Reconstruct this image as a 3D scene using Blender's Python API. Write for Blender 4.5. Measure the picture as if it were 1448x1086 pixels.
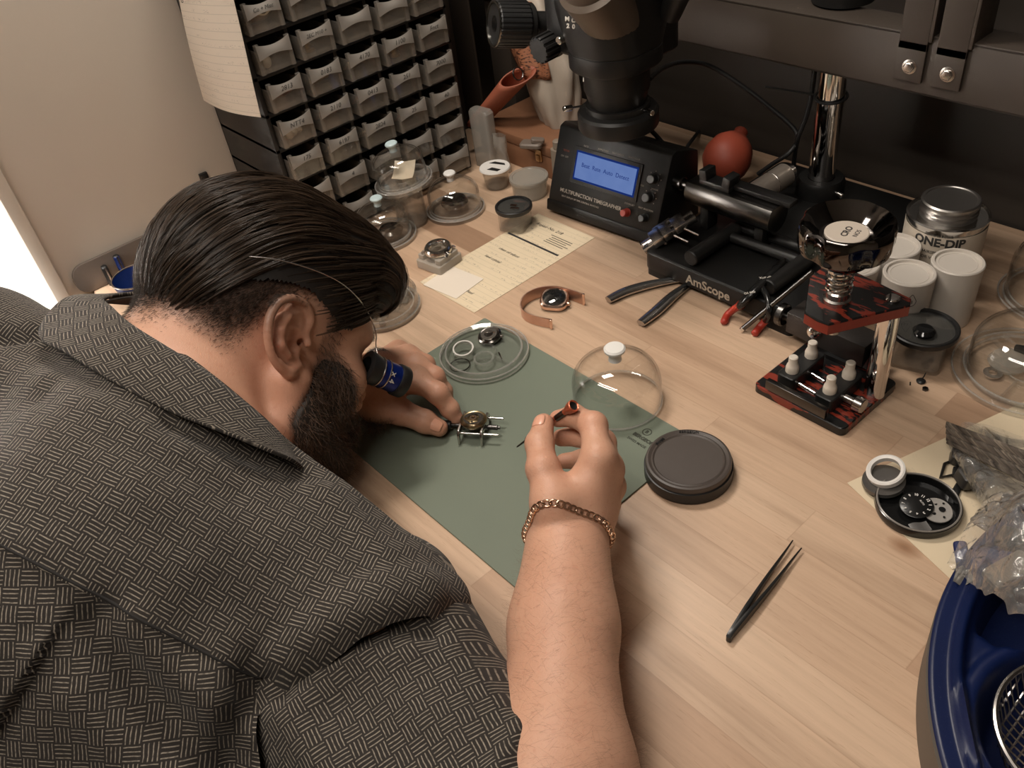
import bpy, bmesh, math, random
import numpy as np
from mathutils import Vector, Matrix, Euler

for _o in list(bpy.data.objects):
    bpy.data.objects.remove(_o)
SC = bpy.context.scene
COL = SC.collection
PI = math.pi
random.seed(7)
RNG = np.random.default_rng(11)
LIFT = 0.92            # bench top height above the floor; everything is modelled with the bench top at z = 0

# ------------------------------------------------------------------ camera
FPX = 1222.54
CAM = np.array([0.54046, -0.37088, 0.61])
ROT = np.array([[0.6657246824367297, 0.7366489778696729, -0.1189913047162757],
                [-0.4196372630383133, 0.5014497242404476, 0.7566060675998391],
                [0.6170212432844017, -0.4537581486461099, 0.6429528193211582]])
cam_d = bpy.data.cameras.new('camera')
cam_d.sensor_width = 36.0
cam_d.lens = 36.0 * FPX / 1448.0
cam_d.clip_start = 0.02
cam_o = bpy.data.objects.new('camera', cam_d)
COL.objects.link(cam_o)
M = Matrix([list(r) for r in ROT.T]).to_4x4()
M.translation = Vector(CAM) + Vector((0, 0, LIFT))
cam_o.matrix_world = M
SC.camera = cam_o

# ------------------------------------------------------------------ colour management and world
SC.view_settings.view_transform = 'Standard'
SC.view_settings.look = 'None'
SC.view_settings.exposure = -0.44
SC.view_settings.gamma = 1.0
SC.view_settings.use_curve_mapping = False
SC.cycles.use_denoising = True
SC.cycles.max_bounces = 10
SC.cycles.transparent_max_bounces = 40
SC.cycles.caustics_reflective = False
SC.cycles.caustics_refractive = False
W = bpy.data.worlds.new('world')
SC.world = W
W.use_nodes = True
W.node_tree.nodes['Background'].inputs[0].default_value = (1.0, 0.91, 0.82, 1)
W.node_tree.nodes['Background'].inputs[1].default_value = 0.05


def area(name, loc, target, sx, sy, power, col=(1, 0.915, 0.82), spread=180):
    d = bpy.data.lights.new(name, 'AREA')
    d.shape = 'RECTANGLE'
    d.size = sx
    d.size_y = sy
    d.energy = power
    d.color = col
    d.spread = math.radians(spread)
    o = bpy.data.objects.new(name, d)
    COL.objects.link(o)
    o.location = Vector(loc) + Vector((0, 0, LIFT))
    dirv = Vector(target) - Vector(loc)
    o.rotation_euler = dirv.to_track_quat('-Z', 'Y').to_euler()
    return o


# two long ceiling tubes running parallel to the bench, a bench lamp, and an added light that brightens the door
area('ceiling_tube_light', (0.15, -0.55, 1.35), (0.15, -0.1, 0), 1.2, 0.06, 9.0)
area('ceiling_tube_light', (0.15, -0.75, 1.35), (0.15, -0.1, 0), 1.2, 0.06, 9.0)
area('bench_lamp_light', (-0.30, 0.16, 1.05), (0.0, 0.05, 0), 0.30, 0.14, 9.0)
area('added_door_light', (-0.70, -0.60, 0.35), (-1.0, -0.35, -0.1), 0.3, 0.5, 30.0, (1, 0.95, 0.9), spread=80)  # added lamp, aimed at the door leaf to make it look bright


def ray(px, py):
    return ROT.T @ np.array([(px - 724) / FPX, -(py - 543) / FPX, -1.0])


def at(px, py, z=0.0):
    """world point at height z seen at photo pixel (px, py)"""
    d = ray(px, py)
    return Vector(CAM + d * ((z - CAM[2]) / d[2]))


def atD(px, py, D):
    return CAM + ray(px, py) * D


# ------------------------------------------------------------------ materials
class NT:
    """tiny node-tree helper"""
    def __init__(s, name):
        s.m = bpy.data.materials.new(name)
        s.m.use_nodes = True
        s.t = s.m.node_tree
        s.t.nodes.clear()
        s.out = s.t.nodes.new('ShaderNodeOutputMaterial')

    def n(s, typ, ins=None, **props):
        nd = s.t.nodes.new('ShaderNode' + typ)
        for k, v in props.items():
            setattr(nd, k, v)
        for k, v in (ins or {}).items():
            s.set(nd.inputs[k], v)
        return nd

    def set(s, sock, v):
        if isinstance(v, bpy.types.NodeSocket):
            s.t.links.new(v, sock)
        elif isinstance(v, (tuple, list)) and sock.type == 'RGBA' and len(v) == 3:
            sock.default_value = (*v, 1)
        else:
            sock.default_value = v

    def math(s, op, a, b=0.0, c=0.0):
        nd = s.n('Math', {0: a, 1: b, 2: c}, operation=op)
        return nd.outputs[0]

    def mix(s, f, a, b):
        nd = s.n('Mix', data_type='RGBA')
        s.set(nd.inputs[0], f)
        s.set(nd.inputs[6], a)
        s.set(nd.inputs[7], b)
        return nd.outputs[2]

    def ramp(s, f, stops):
        nd = s.n('ValToRGB', {0: f})
        cr = nd.color_ramp
        while len(cr.elements) < len(stops):
            cr.elements.new(0.5)
        for e, (p, c) in zip(cr.elements, stops):
            e.position = p
            e.color = (*c, 1) if len(c) == 3 else c
        return nd.outputs[0]

    def noise(s, vec, scale, detail=3, rough=0.5):
        nd = s.n('TexNoise', {'Scale': scale, 'Detail': detail, 'Roughness': rough})
        if vec is not None:
            s.set(nd.inputs['Vector'], vec)
        return nd.outputs[0]

    def obj(s):
        return s.n('TexCoord').outputs['Object']

    def uv(s):
        return s.n('TexCoord').outputs['UV']

    def mapping(s, vec, scale=(1, 1, 1), rot=(0, 0, 0), loc=(0, 0, 0)):
        return s.n('Mapping', {'Vector': vec, 'Scale': scale, 'Rotation': rot, 'Location': loc}).outputs[0]

    def bump(s, h, strength=0.3, dist=0.001):
        return s.n('Bump', {'Height': h, 'Strength': strength, 'Distance': dist}).outputs[0]

    def principled(s, **kw):
        nd = s.n('BsdfPrincipled')
        for k, v in kw.items():
            s.set(nd.inputs[k.replace('_', ' ')], v)
        s.t.links.new(nd.outputs[0], s.out.inputs[0])
        return nd

    def surf(s, sock):
        s.t.links.new(sock, s.out.inputs[0])


def srgb(r, g, b):
    f = lambda c: c / 12.92 if c <= 0.04045 else ((c + 0.055) / 1.055) ** 2.4
    return (f(r / 255), f(g / 255), f(b / 255))


MATS = {}


def plain(name, col, rough=0.5, metal=0.0, noise=0.0, scale=60, **kw):
    """a plain material with slight procedural variation of tone and gloss"""
    if name in MATS:
        return MATS[name]
    t = NT(name)
    c = col
    if noise:
        f = t.noise(t.obj(), scale, 4)
        c = t.mix(f, tuple(x * (1 - noise) for x in col), tuple(min(1, x * (1 + noise)) for x in col))
    t.principled(Base_Color=c, Roughness=rough, Metallic=metal, **kw)
    MATS[name] = t.m
    return t.m


def clear(name, tint=(0.985, 0.985, 0.98), edge=(0.55, 0.55, 0.5), haze=0.0, hazecol=(0.7, 0.68, 0.62), rough=0.03, refl=1.0):
    """thin clear glass or plastic: light goes straight through, the surface reflects by Fresnel, the rim absorbs more"""
    if name in MATS:
        return MATS[name]
    t = NT(name)
    lw5 = t.n('LayerWeight', {0: 0.5}).outputs['Facing']
    col = t.mix(t.math('POWER', lw5, 5.0), tint, edge)
    tr = t.n('BsdfTransparent', {0: col}).outputs[0]
    gl = t.n('BsdfGlossy', {0: (1, 1, 1), 'Roughness': rough}).outputs[0]
    fr = t.math('ADD', t.math('MULTIPLY', t.math('POWER', lw5, 5.0), 0.85), 0.036)
    s = tr
    if haze:
        df = t.n('BsdfDiffuse', {0: hazecol}).outputs[0]
        tl = t.n('BsdfTranslucent', {0: hazecol}).outputs[0]
        dd = t.n('MixShader', {0: 0.4, 1: df, 2: tl}).outputs[0]
        s = t.n('MixShader', {0: haze, 1: tr, 2: dd}).outputs[0]
    s = t.n('MixShader', {0: t.math('MINIMUM', t.math('MULTIPLY', fr, refl), 1.0), 1: s, 2: gl}).outputs[0]
    t.surf(s)
    MATS[name] = t.m
    return t.m


def wood_material():
    t = NT('butcher_block_maple')
    o = t.obj()
    sp = t.n('SeparateXYZ', {0: o})
    x, y = sp.outputs[0], sp.outputs[1]
    row = t.math('FLOOR', t.math('DIVIDE', t.math('ADD', y, 0.013), 0.0440))
    ro = t.n('TexWhiteNoise', {'W': t.math('ADD', row, 3.37)}, noise_dimensions='1D').outputs[0]
    ln = t.math('ADD', t.math('MULTIPLY', ro, 0.25), 0.33)
    u = t.math('DIVIDE', t.math('ADD', x, t.math('MULTIPLY', ro, 7.31)), ln)
    seg = t.math('FLOOR', u)
    cv = t.n('CombineXYZ', {0: row, 1: seg, 2: 0.0}).outputs[0]
    wn = t.n('TexWhiteNoise', {'Vector': cv}, noise_dimensions='3D')
    tone = wn.outputs[0]
    off = t.n('VectorMath', {0: o, 1: wn.outputs[1]}, operation='ADD').outputs[0]
    g1 = t.noise(t.mapping(off, (9, 210, 40)), 1.0, 6, 0.6)
    g2 = t.noise(t.mapping(off, (2.6, 34, 20)), 1.0, 4, 0.55)
    pores = t.noise(t.mapping(off, (60, 1100, 90)), 1.0, 2, 0.5)
    base = t.ramp(tone, [(0.0, srgb(163, 131, 106)), (0.16, srgb(193, 161, 134)), (0.5, srgb(204, 174, 147)),
                         (0.8, srgb(211, 182, 155)), (1.0, srgb(198, 167, 140))])
    fig = t.ramp(g2, [(0.30, (0.64, 0.60, 0.56)), (0.47, (0.93, 0.92, 0.91)), (0.75, (1.05, 1.05, 1.04))])
    c = t.n('Mix', {0: 0.75, 6: base, 7: fig}, data_type='RGBA', blend_type='MULTIPLY').outputs[2]
    fine = t.ramp(g1, [(0.25, (0.80, 0.78, 0.76)), (0.6, (1.03, 1.03, 1.03))])
    c = t.n('Mix', {0: 0.55, 6: c, 7: fine}, data_type='RGBA', blend_type='MULTIPLY').outputs[2]
    pr = t.ramp(pores, [(0.27, (0.72, 0.66, 0.6)), (0.36, (1, 1, 1))])
    c = t.n('Mix', {0: 0.6, 6: c, 7: pr}, data_type='RGBA', blend_type='MULTIPLY').outputs[2]
    # knots and streaks
    kn = t.n('TexVoronoi', {'Vector': t.mapping(o, (5.2, 8.5, 1)), 'Scale': 1.0, 'Randomness': 1.0}, feature='F1').outputs[0]
    kk = t.ramp(kn, [(0.0, (0.25, 0.16, 0.11)), (0.03, (0.55, 0.42, 0.33)), (0.09, (1, 1, 1))])
    c = t.n('Mix', {0: 0.8, 6: c, 7: kk}, data_type='RGBA', blend_type='MULTIPLY').outputs[2]
    # glue lines
    fy = t.math('FRACT', t.math('DIVIDE', t.math('ADD', y, 0.013), 0.0440))
    fx = t.math('FRACT', u)
    ey = t.math('LESS_THAN', t.math('MINIMUM', fy, t.math('SUBTRACT', 1.0, fy)), 0.010)
    ex = t.math('LESS_THAN', t.math('MINIMUM', fx, t.math('SUBTRACT', 1.0, fx)), 0.0012)
    line = t.math('MULTIPLY', t.math('MAXIMUM', ey, ex), 0.22)
    c = t.mix(line, c, srgb(140, 106, 80))
    rg = t.n('MapRange', {0: g1, 3: 0.36, 4: 0.52}).outputs[0]
    t.principled(Base_Color=c, Roughness=rg, Normal=t.bump(g1, 0.08, 0.0006), Specular_IOR_Level=0.4)
    return t.m


# ------------------------------------------------------------------ mesh builder
class MB:
    def __init__(s):
        s.v = []
        s.f = []
        s.uvs = None

    def add(s, verts, faces, m=None):
        k = len(s.v)
        if m is not None:
            verts = [m @ Vector(p) for p in verts]
        s.v.extend(tuple(p) for p in verts)
        s.f.extend(tuple(i + k for i in f) for f in faces)
        return s

    def box(s, c, size, rot=(0, 0, 0), taper=(1, 1)):
        a, b, h = (q / 2 for q in size)
        tx, ty = taper
        vs = [(-a, -b, -h), (a, -b, -h), (a, b, -h), (-a, b, -h), (-a * tx, -b * ty, h), (a * tx, -b * ty, h), (a * tx, b * ty, h), (-a * tx, b * ty, h)]
        fs = [(0, 3, 2, 1), (4, 5, 6, 7), (0, 1, 5, 4), (1, 2, 6, 5), (2, 3, 7, 6), (3, 0, 4, 7)]
        m = Matrix.Translation(Vector(c)) @ Euler(rot).to_matrix().to_4x4()
        return s.add(vs, fs, m)

    def rbox(s, c, size, r, rot=(0, 0, 0), n=5, er=0.0):
        """box with rounded vertical corners and an optional edge chamfer er"""
        a, b, h = (q / 2 for q in size)
        ol = rounded_rect(a, b, r, n)
        m = Matrix.Translation(Vector(c)) @ Euler(rot).to_matrix().to_4x4()
        if er:
            sc = lambda e: rounded_rect(a - e, b - e, max(r - e, 1e-5), n)
            return s.loft([(sc(er), -h), (ol, -h + er), (ol, h - er), (sc(er), h)], m)
        return s.loft([(ol, -h), (ol, h)], m)

    def loft(s, rings, m=None, caps=True):
        n = len(rings[0][0])
        vs = [(p[0], p[1], z) for ol, z in rings for p in ol]
        fs = []
        for k in range(len(rings) - 1):
            for i in range(n):
                j = (i + 1) % n
                fs.append((k * n + i, k * n + j, (k + 1) * n + j, (k + 1) * n + i))
        if caps:
            fs.append(tuple(range(n - 1, -1, -1)))
            fs.append(tuple((len(rings) - 1) * n + i for i in range(n)))
        return s.add(vs, fs, m)

    def prism(s, outline, z0, z1, m=None):
        return s.loft([(outline, z0), (outline, z1)], m)

    def lathe(s, prof, n=40, m=None, closed=False):
        """profile of (r, z); r = 0 ends are closed by a pole"""
        vs, fs, rows = [], [], []
        for r, z in prof:
            if r < 1e-7:
                rows.append([len(vs)])
                vs.append((0, 0, z))
            else:
                rows.append(list(range(len(vs), len(vs) + n)))
                vs.extend((r * math.cos(2 * PI * i / n), r * math.sin(2 * PI * i / n), z) for i in range(n))
        pairs = list(zip(rows, rows[1:]))
        if closed:
            pairs.append((rows[-1], rows[0]))
        for a, b in pairs:
            for i in range(n):
                j = (i + 1) % n
                if len(a) == 1 and len(b) == 1:
                    continue
                if len(a) == 1:
                    fs.append((a[0], b[j], b[i]))
                elif len(b) == 1:
                    fs.append((a[i], a[j], b[0]))
                else:
                    fs.append((a[i], a[j], b[j], b[i]))
        return s.add(vs, fs, m)

    def cyl(s, p0, p1, r0, r1=None, n=24, ch=0.0):
        r1 = r0 if r1 is None else r1
        p0, p1 = Vector(p0), Vector(p1)
        L = (p1 - p0).length
        m = Matrix.Translation(p0) @ (p1 - p0).to_track_quat('Z', 'Y').to_matrix().to_4x4()
        if ch:
            pr = [(0, 0), (r0 - ch, 0), (r0, ch), (r1, L - ch), (r1 - ch, L), (0, L)]
        else:
            pr = [(0, 0), (r0, 0), (r1, L), (0, L)]
        return s.lathe(pr, n, m)

    def rev(s, p0, axis, prof, n=32):
        m = Matrix.Translation(Vector(p0)) @ Vector(axis).to_track_quat('Z', 'Y').to_matrix().to_4x4()
        return s.lathe(prof, n, m)

    def tube(s, pts, r, n=8, closed=False, flat=1.0, up=None):
        pts = [Vector(p) for p in pts]
        k = len(pts)
        rs = r if isinstance(r, (list, tuple)) else [r] * k
        vs, fs = [], []
        prevn = None
        for i, p in enumerate(pts):
            if closed:
                tg = pts[(i + 1) % k] - pts[i - 1]
            else:
                tg = pts[min(i + 1, k - 1)] - pts[max(i - 1, 0)]
            tg.normalize()
            if prevn is None:
                a = Vector(up) if up else (Vector((0, 0, 1)) if abs(tg.z) < 0.9 else Vector((1, 0, 0)))
            else:
                a = prevn
            nn = (a - tg * a.dot(tg)).normalized()
            bb = tg.cross(nn)
            prevn = nn
            for q in range(n):
                an = 2 * PI * q / n
                vs.append(p + nn * (math.cos(an) * rs[i] * flat) + bb * (math.sin(an) * rs[i]))
        for i in range(k if closed else k - 1):
            i2 = (i + 1) % k
            for q in range(n):
                q2 = (q + 1) % n
                fs.append((i * n + q, i * n + q2, i2 * n + q2, i2 * n + q))
        if not closed:
            fs.append(tuple(range(n - 1, -1, -1)))
            fs.append(tuple((k - 1) * n + q for q in range(n)))
        return s.add(vs, fs)

    def ring(s, c, R, r, n=36, q=8, m=None, flat=1.0):
        pts = [Vector((R * math.cos(2 * PI * i / n), R * math.sin(2 * PI * i / n), 0)) for i in range(n)]
        if m is not None:
            pts = [m @ p for p in pts]
        return s.tube([p + Vector(c) for p in pts], r, q, closed=True, flat=flat)

    def ball(s, c, r, n=20, k=12, rot=(0, 0, 0)):
        r = (r, r, r) if isinstance(r, (int, float)) else r
        m = Matrix.Translation(Vector(c)) @ Euler(rot).to_matrix().to_4x4() @ Matrix.Diagonal((*r, 1))
        return s.lathe([(math.sin(PI * i / k), -math.cos(PI * i / k)) for i in range(k + 1)], n, m)

    def grid(s, fn, nu, nv, thick=0.0, closed_u=False):
        """sheet from fn(u,v), with thickness along its normals"""
        P = [[Vector(fn(i / nu, j / nv)) for j in range(nv + 1)] for i in range(nu + 1)]
        vs = [p for row in P for p in row]
        idx = lambda i, j: i * (nv + 1) + j
        fs = [(idx(i, j), idx(i + 1, j), idx(i + 1, j + 1), idx(i, j + 1)) for i in range(nu) for j in range(nv)]
        if thick:
            k = len(vs)
            ns = [Vector() for _ in vs]
            for f in fs:
                nn = (vs[f[1]] - vs[f[0]]).cross(vs[f[3]] - vs[f[0]])
                for q in f:
                    ns[q] += nn
            lo = [p - n_.normalized() * thick for p, n_ in zip(vs, ns)]
            f2 = [tuple(i + k for i in reversed(f)) for f in fs]
            rim = [idx(i, 0) for i in range(nu + 1)] + [idx(nu, j) for j in range(1, nv + 1)] + [idx(i, nv) for i in range(nu - 1, -1, -1)] + [idx(0, j) for j in range(nv - 1, 0, -1)]
            f3 = [(b, a, a + k, b + k) for a, b in zip(rim, rim[1:] + rim[:1])]
            vs = vs + lo
            fs = fs + f2 + f3
        return s.add(vs, fs)

    def build(s, name, mat, parent=None, smooth=35, bevel=0.0, seg=2, loc=None, rot=None):
        me = bpy.data.meshes.new(name)
        me.from_pydata(s.v, [], s.f)
        bm = bmesh.new()
        bm.from_mesh(me)
        bmesh.ops.recalc_face_normals(bm, faces=bm.faces)
        if bevel:
            ed = [e for e in bm.edges if len(e.link_faces) == 2 and e.calc_face_angle(0) > 0.6]
            bmesh.ops.bevel(bm, geom=ed, offset=bevel, segments=seg, affect='EDGES', profile=0.5, clamp_overlap=True)
        bm.to_mesh(me)
        bm.free()
        if smooth:
            me.shade_smooth()
            me.set_sharp_from_angle(angle=math.radians(smooth))
        me.materials.append(mat)
        o = bpy.data.objects.new(name, me)
        COL.objects.link(o)
        if parent is not None:
            o.parent = parent
        if loc is not None:
            o.location = loc
        if rot is not None:
            o.rotation_euler = rot
        return o


def rounded_rect(a, b, r, n=5):
    r = min(r, a, b)
    out = []
    for cx, cy, a0 in ((a - r, b - r, 0), (-a + r, b - r, PI / 2), (-a + r, -b + r, PI), (a - r, -b + r, 1.5 * PI)):
        for i in range(n + 1):
            an = a0 + PI / 2 * i / n
            out.append((cx + r * math.cos(an), cy + r * math.sin(an)))
    return out


def circle(r, n=32, c=(0, 0)):
    return [(c[0] + r * math.cos(2 * PI * i / n), c[1] + r * math.sin(2 * PI * i / n)) for i in range(n)]


def thing(name, label, cat, loc=(0, 0, 0), rz=0.0, group=None, rot=None):
    o = bpy.data.objects.new(name, None)
    COL.objects.link(o)
    o.empty_display_size = 0.02
    o.location = loc
    o.rotation_euler = rot if rot is not None else (0, 0, rz)
    tag(o, label, cat, group)
    return o


def tag(o, label, cat, group=None, kind=None):
    o['label'] = label
    o['category'] = cat
    if group:
        o['group'] = group
    if kind:
        o['kind'] = kind
    return o


def struct(o):
    o['kind'] = 'structure'
    return o


def part_label(o, label):
    o['label'] = label
    return o


def text(name, body, size, mat, parent=None, loc=(0, 0, 0), rot=(0, 0, 0), align='CENTER', depth=0.00015, shear=0.0, spacing=1.0, bold=0.0):
    cu = bpy.data.curves.new(name, 'FONT')
    cu.body = body
    cu.size = size
    cu.align_x = align
    cu.align_y = 'CENTER'
    cu.extrude = depth
    cu.shear = shear
    cu.space_character = spacing
    cu.offset = bold
    cu.resolution_u = 3
    tmp = bpy.data.objects.new(name + '_tmp', cu)
    COL.objects.link(tmp)
    dg = bpy.context.evaluated_depsgraph_get()
    me = bpy.data.meshes.new_from_object(tmp.evaluated_get(dg))
    bpy.data.objects.remove(tmp)
    bpy.data.curves.remove(cu)
    me.name = name
    me.materials.clear()
    me.materials.append(mat)
    o = bpy.data.objects.new(name, me)
    COL.objects.link(o)
    if parent is not None:
        o.parent = parent
    o.location = loc
    o.rotation_euler = rot
    return o


def copy_tree(o, parent=None):
    c = o.copy()
    COL.objects.link(c)
    c.parent = parent
    for ch in o.children:
        copy_tree(ch, c)
    return c


WOOD = wood_material()
BLACK = plain('black_plastic', (0.010, 0.010, 0.010), 0.42, noise=0.15, scale=300)
BLACKM = plain('black_powder_coat', (0.007, 0.0068, 0.0065), 0.40, noise=0.1, scale=500, Specular_IOR_Level=0.3)
DARKM = plain('dark_gunmetal', (0.10, 0.095, 0.09), 0.28, 1.0, 0.1, 120)
STEEL = plain('brushed_steel', (0.55, 0.52, 0.49), 0.25, 1.0, 0.08, 300)
CHROME = plain('polished_chrome', (0.75, 0.73, 0.71), 0.06, 1.0)
WHITEP = plain('white_plastic', (0.75, 0.72, 0.68), 0.4, noise=0.03)
INK = plain('dark_ink', (0.03, 0.028, 0.026), 0.7)
PRINT = plain('white_print', (0.62, 0.58, 0.52), 0.6)
GLASS = clear('clear_glass')
CLEARP = clear('clear_plastic', (0.975, 0.97, 0.96), (0.45, 0.43, 0.4), haze=0.10)
RIM_GLINT = clear('glass_rim_glint', (0.97, 0.97, 0.95), (0.45, 0.44, 0.42), haze=0.26, hazecol=(0.95, 0.93, 0.9), refl=3.0)  # pale haze in the colour stands for highlights along glass edges
FROST = clear('frosted_plastic', (0.93, 0.92, 0.9), (0.6, 0.58, 0.55), haze=0.35, rough=0.2)
GOLD = plain('rose_gold', (0.74, 0.52, 0.41), 0.25, 1.0, 0.05, 300)
GREYSTEEL = plain('grey_painted_steel', srgb(60, 52, 45), 0.55, 0.0, 0.06, 30)
# ================================================================== setting
def wall_mat():
    t = NT('painted_wall')
    o = t.obj()
    c = t.mix(t.noise(o, 6, 3), srgb(178, 166, 152), srgb(186, 174, 160))
    t.principled(Base_Color=c, Roughness=0.75, Normal=t.bump(t.noise(o, 220, 3), 0.08, 0.001))
    return t.m


def carpet_mat():
    t = NT('floor_vinyl')
    o = t.obj()
    c = t.mix(t.noise(o, 25, 4), srgb(110, 98, 88), srgb(128, 116, 104))
    t.principled(Base_Color=c, Roughness=0.6)
    return t.m


WALLM = wall_mat()
PANELM = plain('dark_steel_panel', srgb(48, 43, 38), 0.55, 0.0, 0.08, 20)
TRIMM = plain('white_trim_paint', srgb(186, 174, 160), 0.45, noise=0.02)
DOORM = plain('white_door_paint', (0.85, 0.83, 0.80), 0.5, noise=0.02)
struct(MB().box((0.75, -0.80, -0.935), (3.4, 3.2, 0.03)).build('floor', carpet_mat()))
struct(MB().box((-0.70, 0.2230, 0.2), (0.08, 0.884, 2.6)).build('wall_left', WALLM))
struct(MB().box((0.82, 0.705, 0.2), (3.12, 0.08, 2.6)).build('wall_back', PANELM))
struct(MB().box((-0.690, -0.228, 0.2), (0.09, 0.018, 2.24)).box((-0.656, -0.226, 0.2), (0.010, 0.012, 2.24)).build('trim_1', TRIMM, bevel=0.002))
struct(MB().box((0.82, -0.80, 1.50), (3.2, 3.1, 0.04)).build('ceiling', plain('white_ceiling_paint', srgb(206, 200, 190), 0.8, noise=0.02)))
struct(MB().box((2.34, -0.80, 0.2), (0.08, 3.1, 2.6)).build('wall_right', WALLM))
struct(MB().box((0.82, -2.34, 0.2), (3.2, 0.08, 2.6)).build('wall_rear', WALLM))
struct(MB().box((-0.70, -1.75, 0.2), (0.08, 1.2, 2.6)).build('wall_left_beyond_door', WALLM))
d1 = struct(MB().box((-0.80, -0.66, 0.12), (0.04, 1.00, 2.08)).build('door_1', DOORM, bevel=0.003))
MB().rbox((-0.773, -0.45, 0.05), (0.02, 0.16, 0.03), 0.006).build('door_handle', STEEL, d1)

# steel side panel behind the cabinet, with punched holes
sp = MB()
sp.box((-0.656, 0.378, 0.35), (0.006, 0.57, 0.70))
panel = sp.build('steel_side_panel', PANELM, bevel=0.0012)
tag(panel, 'dark grey steel side panel standing against the pale wall behind the drawer cabinet', 'panel')
up = MB()
OUT = []
up.box((-0.605, 0.43, 0.35), (0.004, 0.075, 0.70))
up.box((-0.58, 0.4655, 0.35), (0.05, 0.004, 0.70))
upr = thing('shelf_upright', 'grey steel shelf upright with punched holes beside the drawer cabinet', 'upright')
up.build('post', GREYSTEEL, upr, bevel=0.001)
for z in (0.10, 0.17, 0.24, 0.31, 0.38):
    MB().cyl((-0.6032, 0.425, z), (-0.6026, 0.425, z), 0.005, n=16).build('hole', BLACK, upr)

# bench
wb = thing('workbench', 'pale butcher block workbench with a worn maple top under everything', 'workbench', (0, 0, 0))
MB().box((0.30, 0.2365, -0.02), (1.91, 0.849, 0.04)).build('tabletop', WOOD, wb, bevel=0.003)
for x in (-0.60, 1.20):
    for y in (-0.16, 0.60):
        MB().box((x, y, -0.48), (0.06, 0.06, 0.88)).build('leg', GREYSTEEL, wb, bevel=0.003)

# steel beam of the riser shelf, its bracket straps and bolts
bm_t = thing('shelf_beam', 'long grey brown steel channel beam running along the back of the bench', 'shelf beam')
b = MB()
b.box((0.40, 0.502, 0.239), (2.0, 0.004, 0.060))
b.box((0.40, 0.522, 0.2675), (2.0, 0.044, 0.004))
b.box((0.40, 0.522, 0.2105), (2.0, 0.044, 0.003))
b.build('channel', GREYSTEEL, bm_t, bevel=0.0008)
for x in (-0.55, 1.3):
    MB().box((x, 0.535, 0.12), (0.05, 0.05, 0.24)).build('support_leg', GREYSTEEL, bm_t, bevel=0.002)


def strap(x0, w, label):
    t = thing('bracket_strap', label, 'bracket', (x0, 0.4985, 0.224), group=None)
    s = MB()
    s.box((w / 2, -0.001, 0.018), (w, 0.003, 0.040))
    s.box((w / 2, -0.0005, 0.26), (w, 0.004, 0.46))
    s.box((w + 0.0015, 0.018, 0.265), (0.004, 0.040, 0.45))
    s.build('strap', GREYSTEEL, t, bevel=0.0006)
    h = MB()
    h.lathe([(0, 0), (0.0058, 0), (0.0058, 0.003), (0.0048, 0.0042), (0, 0.0042)], 6, Matrix.Translation((w * 0.52, -0.0022, 0.013)) @ Matrix.Rotation(PI / 2, 4, 'X'))
    h.lathe([(0, 0), (0.0078, 0), (0.0078, 0.001), (0, 0.001)], 24, Matrix.Translation((w * 0.52, -0.0022, 0.013)) @ Matrix.Rotation(PI / 2, 4, 'X'))
    part_label(h.build('bolt', STEEL, t, bevel=0.0004), 'shiny hex bolt')
    return t


strap(0.112, 0.030, 'grey steel strap bolted to the beam, the one nearer the chrome post')
strap(0.152, 0.030, 'grey steel strap bolted to the beam, the one farther from the chrome post')

# ------------------------------------------------------------------ drawer cabinet
CY0, CY1, CX0, CX1, CZ = 0.066, 0.373, -0.648, -0.487, 0.448
COLS = [0.0985 + 0.0594 * i for i in range(5)]
ROWS = [0.0295 + 0.0478 * i for i in range(9)]
cab = thing('drawer_cabinet', 'black plastic cabinet of small clear drawers standing against the side wall', 'drawer cabinet', (CX1, CY0, 0))
b = MB()
dep = CX1 - CX0
wid = CY1 - CY0
b.box((-dep + 0.002, wid / 2, CZ / 2), (0.004, wid, CZ))
for y in (0.003, wid - 0.003):
    b.box((-dep / 2, y, CZ / 2), (dep, 0.006, CZ))
for i in range(4):
    b.box((-dep / 2 - 0.002, (COLS[i] + COLS[i + 1]) / 2 - CY0, CZ / 2), (dep - 0.004, 0.0050, CZ))
for i in range(10):
    z = ROWS[0] - 0.0478 / 2 + 0.0478 * i
    b.box((-dep / 2, wid / 2, max(z, 0.003)), (dep, wid, 0.0055))
b.build('body', BLACK, cab, bevel=0.0008)
DRAW = clear('drawer_plastic', (0.88, 0.86, 0.82), (0.62, 0.58, 0.53), haze=0.20, hazecol=(0.66, 0.61, 0.55), rough=0.12)
PULL = clear('drawer_pull_plastic', (0.75, 0.72, 0.68), (0.6, 0.56, 0.5), haze=0.55, hazecol=(0.58, 0.54, 0.49), rough=0.2)


def drawer_mesh():
    w, h, d = 0.0490, 0.0365, 0.118
    m = MB()
    th = 0.0014
    m.box((-d / 2 + 0.012, 0, -h / 2 + th / 2), (d, w, th))
    for s in (-1, 1):
        m.box((-d / 2 + 0.012, s * (w / 2 - th / 2), -0.004), (d, th, h - 0.008))
        m.rbox((0.013, s * (w / 2 - 0.0030), 0.0), (0.005, 0.0060, h), 0.0012)
    m.box((-d + 0.013, 0, -0.004), (th, w, h - 0.008))
    m.grid(lambda u, v: (0.0125 + 0.0018 * math.cos((u - .5) * PI), (u - 0.5) * w, -h / 2 + v * h * 0.62), 8, 3, 0.0013)
    return m


def pull_mesh():
    w, h = 0.0460, 0.0365

    def fn(u, v):
        top = h / 2 - 0.0050 * math.sin(PI * u)
        bot = -0.0005 + 0.0042 * math.sin(PI * u)
        return (0.0168 + 0.0015 * math.cos((u - .5) * PI) - 0.004 * v * v * math.sin(PI * u), (u - 0.5) * w, bot + (top - bot) * v)
    m = MB()
    m.grid(fn, 16, 6, 0.0016)
    return m


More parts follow.
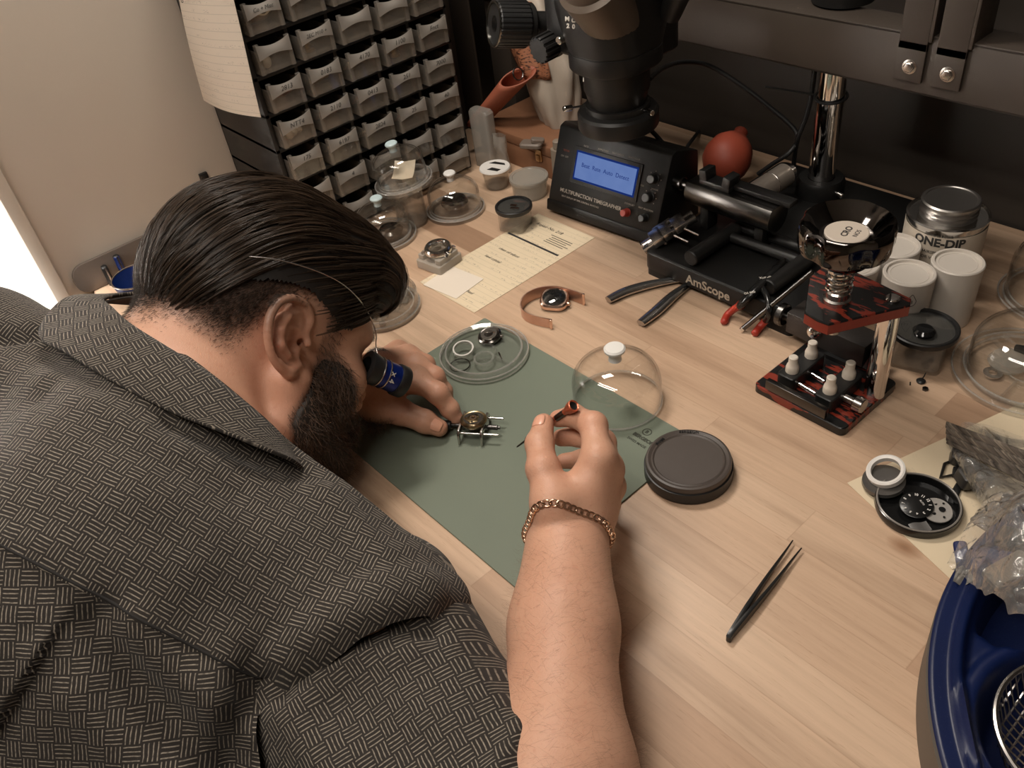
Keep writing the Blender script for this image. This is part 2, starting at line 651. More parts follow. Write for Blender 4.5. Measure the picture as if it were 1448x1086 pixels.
dm = drawer_mesh()
pm = pull_mesh()
d0 = dm.build('drawer', DRAW, cab, smooth=30)
p0 = pm.build('label_pull', PULL, d0, smooth=40)
NOTES = {(8, 0): '', (6, 0): 'Co + Misc', (5, 1): '2EC M10 +', (4, 0): '2813', (4, 1): '0183', (4, 2): '4170', (4, 3): '1100', (4, 4): 'Fnct', (3, 0): 'NTT4', (3, 1): '2110',
         (3, 2): '0413', (3, 3): '251', (3, 4): '7000', (2, 0): '175', (2, 1): '6197', (2, 2): '2824', (2, 3): '25', (2, 4): '40', (1, 1): '4', (5, 2): '', (5, 4): 'Tools'}
first = True
for r, z in enumerate(ROWS):
    for c, y in enumerate(COLS):
        loc = Vector((0.0, y - CY0, z))
        loc.x -= 0.003 * random.random()
        loc.z -= 0.0006 * random.random()
        if first:
            dd, pp = d0, p0
            first = False
        else:
            dd = d0.copy(); COL.objects.link(dd); dd.parent = cab
            pp = p0.copy(); COL.objects.link(pp); pp.parent = dd
        dd.location = loc
        nt = NOTES.get((r, c), '')
        if nt:
            text('handwriting', nt, 0.0085 if len(nt) < 5 else 0.0065, INK, dd, (0.0180, 0.0, 0.0085), (PI / 2, 0, PI / 2), shear=0.2, depth=0.00005)

# odds and ends lying in the drawers
PACK = [plain('cream_packet', srgb(205, 185, 160), 0.6), plain('red_brown_part', srgb(140, 62, 44), 0.5), plain('brass_part', (0.42, 0.30, 0.15), 0.3, 1.0), plain('white_part', srgb(215, 205, 190), 0.5)]
for (r, c, kind, dy, lab) in [(6, 0, 0, 0.004, 'cream paper packet in the top drawer lettered Co + Misc'), (5, 0, 3, -0.009, 'white egg shaped bead in the drawer beside the hanging sheet'),
                              (4, 0, 1, 0.006, 'red brown packet lying in the drawer lettered 2813'), (4, 1, 0, 0.004, 'cream strip packet in the drawer lettered 0183'),
                              (3, 1, 1, 0.003, 'red brown piece lying in the drawer lettered 2110'), (3, 2, 1, 0.004, 'red brown packet lying in the drawer lettered 0413'),
                              (3, 0, 3, 0.004, 'pale round pieces in the drawer lettered NTT4'), (4, 2, 0, 0.002, 'folded cream packet in the drawer lettered 4170'),
                              (5, 1, 2, -0.004, 'brass coloured piece in the drawer lettered 2EC M10'), (2, 3, 1, 0.004, 'red brown piece lying in the drawer lettered 25'),
                              (2, 2, 0, 0.0, 'cream packet lying in the drawer lettered 2824'), (5, 4, 0, 0.003, 'curled cream slip in the drawer lettered Tools'),
                              (4, 3, 2, 0.003, 'brassy piece lying in the drawer lettered 1100'), (2, 1, 0, 0.002, 'cream packet lying in the drawer lettered 6197')]:
    m = MB()
    base = (CX1 - 0.010, COLS[c] + dy, ROWS[r] - 0.0168)
    if kind == 3 and r == 5:
        m.ball((0.008, 0, 0.0095), (0.005, 0.0072, 0.0092), rot=(0.3, 0, 0))
    elif kind == 3:
        for q in range(3):
            m.ball((0.004 - 0.004 * q, (q - 1) * 0.009, 0.0055), (0.006, 0.006, 0.0055), 12, 8)
    elif kind == 2:
        m.lathe([(0, 0), (0.009, 0), (0.009, 0.004), (0.005, 0.006), (0.005, 0.011), (0, 0.011)], 20)
    else:
        m.grid(lambda u, v: (-0.012 + 0.016 * v, (u - 0.5) * 0.032, 0.002 + 0.011 * v + 0.002 * math.sin(7 * u + c) * (0.3 + v)), 10, 5, 0.0022)
    o = m.build('spare_packet' if kind in (0, 1) else 'spare_bead' if kind == 3 else 'spare_movement', PACK[kind], loc=base)
    tag(o, lab, 'spare part', 'odds and ends in the clear drawers')


# ------------------------------------------------------------------ paper material with faint ruling
def paper_mat(name, base, pitch, ink=0.55, axis=1, margin=None, scrib=0.35):
    t = NT(name)
    o = t.obj()
    sp_ = t.n('SeparateXYZ', {0: o})
    a = sp_.outputs[axis]
    bq = sp_.outputs[1 - axis]
    fr = t.math('FRACT', t.math('DIVIDE', a, pitch))
    ln = t.math('LESS_THAN', t.math('ABSOLUTE', t.math('SUBTRACT', fr, 0.5)), 0.045)
    c = t.mix(t.noise(o, 30, 4), base, tuple(q * 0.93 for q in base))
    c = t.mix(t.math('MULTIPLY', ln, ink), c, tuple(q * 0.45 for q in base))
    # handwriting-like dashes between the rules
    row = t.math('FLOOR', t.math('DIVIDE', a, pitch))
    vec = t.n('CombineXYZ', {0: t.math('MULTIPLY', bq, 420), 1: t.math('MULTIPLY', row, 17.3), 2: t.math('MULTIPLY', a, 900)}).outputs[0]
    sc = t.math('GREATER_THAN', t.noise(vec, 1.0, 2), 0.60)
    msk = t.math('GREATER_THAN', t.noise(t.n('CombineXYZ', {0: t.math('MULTIPLY', bq, 28), 1: t.math('MULTIPLY', row, 5.7), 2: 0.0}).outputs[0], 1.0, 1), 0.50)
    near = t.math('LESS_THAN', t.math('ABSOLUTE', t.math('SUBTRACT', fr, 0.78)), 0.16)
    c = t.mix(t.math('MULTIPLY', t.math('MULTIPLY', sc, msk), t.math('MULTIPLY', near, scrib)), c, (0.08, 0.07, 0.07))
    t.principled(Base_Color=c, Roughness=0.75, Specular_IOR_Level=0.2)
    return t.m


# sheet of ruled paper taped to the side of the cabinet
PAPW = paper_mat('white_ruled_paper', srgb(222, 209, 192), 0.0098, 0.35, axis=1, scrib=0.30)
def onY(px, py, Y):
    d = ray(px, py)
    return Vector(CAM + d * ((Y - CAM[1]) / d[1]))


A = onY(252, -20, 0.030); B_ = onY(321, -20, 0.055); C_ = onY(372, 164, 0.055); D_ = onY(288, 142, 0.030)
ex = (C_ - D_)
ey = (A - D_)


def hang(u, v):
    p = D_ * (1 - u) * (1 - v) + C_ * u * (1 - v) + B_ * u * v + A * (1 - u) * v
    nrm = ex.cross(ey).normalized()
    return p + nrm * (0.006 * math.sin(u * PI) * (1 - 0.4 * v) + 0.004 * math.sin(2.5 * v + u * 2))


m = MB()
m.grid(hang, 14, 18, 0.0004)
hp = thing('hanging_sheet', 'ruled white paper sheet with notes taped beside the drawer cabinet', 'paper', D_)
fr_ = Matrix((ex.normalized(), (ey - ex * ey.dot(ex) / ex.length_squared).normalized(), ex.cross(ey).normalized())).transposed()
hp.rotation_euler = fr_.to_euler()
inv = (Matrix.Translation(D_) @ fr_.to_4x4()).inverted()
m.v = [tuple(inv @ Vector(p)) for p in m.v]
m.build('sheet', PAPW, hp, smooth=60)
for i, (s_, x_, y_) in enumerate([('c/s', 0.030, 0.150), ('EAB', 0.024, 0.142), ('<1', 0.053, 0.148), ('o', 0.052, 0.138)]):
    text('handwriting', s_, 0.009, INK, hp, (x_, y_, 0.0085), (0, 0, 0.05), shear=0.3, depth=0.0001)
# strip of tape or clip that holds it
k = MB().box((0, 0, 0), (0.006, 0.012, 0.010)).build('wall_clip', BLACK, loc=Vector(atD(288, 249, 1.33)), bevel=0.001)
k.location = Vector(np.array(CAM) + ray(288, 249) * ((-0.656 - CAM[0]) / ray(288, 249)[0]))
tag(k, 'small black clip fixed to the pale wall above the bent head', 'clip')

# magnetic board with pens, and a bowl, at the far end of the bench
def onX(px, py, X):
    d = ray(px, py)
    return Vector(CAM + d * ((X - CAM[0]) / d[0]))


bd = thing('magnetic_board', 'grey steel board with rounded corners leaning on the wall, pens hung on it', 'board', (-0.645, -0.02, 0.0))
GREYB = plain('grey_board_steel', srgb(104, 94, 86), 0.4, 0.3, 0.05, 40)
m = MB()
m.prism([(y, z) for y, z in [(0.19 + p[0], 0.022 + p[1]) for p in rounded_rect(0.355, 0.0215, 0.018, 6)]], 0, 0.006, Matrix(((0, 0, 1, 0), (1, 0, 0, 0), (0, 1, 0, 0), (0, 0, 0, 1))) @ Matrix.Translation((-0.0 - 0.02, 0, -0.010)))
m.build('plate', GREYB, bd, bevel=0.001)
BLUE = plain('blue_anodised', (0.006, 0.022, 0.12), 0.35, 0.2, 0.05, 100)
for (x0, y0, x1, y1, mat, nm, lab) in [(146, 376, 166, 416, BLACK, 'ink_pen', 'slim black pen on the grey board, nearest the doorway'),
                                       (163, 361, 181, 399, BLUE, 'ink_pen', 'blue and black pen in the middle of the grey board'),
                                       (203, 341, 214, 366, BLACK, 'ink_pen', 'black pen on the grey board half hidden by hair')]:
    a, c = onX(x0, y0, -0.645), onX(x1, y1, -0.645)
    t = thing(nm, lab, 'pen', c, group='pens on the grey board')
    dirv = a - c
    n_ = dirv.normalized()
    m = MB()
    m.cyl((0, 0, 0), dirv, 0.0042, n=16, ch=0.001)
    m.build('barrel', BLACK, t)
    m = MB()
    m.cyl(dirv * 0.35 + Vector((0.0008, 0, 0)), dirv * 0.98 + Vector((0.0008, 0, 0)), 0.0044, n=16, ch=0.001)
    m.build('cap', mat, t)
    m = MB()
    m.box(dirv * 0.75 + Vector((0.0055, 0, 0)), (0.001, 0.002, 0.022))
    m.build('clip', STEEL, t)
bw = thing('blue_bowl', 'small blue bowl with a pale metal rim behind the neck', 'bowl', onX(206, 420, -0.58))
bw.location.z = 0.0
MB().lathe([(0, 0), (0.020, 0), (0.031, 0.020), (0.033, 0.030), (0.0315, 0.030), (0.029, 0.020), (0.020, 0.002), (0, 0.002)], 40).build('bowl', BLUE, bw)
MB().ring((0, 0, 0.030), 0.0322, 0.0012).build('rim', STEEL, bw)
# ================================================================== things on the bench
# ---- green mat
def mat_mat():
    t = NT('green_mat_rubber')
    o = t.obj()
    c = t.mix(t.noise(o, 9, 2), srgb(107, 116, 102), srgb(118, 125, 110))
    t.principled(Base_Color=c, Roughness=0.6, Normal=t.bump(t.noise(o, 900, 2), 0.12, 0.0004), Specular_IOR_Level=0.3)
    return t.m


mat = thing('bench_mat', 'green grey rubber bench mat lying flat under both hands', 'mat', (0, 0, 0))
MB().rbox((0, 0, 0.001), (0.322, 0.240, 0.002), 0.003, er=0.0003).build('sheet', mat_mat(), mat)
MK = plain('mat_print', srgb(58, 60, 50), 0.7)
p = at(915, 611, 0.002)
m = MB()
m.ring((p.x, p.y, 0.0021), 0.0045, 0.0006, 32, 6, flat=0.2)
m.build('emblem', MK, mat)
text('emblem_letter', 'B', 0.0055, MK, mat, (p.x, p.y, 0.0021), bold=0.0002)
p = at(910, 621, 0.002)
text('lettering', 'BERGEON', 0.0058, MK, mat, (p.x, p.y, 0.0021), bold=0.0003)
p = at(901, 625, 0.002)
text('small_lettering', 'SWISS MADE', 0.0042, MK, mat, (p.x, p.y - 0.001, 0.0021), bold=0.00005)


# ---- glass dust covers
def dome_profile(R, H, th=0.0016, k=0.5, n=14):
    out = []
    for i in range(n + 1):
        a = PI / 2 * i / n
        out.append((R * math.cos(a) ** 0.72, H * k + H * (1 - k) * math.sin(a) ** 0.9))
    out = [(R * 1.0, 0.0), (R * 1.0, H * k * 0.5)] + out
    out[-1] = (0, H)
    inn = [(max(r - th, 0), max(z - th, 0)) for r, z in out]
    inn[0] = (R - th, 0)
    inn[-1] = (0, H - th)
    return out, inn


def dome_mesh(R, H, k=0.5):
    o, i = dome_profile(R, H, k=k)
    m = MB()
    m.lathe(o + i[::-1], 56)
    return m


def knob_mesh(z, s=1.0):
    return MB().lathe([(0, z - 0.001), (0.0055 * s, z - 0.001), (0.005 * s, z + 0.003 * s), (0.0058 * s, z + 0.006 * s), (0.0085 * s, z + 0.0085 * s), (0.0088 * s, z + 0.0105 * s),
                       (0.0075 * s, z + 0.012 * s), (0, z + 0.0125 * s)], 32)


def tray_mesh(R, h=0.009, divs=3, rot=0.0):
    m = MB()
    m.lathe([(0, 0.0010), (R * 0.80, 0.0010), (R * 0.82, h), (R * 0.86, h), (R * 0.87, 0.0035), (R * 0.97, 0.0035), (R * 0.985, h * 0.62), (R, h * 0.62), (R, 0.0), (0, 0.0)], 64)
    m.lathe([(R * 0.26, 0.001), (R * 0.27, h * 0.6), (R * 0.29, h * 0.6), (R * 0.30, 0.001)], 40)
    for i in range(divs):
        a = rot + 2 * PI * i / divs
        m.box((math.cos(a) * R * 0.55, math.sin(a) * R * 0.55, 0.001 + h * 0.32), (R * 0.52, 0.0014, h * 0.62), (0, 0, a))
    return m


def tray_glints(R, h=0.009):  # beads that paint highlights along the tray's edges
    m = MB()
    m.ring((0, 0, h), R * 0.84, 0.0010, 72, 8)
    m.ring((0, 0, h * 0.62), R * 0.99, 0.0011, 72, 8)
    m.ring((0, 0, h * 0.6), R * 0.28, 0.0007, 40, 6)
    return m


TRAYM = clear('tray_plastic', (0.995, 0.995, 0.99), (0.62, 0.61, 0.58), haze=0.06, hazecol=(0.85, 0.83, 0.8), refl=1.8)
GLASSD = clear('dome_glass', (0.992, 0.993, 0.988), (0.30, 0.29, 0.27), refl=1.3)
KNOBW = plain('knob_white', (0.78, 0.76, 0.72), 0.35)
KNOBB = plain('knob_pale_blue', srgb(188, 206, 208), 0.35)


def dust_cover(x, y, z, Rt, Rd, H, knob, label, group=None, rot=None, tray=True, ks=1.0, divr=0.3, k=0.5):
    t = thing('dust_cover', label, 'glass dome', (x, y, z), rot=rot, group=group)
    zz = 0.0
    if tray:
        tray_mesh(Rt, rot=divr).build('tray', TRAYM, t)
        tray_glints(Rt).build('tray_glint', RIM_GLINT, t)
        zz = 0.0040
    d = dome_mesh(Rd, H, k)
    d.build('dome', GLASSD, t, loc=(0, 0, zz))
    MB().ring((0, 0, 0.0012), Rd - 0.0002, 0.0015, 64, 8).build('dome_glint', RIM_GLINT, t, loc=(0, 0, zz))  # bead that paints a highlight round the dome's foot
    part_label(knob_mesh(H, ks).build('knob', knob, t, loc=(0, 0, zz)), 'white knob' if knob is KNOBW else 'pale blue knob')
    return t


GD = 'glass dust covers on the bench'
dust_cover(0.0625, 0.1125, 0.002, 0, 0.0462, 0.0560, KNOBW, 'clear glass dome with a white knob on the corner of the green mat', GD, tray=False, ks=1.25, k=0.42)
cA = at(578, 262, 0.062)
cA = Vector((-0.425, 0.209, 0.062))
dust_cover(cA.x, cA.y, 0.0625, 0.0415, 0.036, 0.046, KNOBB, 'clear dome with a pale blue knob raised highest among the domes by the cabinet', GD, rot=(0.05, -0.10, 0.5), k=0.62)
dust_cover(-0.423, 0.158, 0, 0.045, 0.037, 0.048, KNOBB, 'clear dome with a pale blue knob half hidden behind the dark hair', GD, divr=1.0)
dust_cover(-0.398, 0.268, 0, 0.0425, 0.0375, 0.046, KNOBW, 'clear dome with a white knob beside the cream repair sheet and cabinet', GD, divr=0.8)
dust_cover(0.345, 0.405, 0, 0.0690, 0.0555, 0.056, KNOBW, 'large clear dome with a white knob by the black lidded square jar', GD, divr=0.5, ks=1.25, k=0.45)
dust_cover(0.315, 0.545, 0, 0.060, 0.054, 0.070, KNOBB, 'large shaded dome at the back of the bench beside the tin can', GD, divr=0.1)
# low box that carries the raised dome
t = thing('clear_round_box', 'low clear round box that carries the raised dome', 'box', (-0.425, 0.209, 0))
MB().lathe([(0, 0), (0.022, 0), (0.022, 0.06), (0.0205, 0.06), (0.0205, 0.002), (0, 0.002)], 40).build('box', CLEARP, t)
MB().lathe([(0, 0.0602), (0.0235, 0.0602), (0.0235, 0.054), (0.0222, 0.054), (0.0222, 0.0618), (0, 0.0618)], 40).build('lid', CLEARP, t)
# open tray with a glass lid next to the face
t = thing('parts_tray', 'round clear tray of parts under a glass lid beside the forehead', 'tray', (-0.279, 0.050, 0))
tray_mesh(0.049, rot=0.4).build('tray', TRAYM, t)
tray_glints(0.049).build('tray_glint', RIM_GLINT, t)
m = MB()
o_, i_ = dome_profile(0.0475, 0.026, k=0.7)
m.lathe(o_ + i_[::-1], 56)
m.build('glass_lid', GLASSD, t, loc=(0, 0, 0.004))
MB().ring((0, 0, 0.0012), 0.0473, 0.0014, 64, 8).build('lid_rim', RIM_GLINT, t, loc=(0, 0, 0.004))  # bead that paints a highlight round the foot of the lid
SILV = plain('silver_watch_steel', (0.62, 0.60, 0.57), 0.18, 1.0)
DARKST = plain('dark_watch_steel', (0.16, 0.15, 0.14), 0.2, 1.0)
BRASS = plain('aged_brass', (0.33, 0.25, 0.14), 0.28, 1.0)
BLKD = plain('black_dial', (0.008, 0.008, 0.008), 0.3)


def small(name, label, cat, mb, matl, loc, rot=None, group=None, **kw):
    o = mb.build(name, matl, loc=loc, rot=rot, **kw)
    tag(o, label, cat, group)
    return o


small('plastic_wedge', 'clear plastic wedge in the round tray beside the forehead', 'plastic piece', MB().rbox((0, 0, 0.006), (0.020, 0.016, 0.010), 0.003), FROST, (-0.275, 0.077, 0.0012), (0, 0, 0.7))
small('small_box', 'tiny printed clear box in the round tray beside the forehead', 'box', MB().rbox((0, 0, 0.005), (0.017, 0.017, 0.009), 0.004), FROST, (-0.266, 0.038, 0.0012), (0, 0, 0.3))
small('steel_collar', 'tiny steel collar at the edge of the round tray by the forehead', 'ring', MB().lathe([(0.002, 0), (0.0042, 0), (0.0042, 0.004), (0.002, 0.004)], 24, closed=True), SILV, (-0.250, 0.030, 0.0012))
# things inside the domes
small('steel_case', 'round steel watch case inside the dome half hidden by hair', 'watch case', MB().lathe([(0, 0), (0.016, 0), (0.018, 0.005), (0.015, 0.009), (0, 0.008)], 40), DARKST, (-0.408, 0.160, 0.0115))
small('steel_case', 'dark steel watch case inside the dome next to the cabinet and cream sheet', 'watch case', MB().lathe([(0, 0), (0.018, 0), (0.020, 0.004), (0.017, 0.010), (0.010, 0.013), (0, 0.012)], 40), DARKST, (-0.398, 0.268, 0.0105))
small('paper_slip', 'folded pale slip inside the raised dome by the cabinet', 'slip', MB().grid(lambda u, v: ((u - .5) * .030, (v - .5) * .030, 0.004 * abs(u - .5) + 0.012 * v * v), 6, 6, 0.0006), plain('pale_slip', srgb(196, 182, 160), 0.7), (-0.425, 0.212, 0.0745), (0.0, 0, 0.7))
tg_ = thing('dome_tool', 'dark clamp tool lying inside the large dome by the black lidded jar', 'tool', (0.345, 0.405, 0.0105), rz=-0.6)
MB().tube([(-0.024, 0, 0.005), (-0.010, 0.008, 0.009), (0.012, 0.003, 0.011), (0.038, -0.008, 0.010)], [0.004, 0.005, 0.0042, 0.002], 10).build('arm', DARKM, tg_)
MB().lathe([(0, 0), (0.017, 0), (0.019, 0.004), (0.016, 0.009), (0.009, 0.011), (0, 0.011)], 36).build('cup', FROST, tg_, loc=(-0.014, -0.012, -0.006))
small('steel_disc', 'steel ring lying inside the large dome by the black lidded jar', 'ring', MB().lathe([(0.007, 0), (0.015, 0), (0.016, 0.004), (0.012, 0.006), (0.007, 0.005)], 36, closed=True), SILV, (0.372, 0.382, 0.0100))
small('steel_disc', 'small steel bezel lying near the rim inside the large dome', 'ring', MB().lathe([(0.004, 0), (0.008, 0), (0.009, 0.003), (0.004, 0.003)], 30, closed=True), SILV, (0.322, 0.383, 0.0015))

# ---- petri tray on the mat
pt = thing('parts_dish', 'shallow clear round dish of watch parts at the corner of the green mat', 'dish', (-0.1055, 0.072, 0.002))
R = 0.0515
m = MB()
m.lathe([(0, 0.001), (R * 0.80, 0.001), (R * 0.83, 0.009), (R * 0.87, 0.009), (R * 0.88, 0.004), (R * 0.95, 0.004), (R * 0.97, 0.0065), (R, 0.0065), (R, 0), (0, 0)], 72)
rm_ = MB()
rm_.ring((0, 0, 0.009), R * 0.85, 0.0011, 72, 8)
rm_.ring((0, 0, 0.0065), R * 0.985, 0.0010, 72, 8)
rm_.ring((0, 0, 0.0015), R * 0.99, 0.0008, 72, 8)
rm_.build('rim', RIM_GLINT, pt)  # beads that paint highlights on the edges of the dish
for a in (0.15, 2.25, 4.35):
    m.box((math.cos(a) * R * 0.55, math.sin(a) * R * 0.55, 0.0035), (R * 0.46, 0.0016, 0.005), (0, 0, a))
m.lathe([(R * 0.25, 0.001), (R * 0.26, 0.0055), (R * 0.29, 0.0055), (R * 0.30, 0.001)], 40)
m.build('dish', TRAYM, pt)


def crown_case(label, loc, rot, mats, r=0.0135):
    t = thing('watch_case', label, 'watch', loc, rot=rot)
    MB().lathe([(0, 0), (r * .9, 0), (r * 1.05, 0.0025), (r * 1.05, 0.005), (r * .92, 0.0065), (r * .86, 0.006), (0, 0.006)], 40).build('case', mats[0], t)
    MB().lathe([(r * .35, 0.006), (r * .75, 0.006), (r * .72, 0.0078), (r * .40, 0.0078)], 40, closed=True).build('rotor', mats[1], t)
    MB().box((0.001, r * .2, 0.0083), (r * .9, 0.0011, 0.0008)).build('bridge', mats[1], t)
    MB().lathe([(0, 0), (0.002, 0), (0.002, 0.003), (0, 0.003)], 16, Matrix.Translation((r * 1.02, 0, 0.0035)) @ Matrix.Rotation(PI / 2, 4, 'Y')).build('crown', mats[1], t)
    return t


crown_case('dark steel watch with its movement up lying in the clear dish on the mat', (-0.122, 0.096, 0.0042), (0.16, -0.10, 0.5), (DARKST, SILV))
ACR = clear('acrylic_ring', (0.95, 0.96, 0.93), (0.6, 0.6, 0.55), haze=0.25, hazecol=(0.7, 0.7, 0.66), refl=2.0)


def cring(label, px, py, r, w, h, matl, z=0.0042, rot=(0, 0, 0)):
    q = at(px, py, z + 0.003)
    return small('crystal_ring', label, 'ring', MB().lathe([(r - w, 0), (r, 0), (r, h), (r - w, h)], 48, closed=True), matl, (q.x, q.y, z), rot)


cring('pale steel bezel ring standing proud in the clear dish beside the dark watch', 655, 492, 0.0122, 0.0018, 0.0035, plain('pale_ring', (0.74, 0.72, 0.68), 0.3, 0.6), 0.0105, (0.12, 0.1, 0))
cring('thin dark gasket ring lying in the clear dish nearest the fingers', 650, 514, 0.0118, 0.0009, 0.0012, DARKST, 0.0042)
cring('clear crystal ring lying in the middle of the clear dish', 684, 505, 0.0118, 0.0022, 0.0025, ACR, 0.0095, (0.05, 0, 0))
small('winding_stem', 'thin steel winding stem lying in the clear dish toward the dome', 'stem', MB().cyl((0, 0, 0), (0.015, 0, 0), 0.0005, n=10).cyl((0.0, 0, 0), (0.004, 0, 0), 0.0009, n=10), DARKST, (at(706, 503).x, at(706, 503).y, 0.0046), (0, 0, -0.45))

# ---- movement holder and the movement being repaired
hc = at(671, 608, 0.006)
hd = thing('movement_holder', 'small steel movement holder standing on the green mat between the hands', 'movement holder', (hc.x, hc.y, 0.002), rz=math.radians(36))
hd.scale = (1.25, 1.25, 1.3)
for s in (-1, 1):
    m = MB()
    m.prism([(-0.0155, -0.002), (-0.0135, -0.002 + 0.0), (-0.011, 0.005), (0.011, 0.005), (0.0135, -0.002), (0.0155, -0.002), (0.0142, 0.0075), (0.0115, 0.0105), (-0.0115, 0.0105), (-0.0142, 0.0075)], -0.0009, 0.0009,
            Matrix.Translation((s * 0.0096, 0, 0.002)) @ Matrix(((0, 0, 1, 0), (1, 0, 0, 0), (0, 1, 0, 0), (0, 0, 0, 1))))
    m.build('jaw', STEEL, hd, bevel=0.0003)
for s in (-1, 1):
    MB().cyl((-0.0105, s * 0.0098, 0.0082), (0.0235, s * 0.0098, 0.0082), 0.0010, n=14, ch=0.0003).build('guide_rod', CHROME, hd)
m = MB()
m.cyl((-0.026, 0, 0.0072), (0.0225, 0, 0.0072), 0.0013, n=14)
m.cyl((0.0115, 0, 0.0072), (0.0205, 0, 0.0072), 0.0021, n=18, ch=0.0004)
part_label(m.build('screw_rod', DARKM, hd), 'dark screw rod')
MB().cyl((-0.030, 0, 0.0072), (-0.019, 0, 0.0072), 0.0036, n=18, ch=0.0006).build('thumb_knob', BLACK, hd)
mv = thing('watch_movement', 'aged brass watch movement clamped in the steel holder', 'watch movement', (hc.x + 0.0008, hc.y + 0.0008, 0.0192), rot=(-0.10, -0.05, 0.3))
mv.scale = (1.1, 1.1, 1.1)
m = MB().lathe([(0, -0.003), (0.0105, -0.003), (0.0122, -0.0005), (0.0128, 0.0012), (0.0122, 0.0024), (0.0112, 0.0018), (0, 0.0018)], 48)
m.build('plate', BRASS, mv)
MB().lathe([(0.0052, 0.0018), (0.0098, 0.0018), (0.0094, 0.0030), (0.0056, 0.0030)], 40, closed=True).build('rotor_ring', SILV, mv)
m = MB()
m.prism([(-0.008, -0.004), (0.001, -0.0075), (0.007, -0.003), (0.004, 0.002), (-0.005, 0.003)], 0.0018, 0.0034)
m.build('bridge', BRASS, mv, bevel=0.0003)
m = MB()
for q in range(4):
    m.lathe([(0, 0), (0.0009, 0), (0.0009, 0.0006), (0, 0.0006)], 12, Matrix.Translation((0.006 * math.cos(q * 1.7), 0.006 * math.sin(q * 1.7), 0.0032)))
m.build('bridge_screws', SILV, mv)
MB().lathe([(0.0018, 0.0034), (0.0034, 0.0034), (0.0034, 0.0038), (0.0018, 0.0038)], 28, closed=True).build('balance_wheel', GOLD, mv)

# ---- round dark case beside the mat
rc = thing('round_case', 'round dark grey lidded case on bare wood beside the right hand', 'case', (0.1815, 0.0815, 0))
MB().lathe([(0, 0), (0.0385, 0), (0.0412, 0.002), (0.0412, 0.013), (0.0395, 0.0135), (0, 0.0135)], 64).build('base', BLACK, rc)
LIDM = plain('dark_grey_lid', srgb(74, 66, 61), 0.45, noise=0.06, scale=90)
MB().lathe([(0, 0.0180), (0.0315, 0.0180), (0.0330, 0.0192), (0.0345, 0.0184), (0.0372, 0.0198), (0.0392, 0.0192), (0.0398, 0.0176), (0.0398, 0.0137), (0, 0.0137)], 72).build('lid', LIDM, rc)
text('lid_lettering', 'SWISS', 0.0042, BLACK, rc, (-0.034, 0.000, 0.0196), (0, 0, PI / 2), depth=0.0004)
text('lid_lettering', 'BERGEON', 0.0042, BLACK, rc, (-0.022, 0.0278, 0.0196), (0, 0, 0.65), depth=0.0004)

# ---- tweezers
tw = thing('tweezers', 'slim black tweezers lying open on the bare wood', 'tweezers', (0.319, -0.038, 0.0))
TWM = plain('black_tweezer_steel', (0.035, 0.034, 0.033), 0.3, 0.7)


def tw_arm(side):
    pts = []
    n = 14
    P0, P1, P2 = Vector((0, 0, 0)), (Vector((300, 75, 0)) if side < 0 else Vector((310, 73, 0))) / 1000 - Vector((0.319, -0.038, 0)), 0
    ax = (P1 - P0).normalized()
    pr = Vector((-ax.y, ax.x, 0))
    rows = []
    for i in range(n + 1):
        u = i / n
        c = P0.lerp(P1, u) + pr * (-side) * 0.0010 * math.sin(PI * min(1, u * 1.1)) * (1 if u < 0.9 else 0.5)
        w = 0.0046 * (1 - u) ** 0.8 + 0.0003 if u > 0.35 else 0.0030 + 0.0013 * math.sin(PI * u / 0.7)
        th = 0.0021 * (1 - 0.75 * u)
        rows.append((c, w, th, pr))
    m = MB()
    vs, fs = [], []
    for c, w, th, pr in rows:
        zc = 0.0044
        for a, b in ((-1, -1), (1, -1), (1, 1), (-1, 1)):
            vs.append(c + pr * th * a + Vector((0, 0, zc + b * w)))
    for i in range(n):
        for q in range(4):
            q2 = (q + 1) % 4
            fs.append((i * 4 + q, i * 4 + q2, i * 4 + 4 + q2, i * 4 + 4 + q))
    fs += [(3, 2, 1, 0), (n * 4, n * 4 + 1, n * 4 + 2, n * 4 + 3)]
    m.add(vs, fs)
    return m


for s in (-1, 1):
    tw_arm(s).build('arm', TWM, tw, smooth=30, bevel=0.0002)
MB().rbox((0, 0.002, 0.0044), (0.0042, 0.009, 0.0058), 0.0015, (0, 0, 0.17)).build('heel', TWM, tw)

# ---- papers
CREAM = paper_mat('cream_form_paper', srgb(226, 208, 178), 0.0085, 0.30, axis=1, scrib=0.55)
CREAM2 = paper_mat('cream_plain_paper', srgb(226, 208, 178), 0.0150, 0.0, axis=1, scrib=0.12)


def sheet(name, label, w, h, loc, rz, matl, curl=0.0):
    t = thing(name, label, 'paper', loc, rz=rz)
    m = MB()
    m.grid(lambda u, v: ((u - .5) * w, (v - .5) * h, 0.0006 + curl * (max(0, u - .8) ** 2 * 8 + max(0, .2 - v) ** 2 * 8)), 12, 18, 0.0003)
    m.build('sheet', matl, t, smooth=60)
    return t


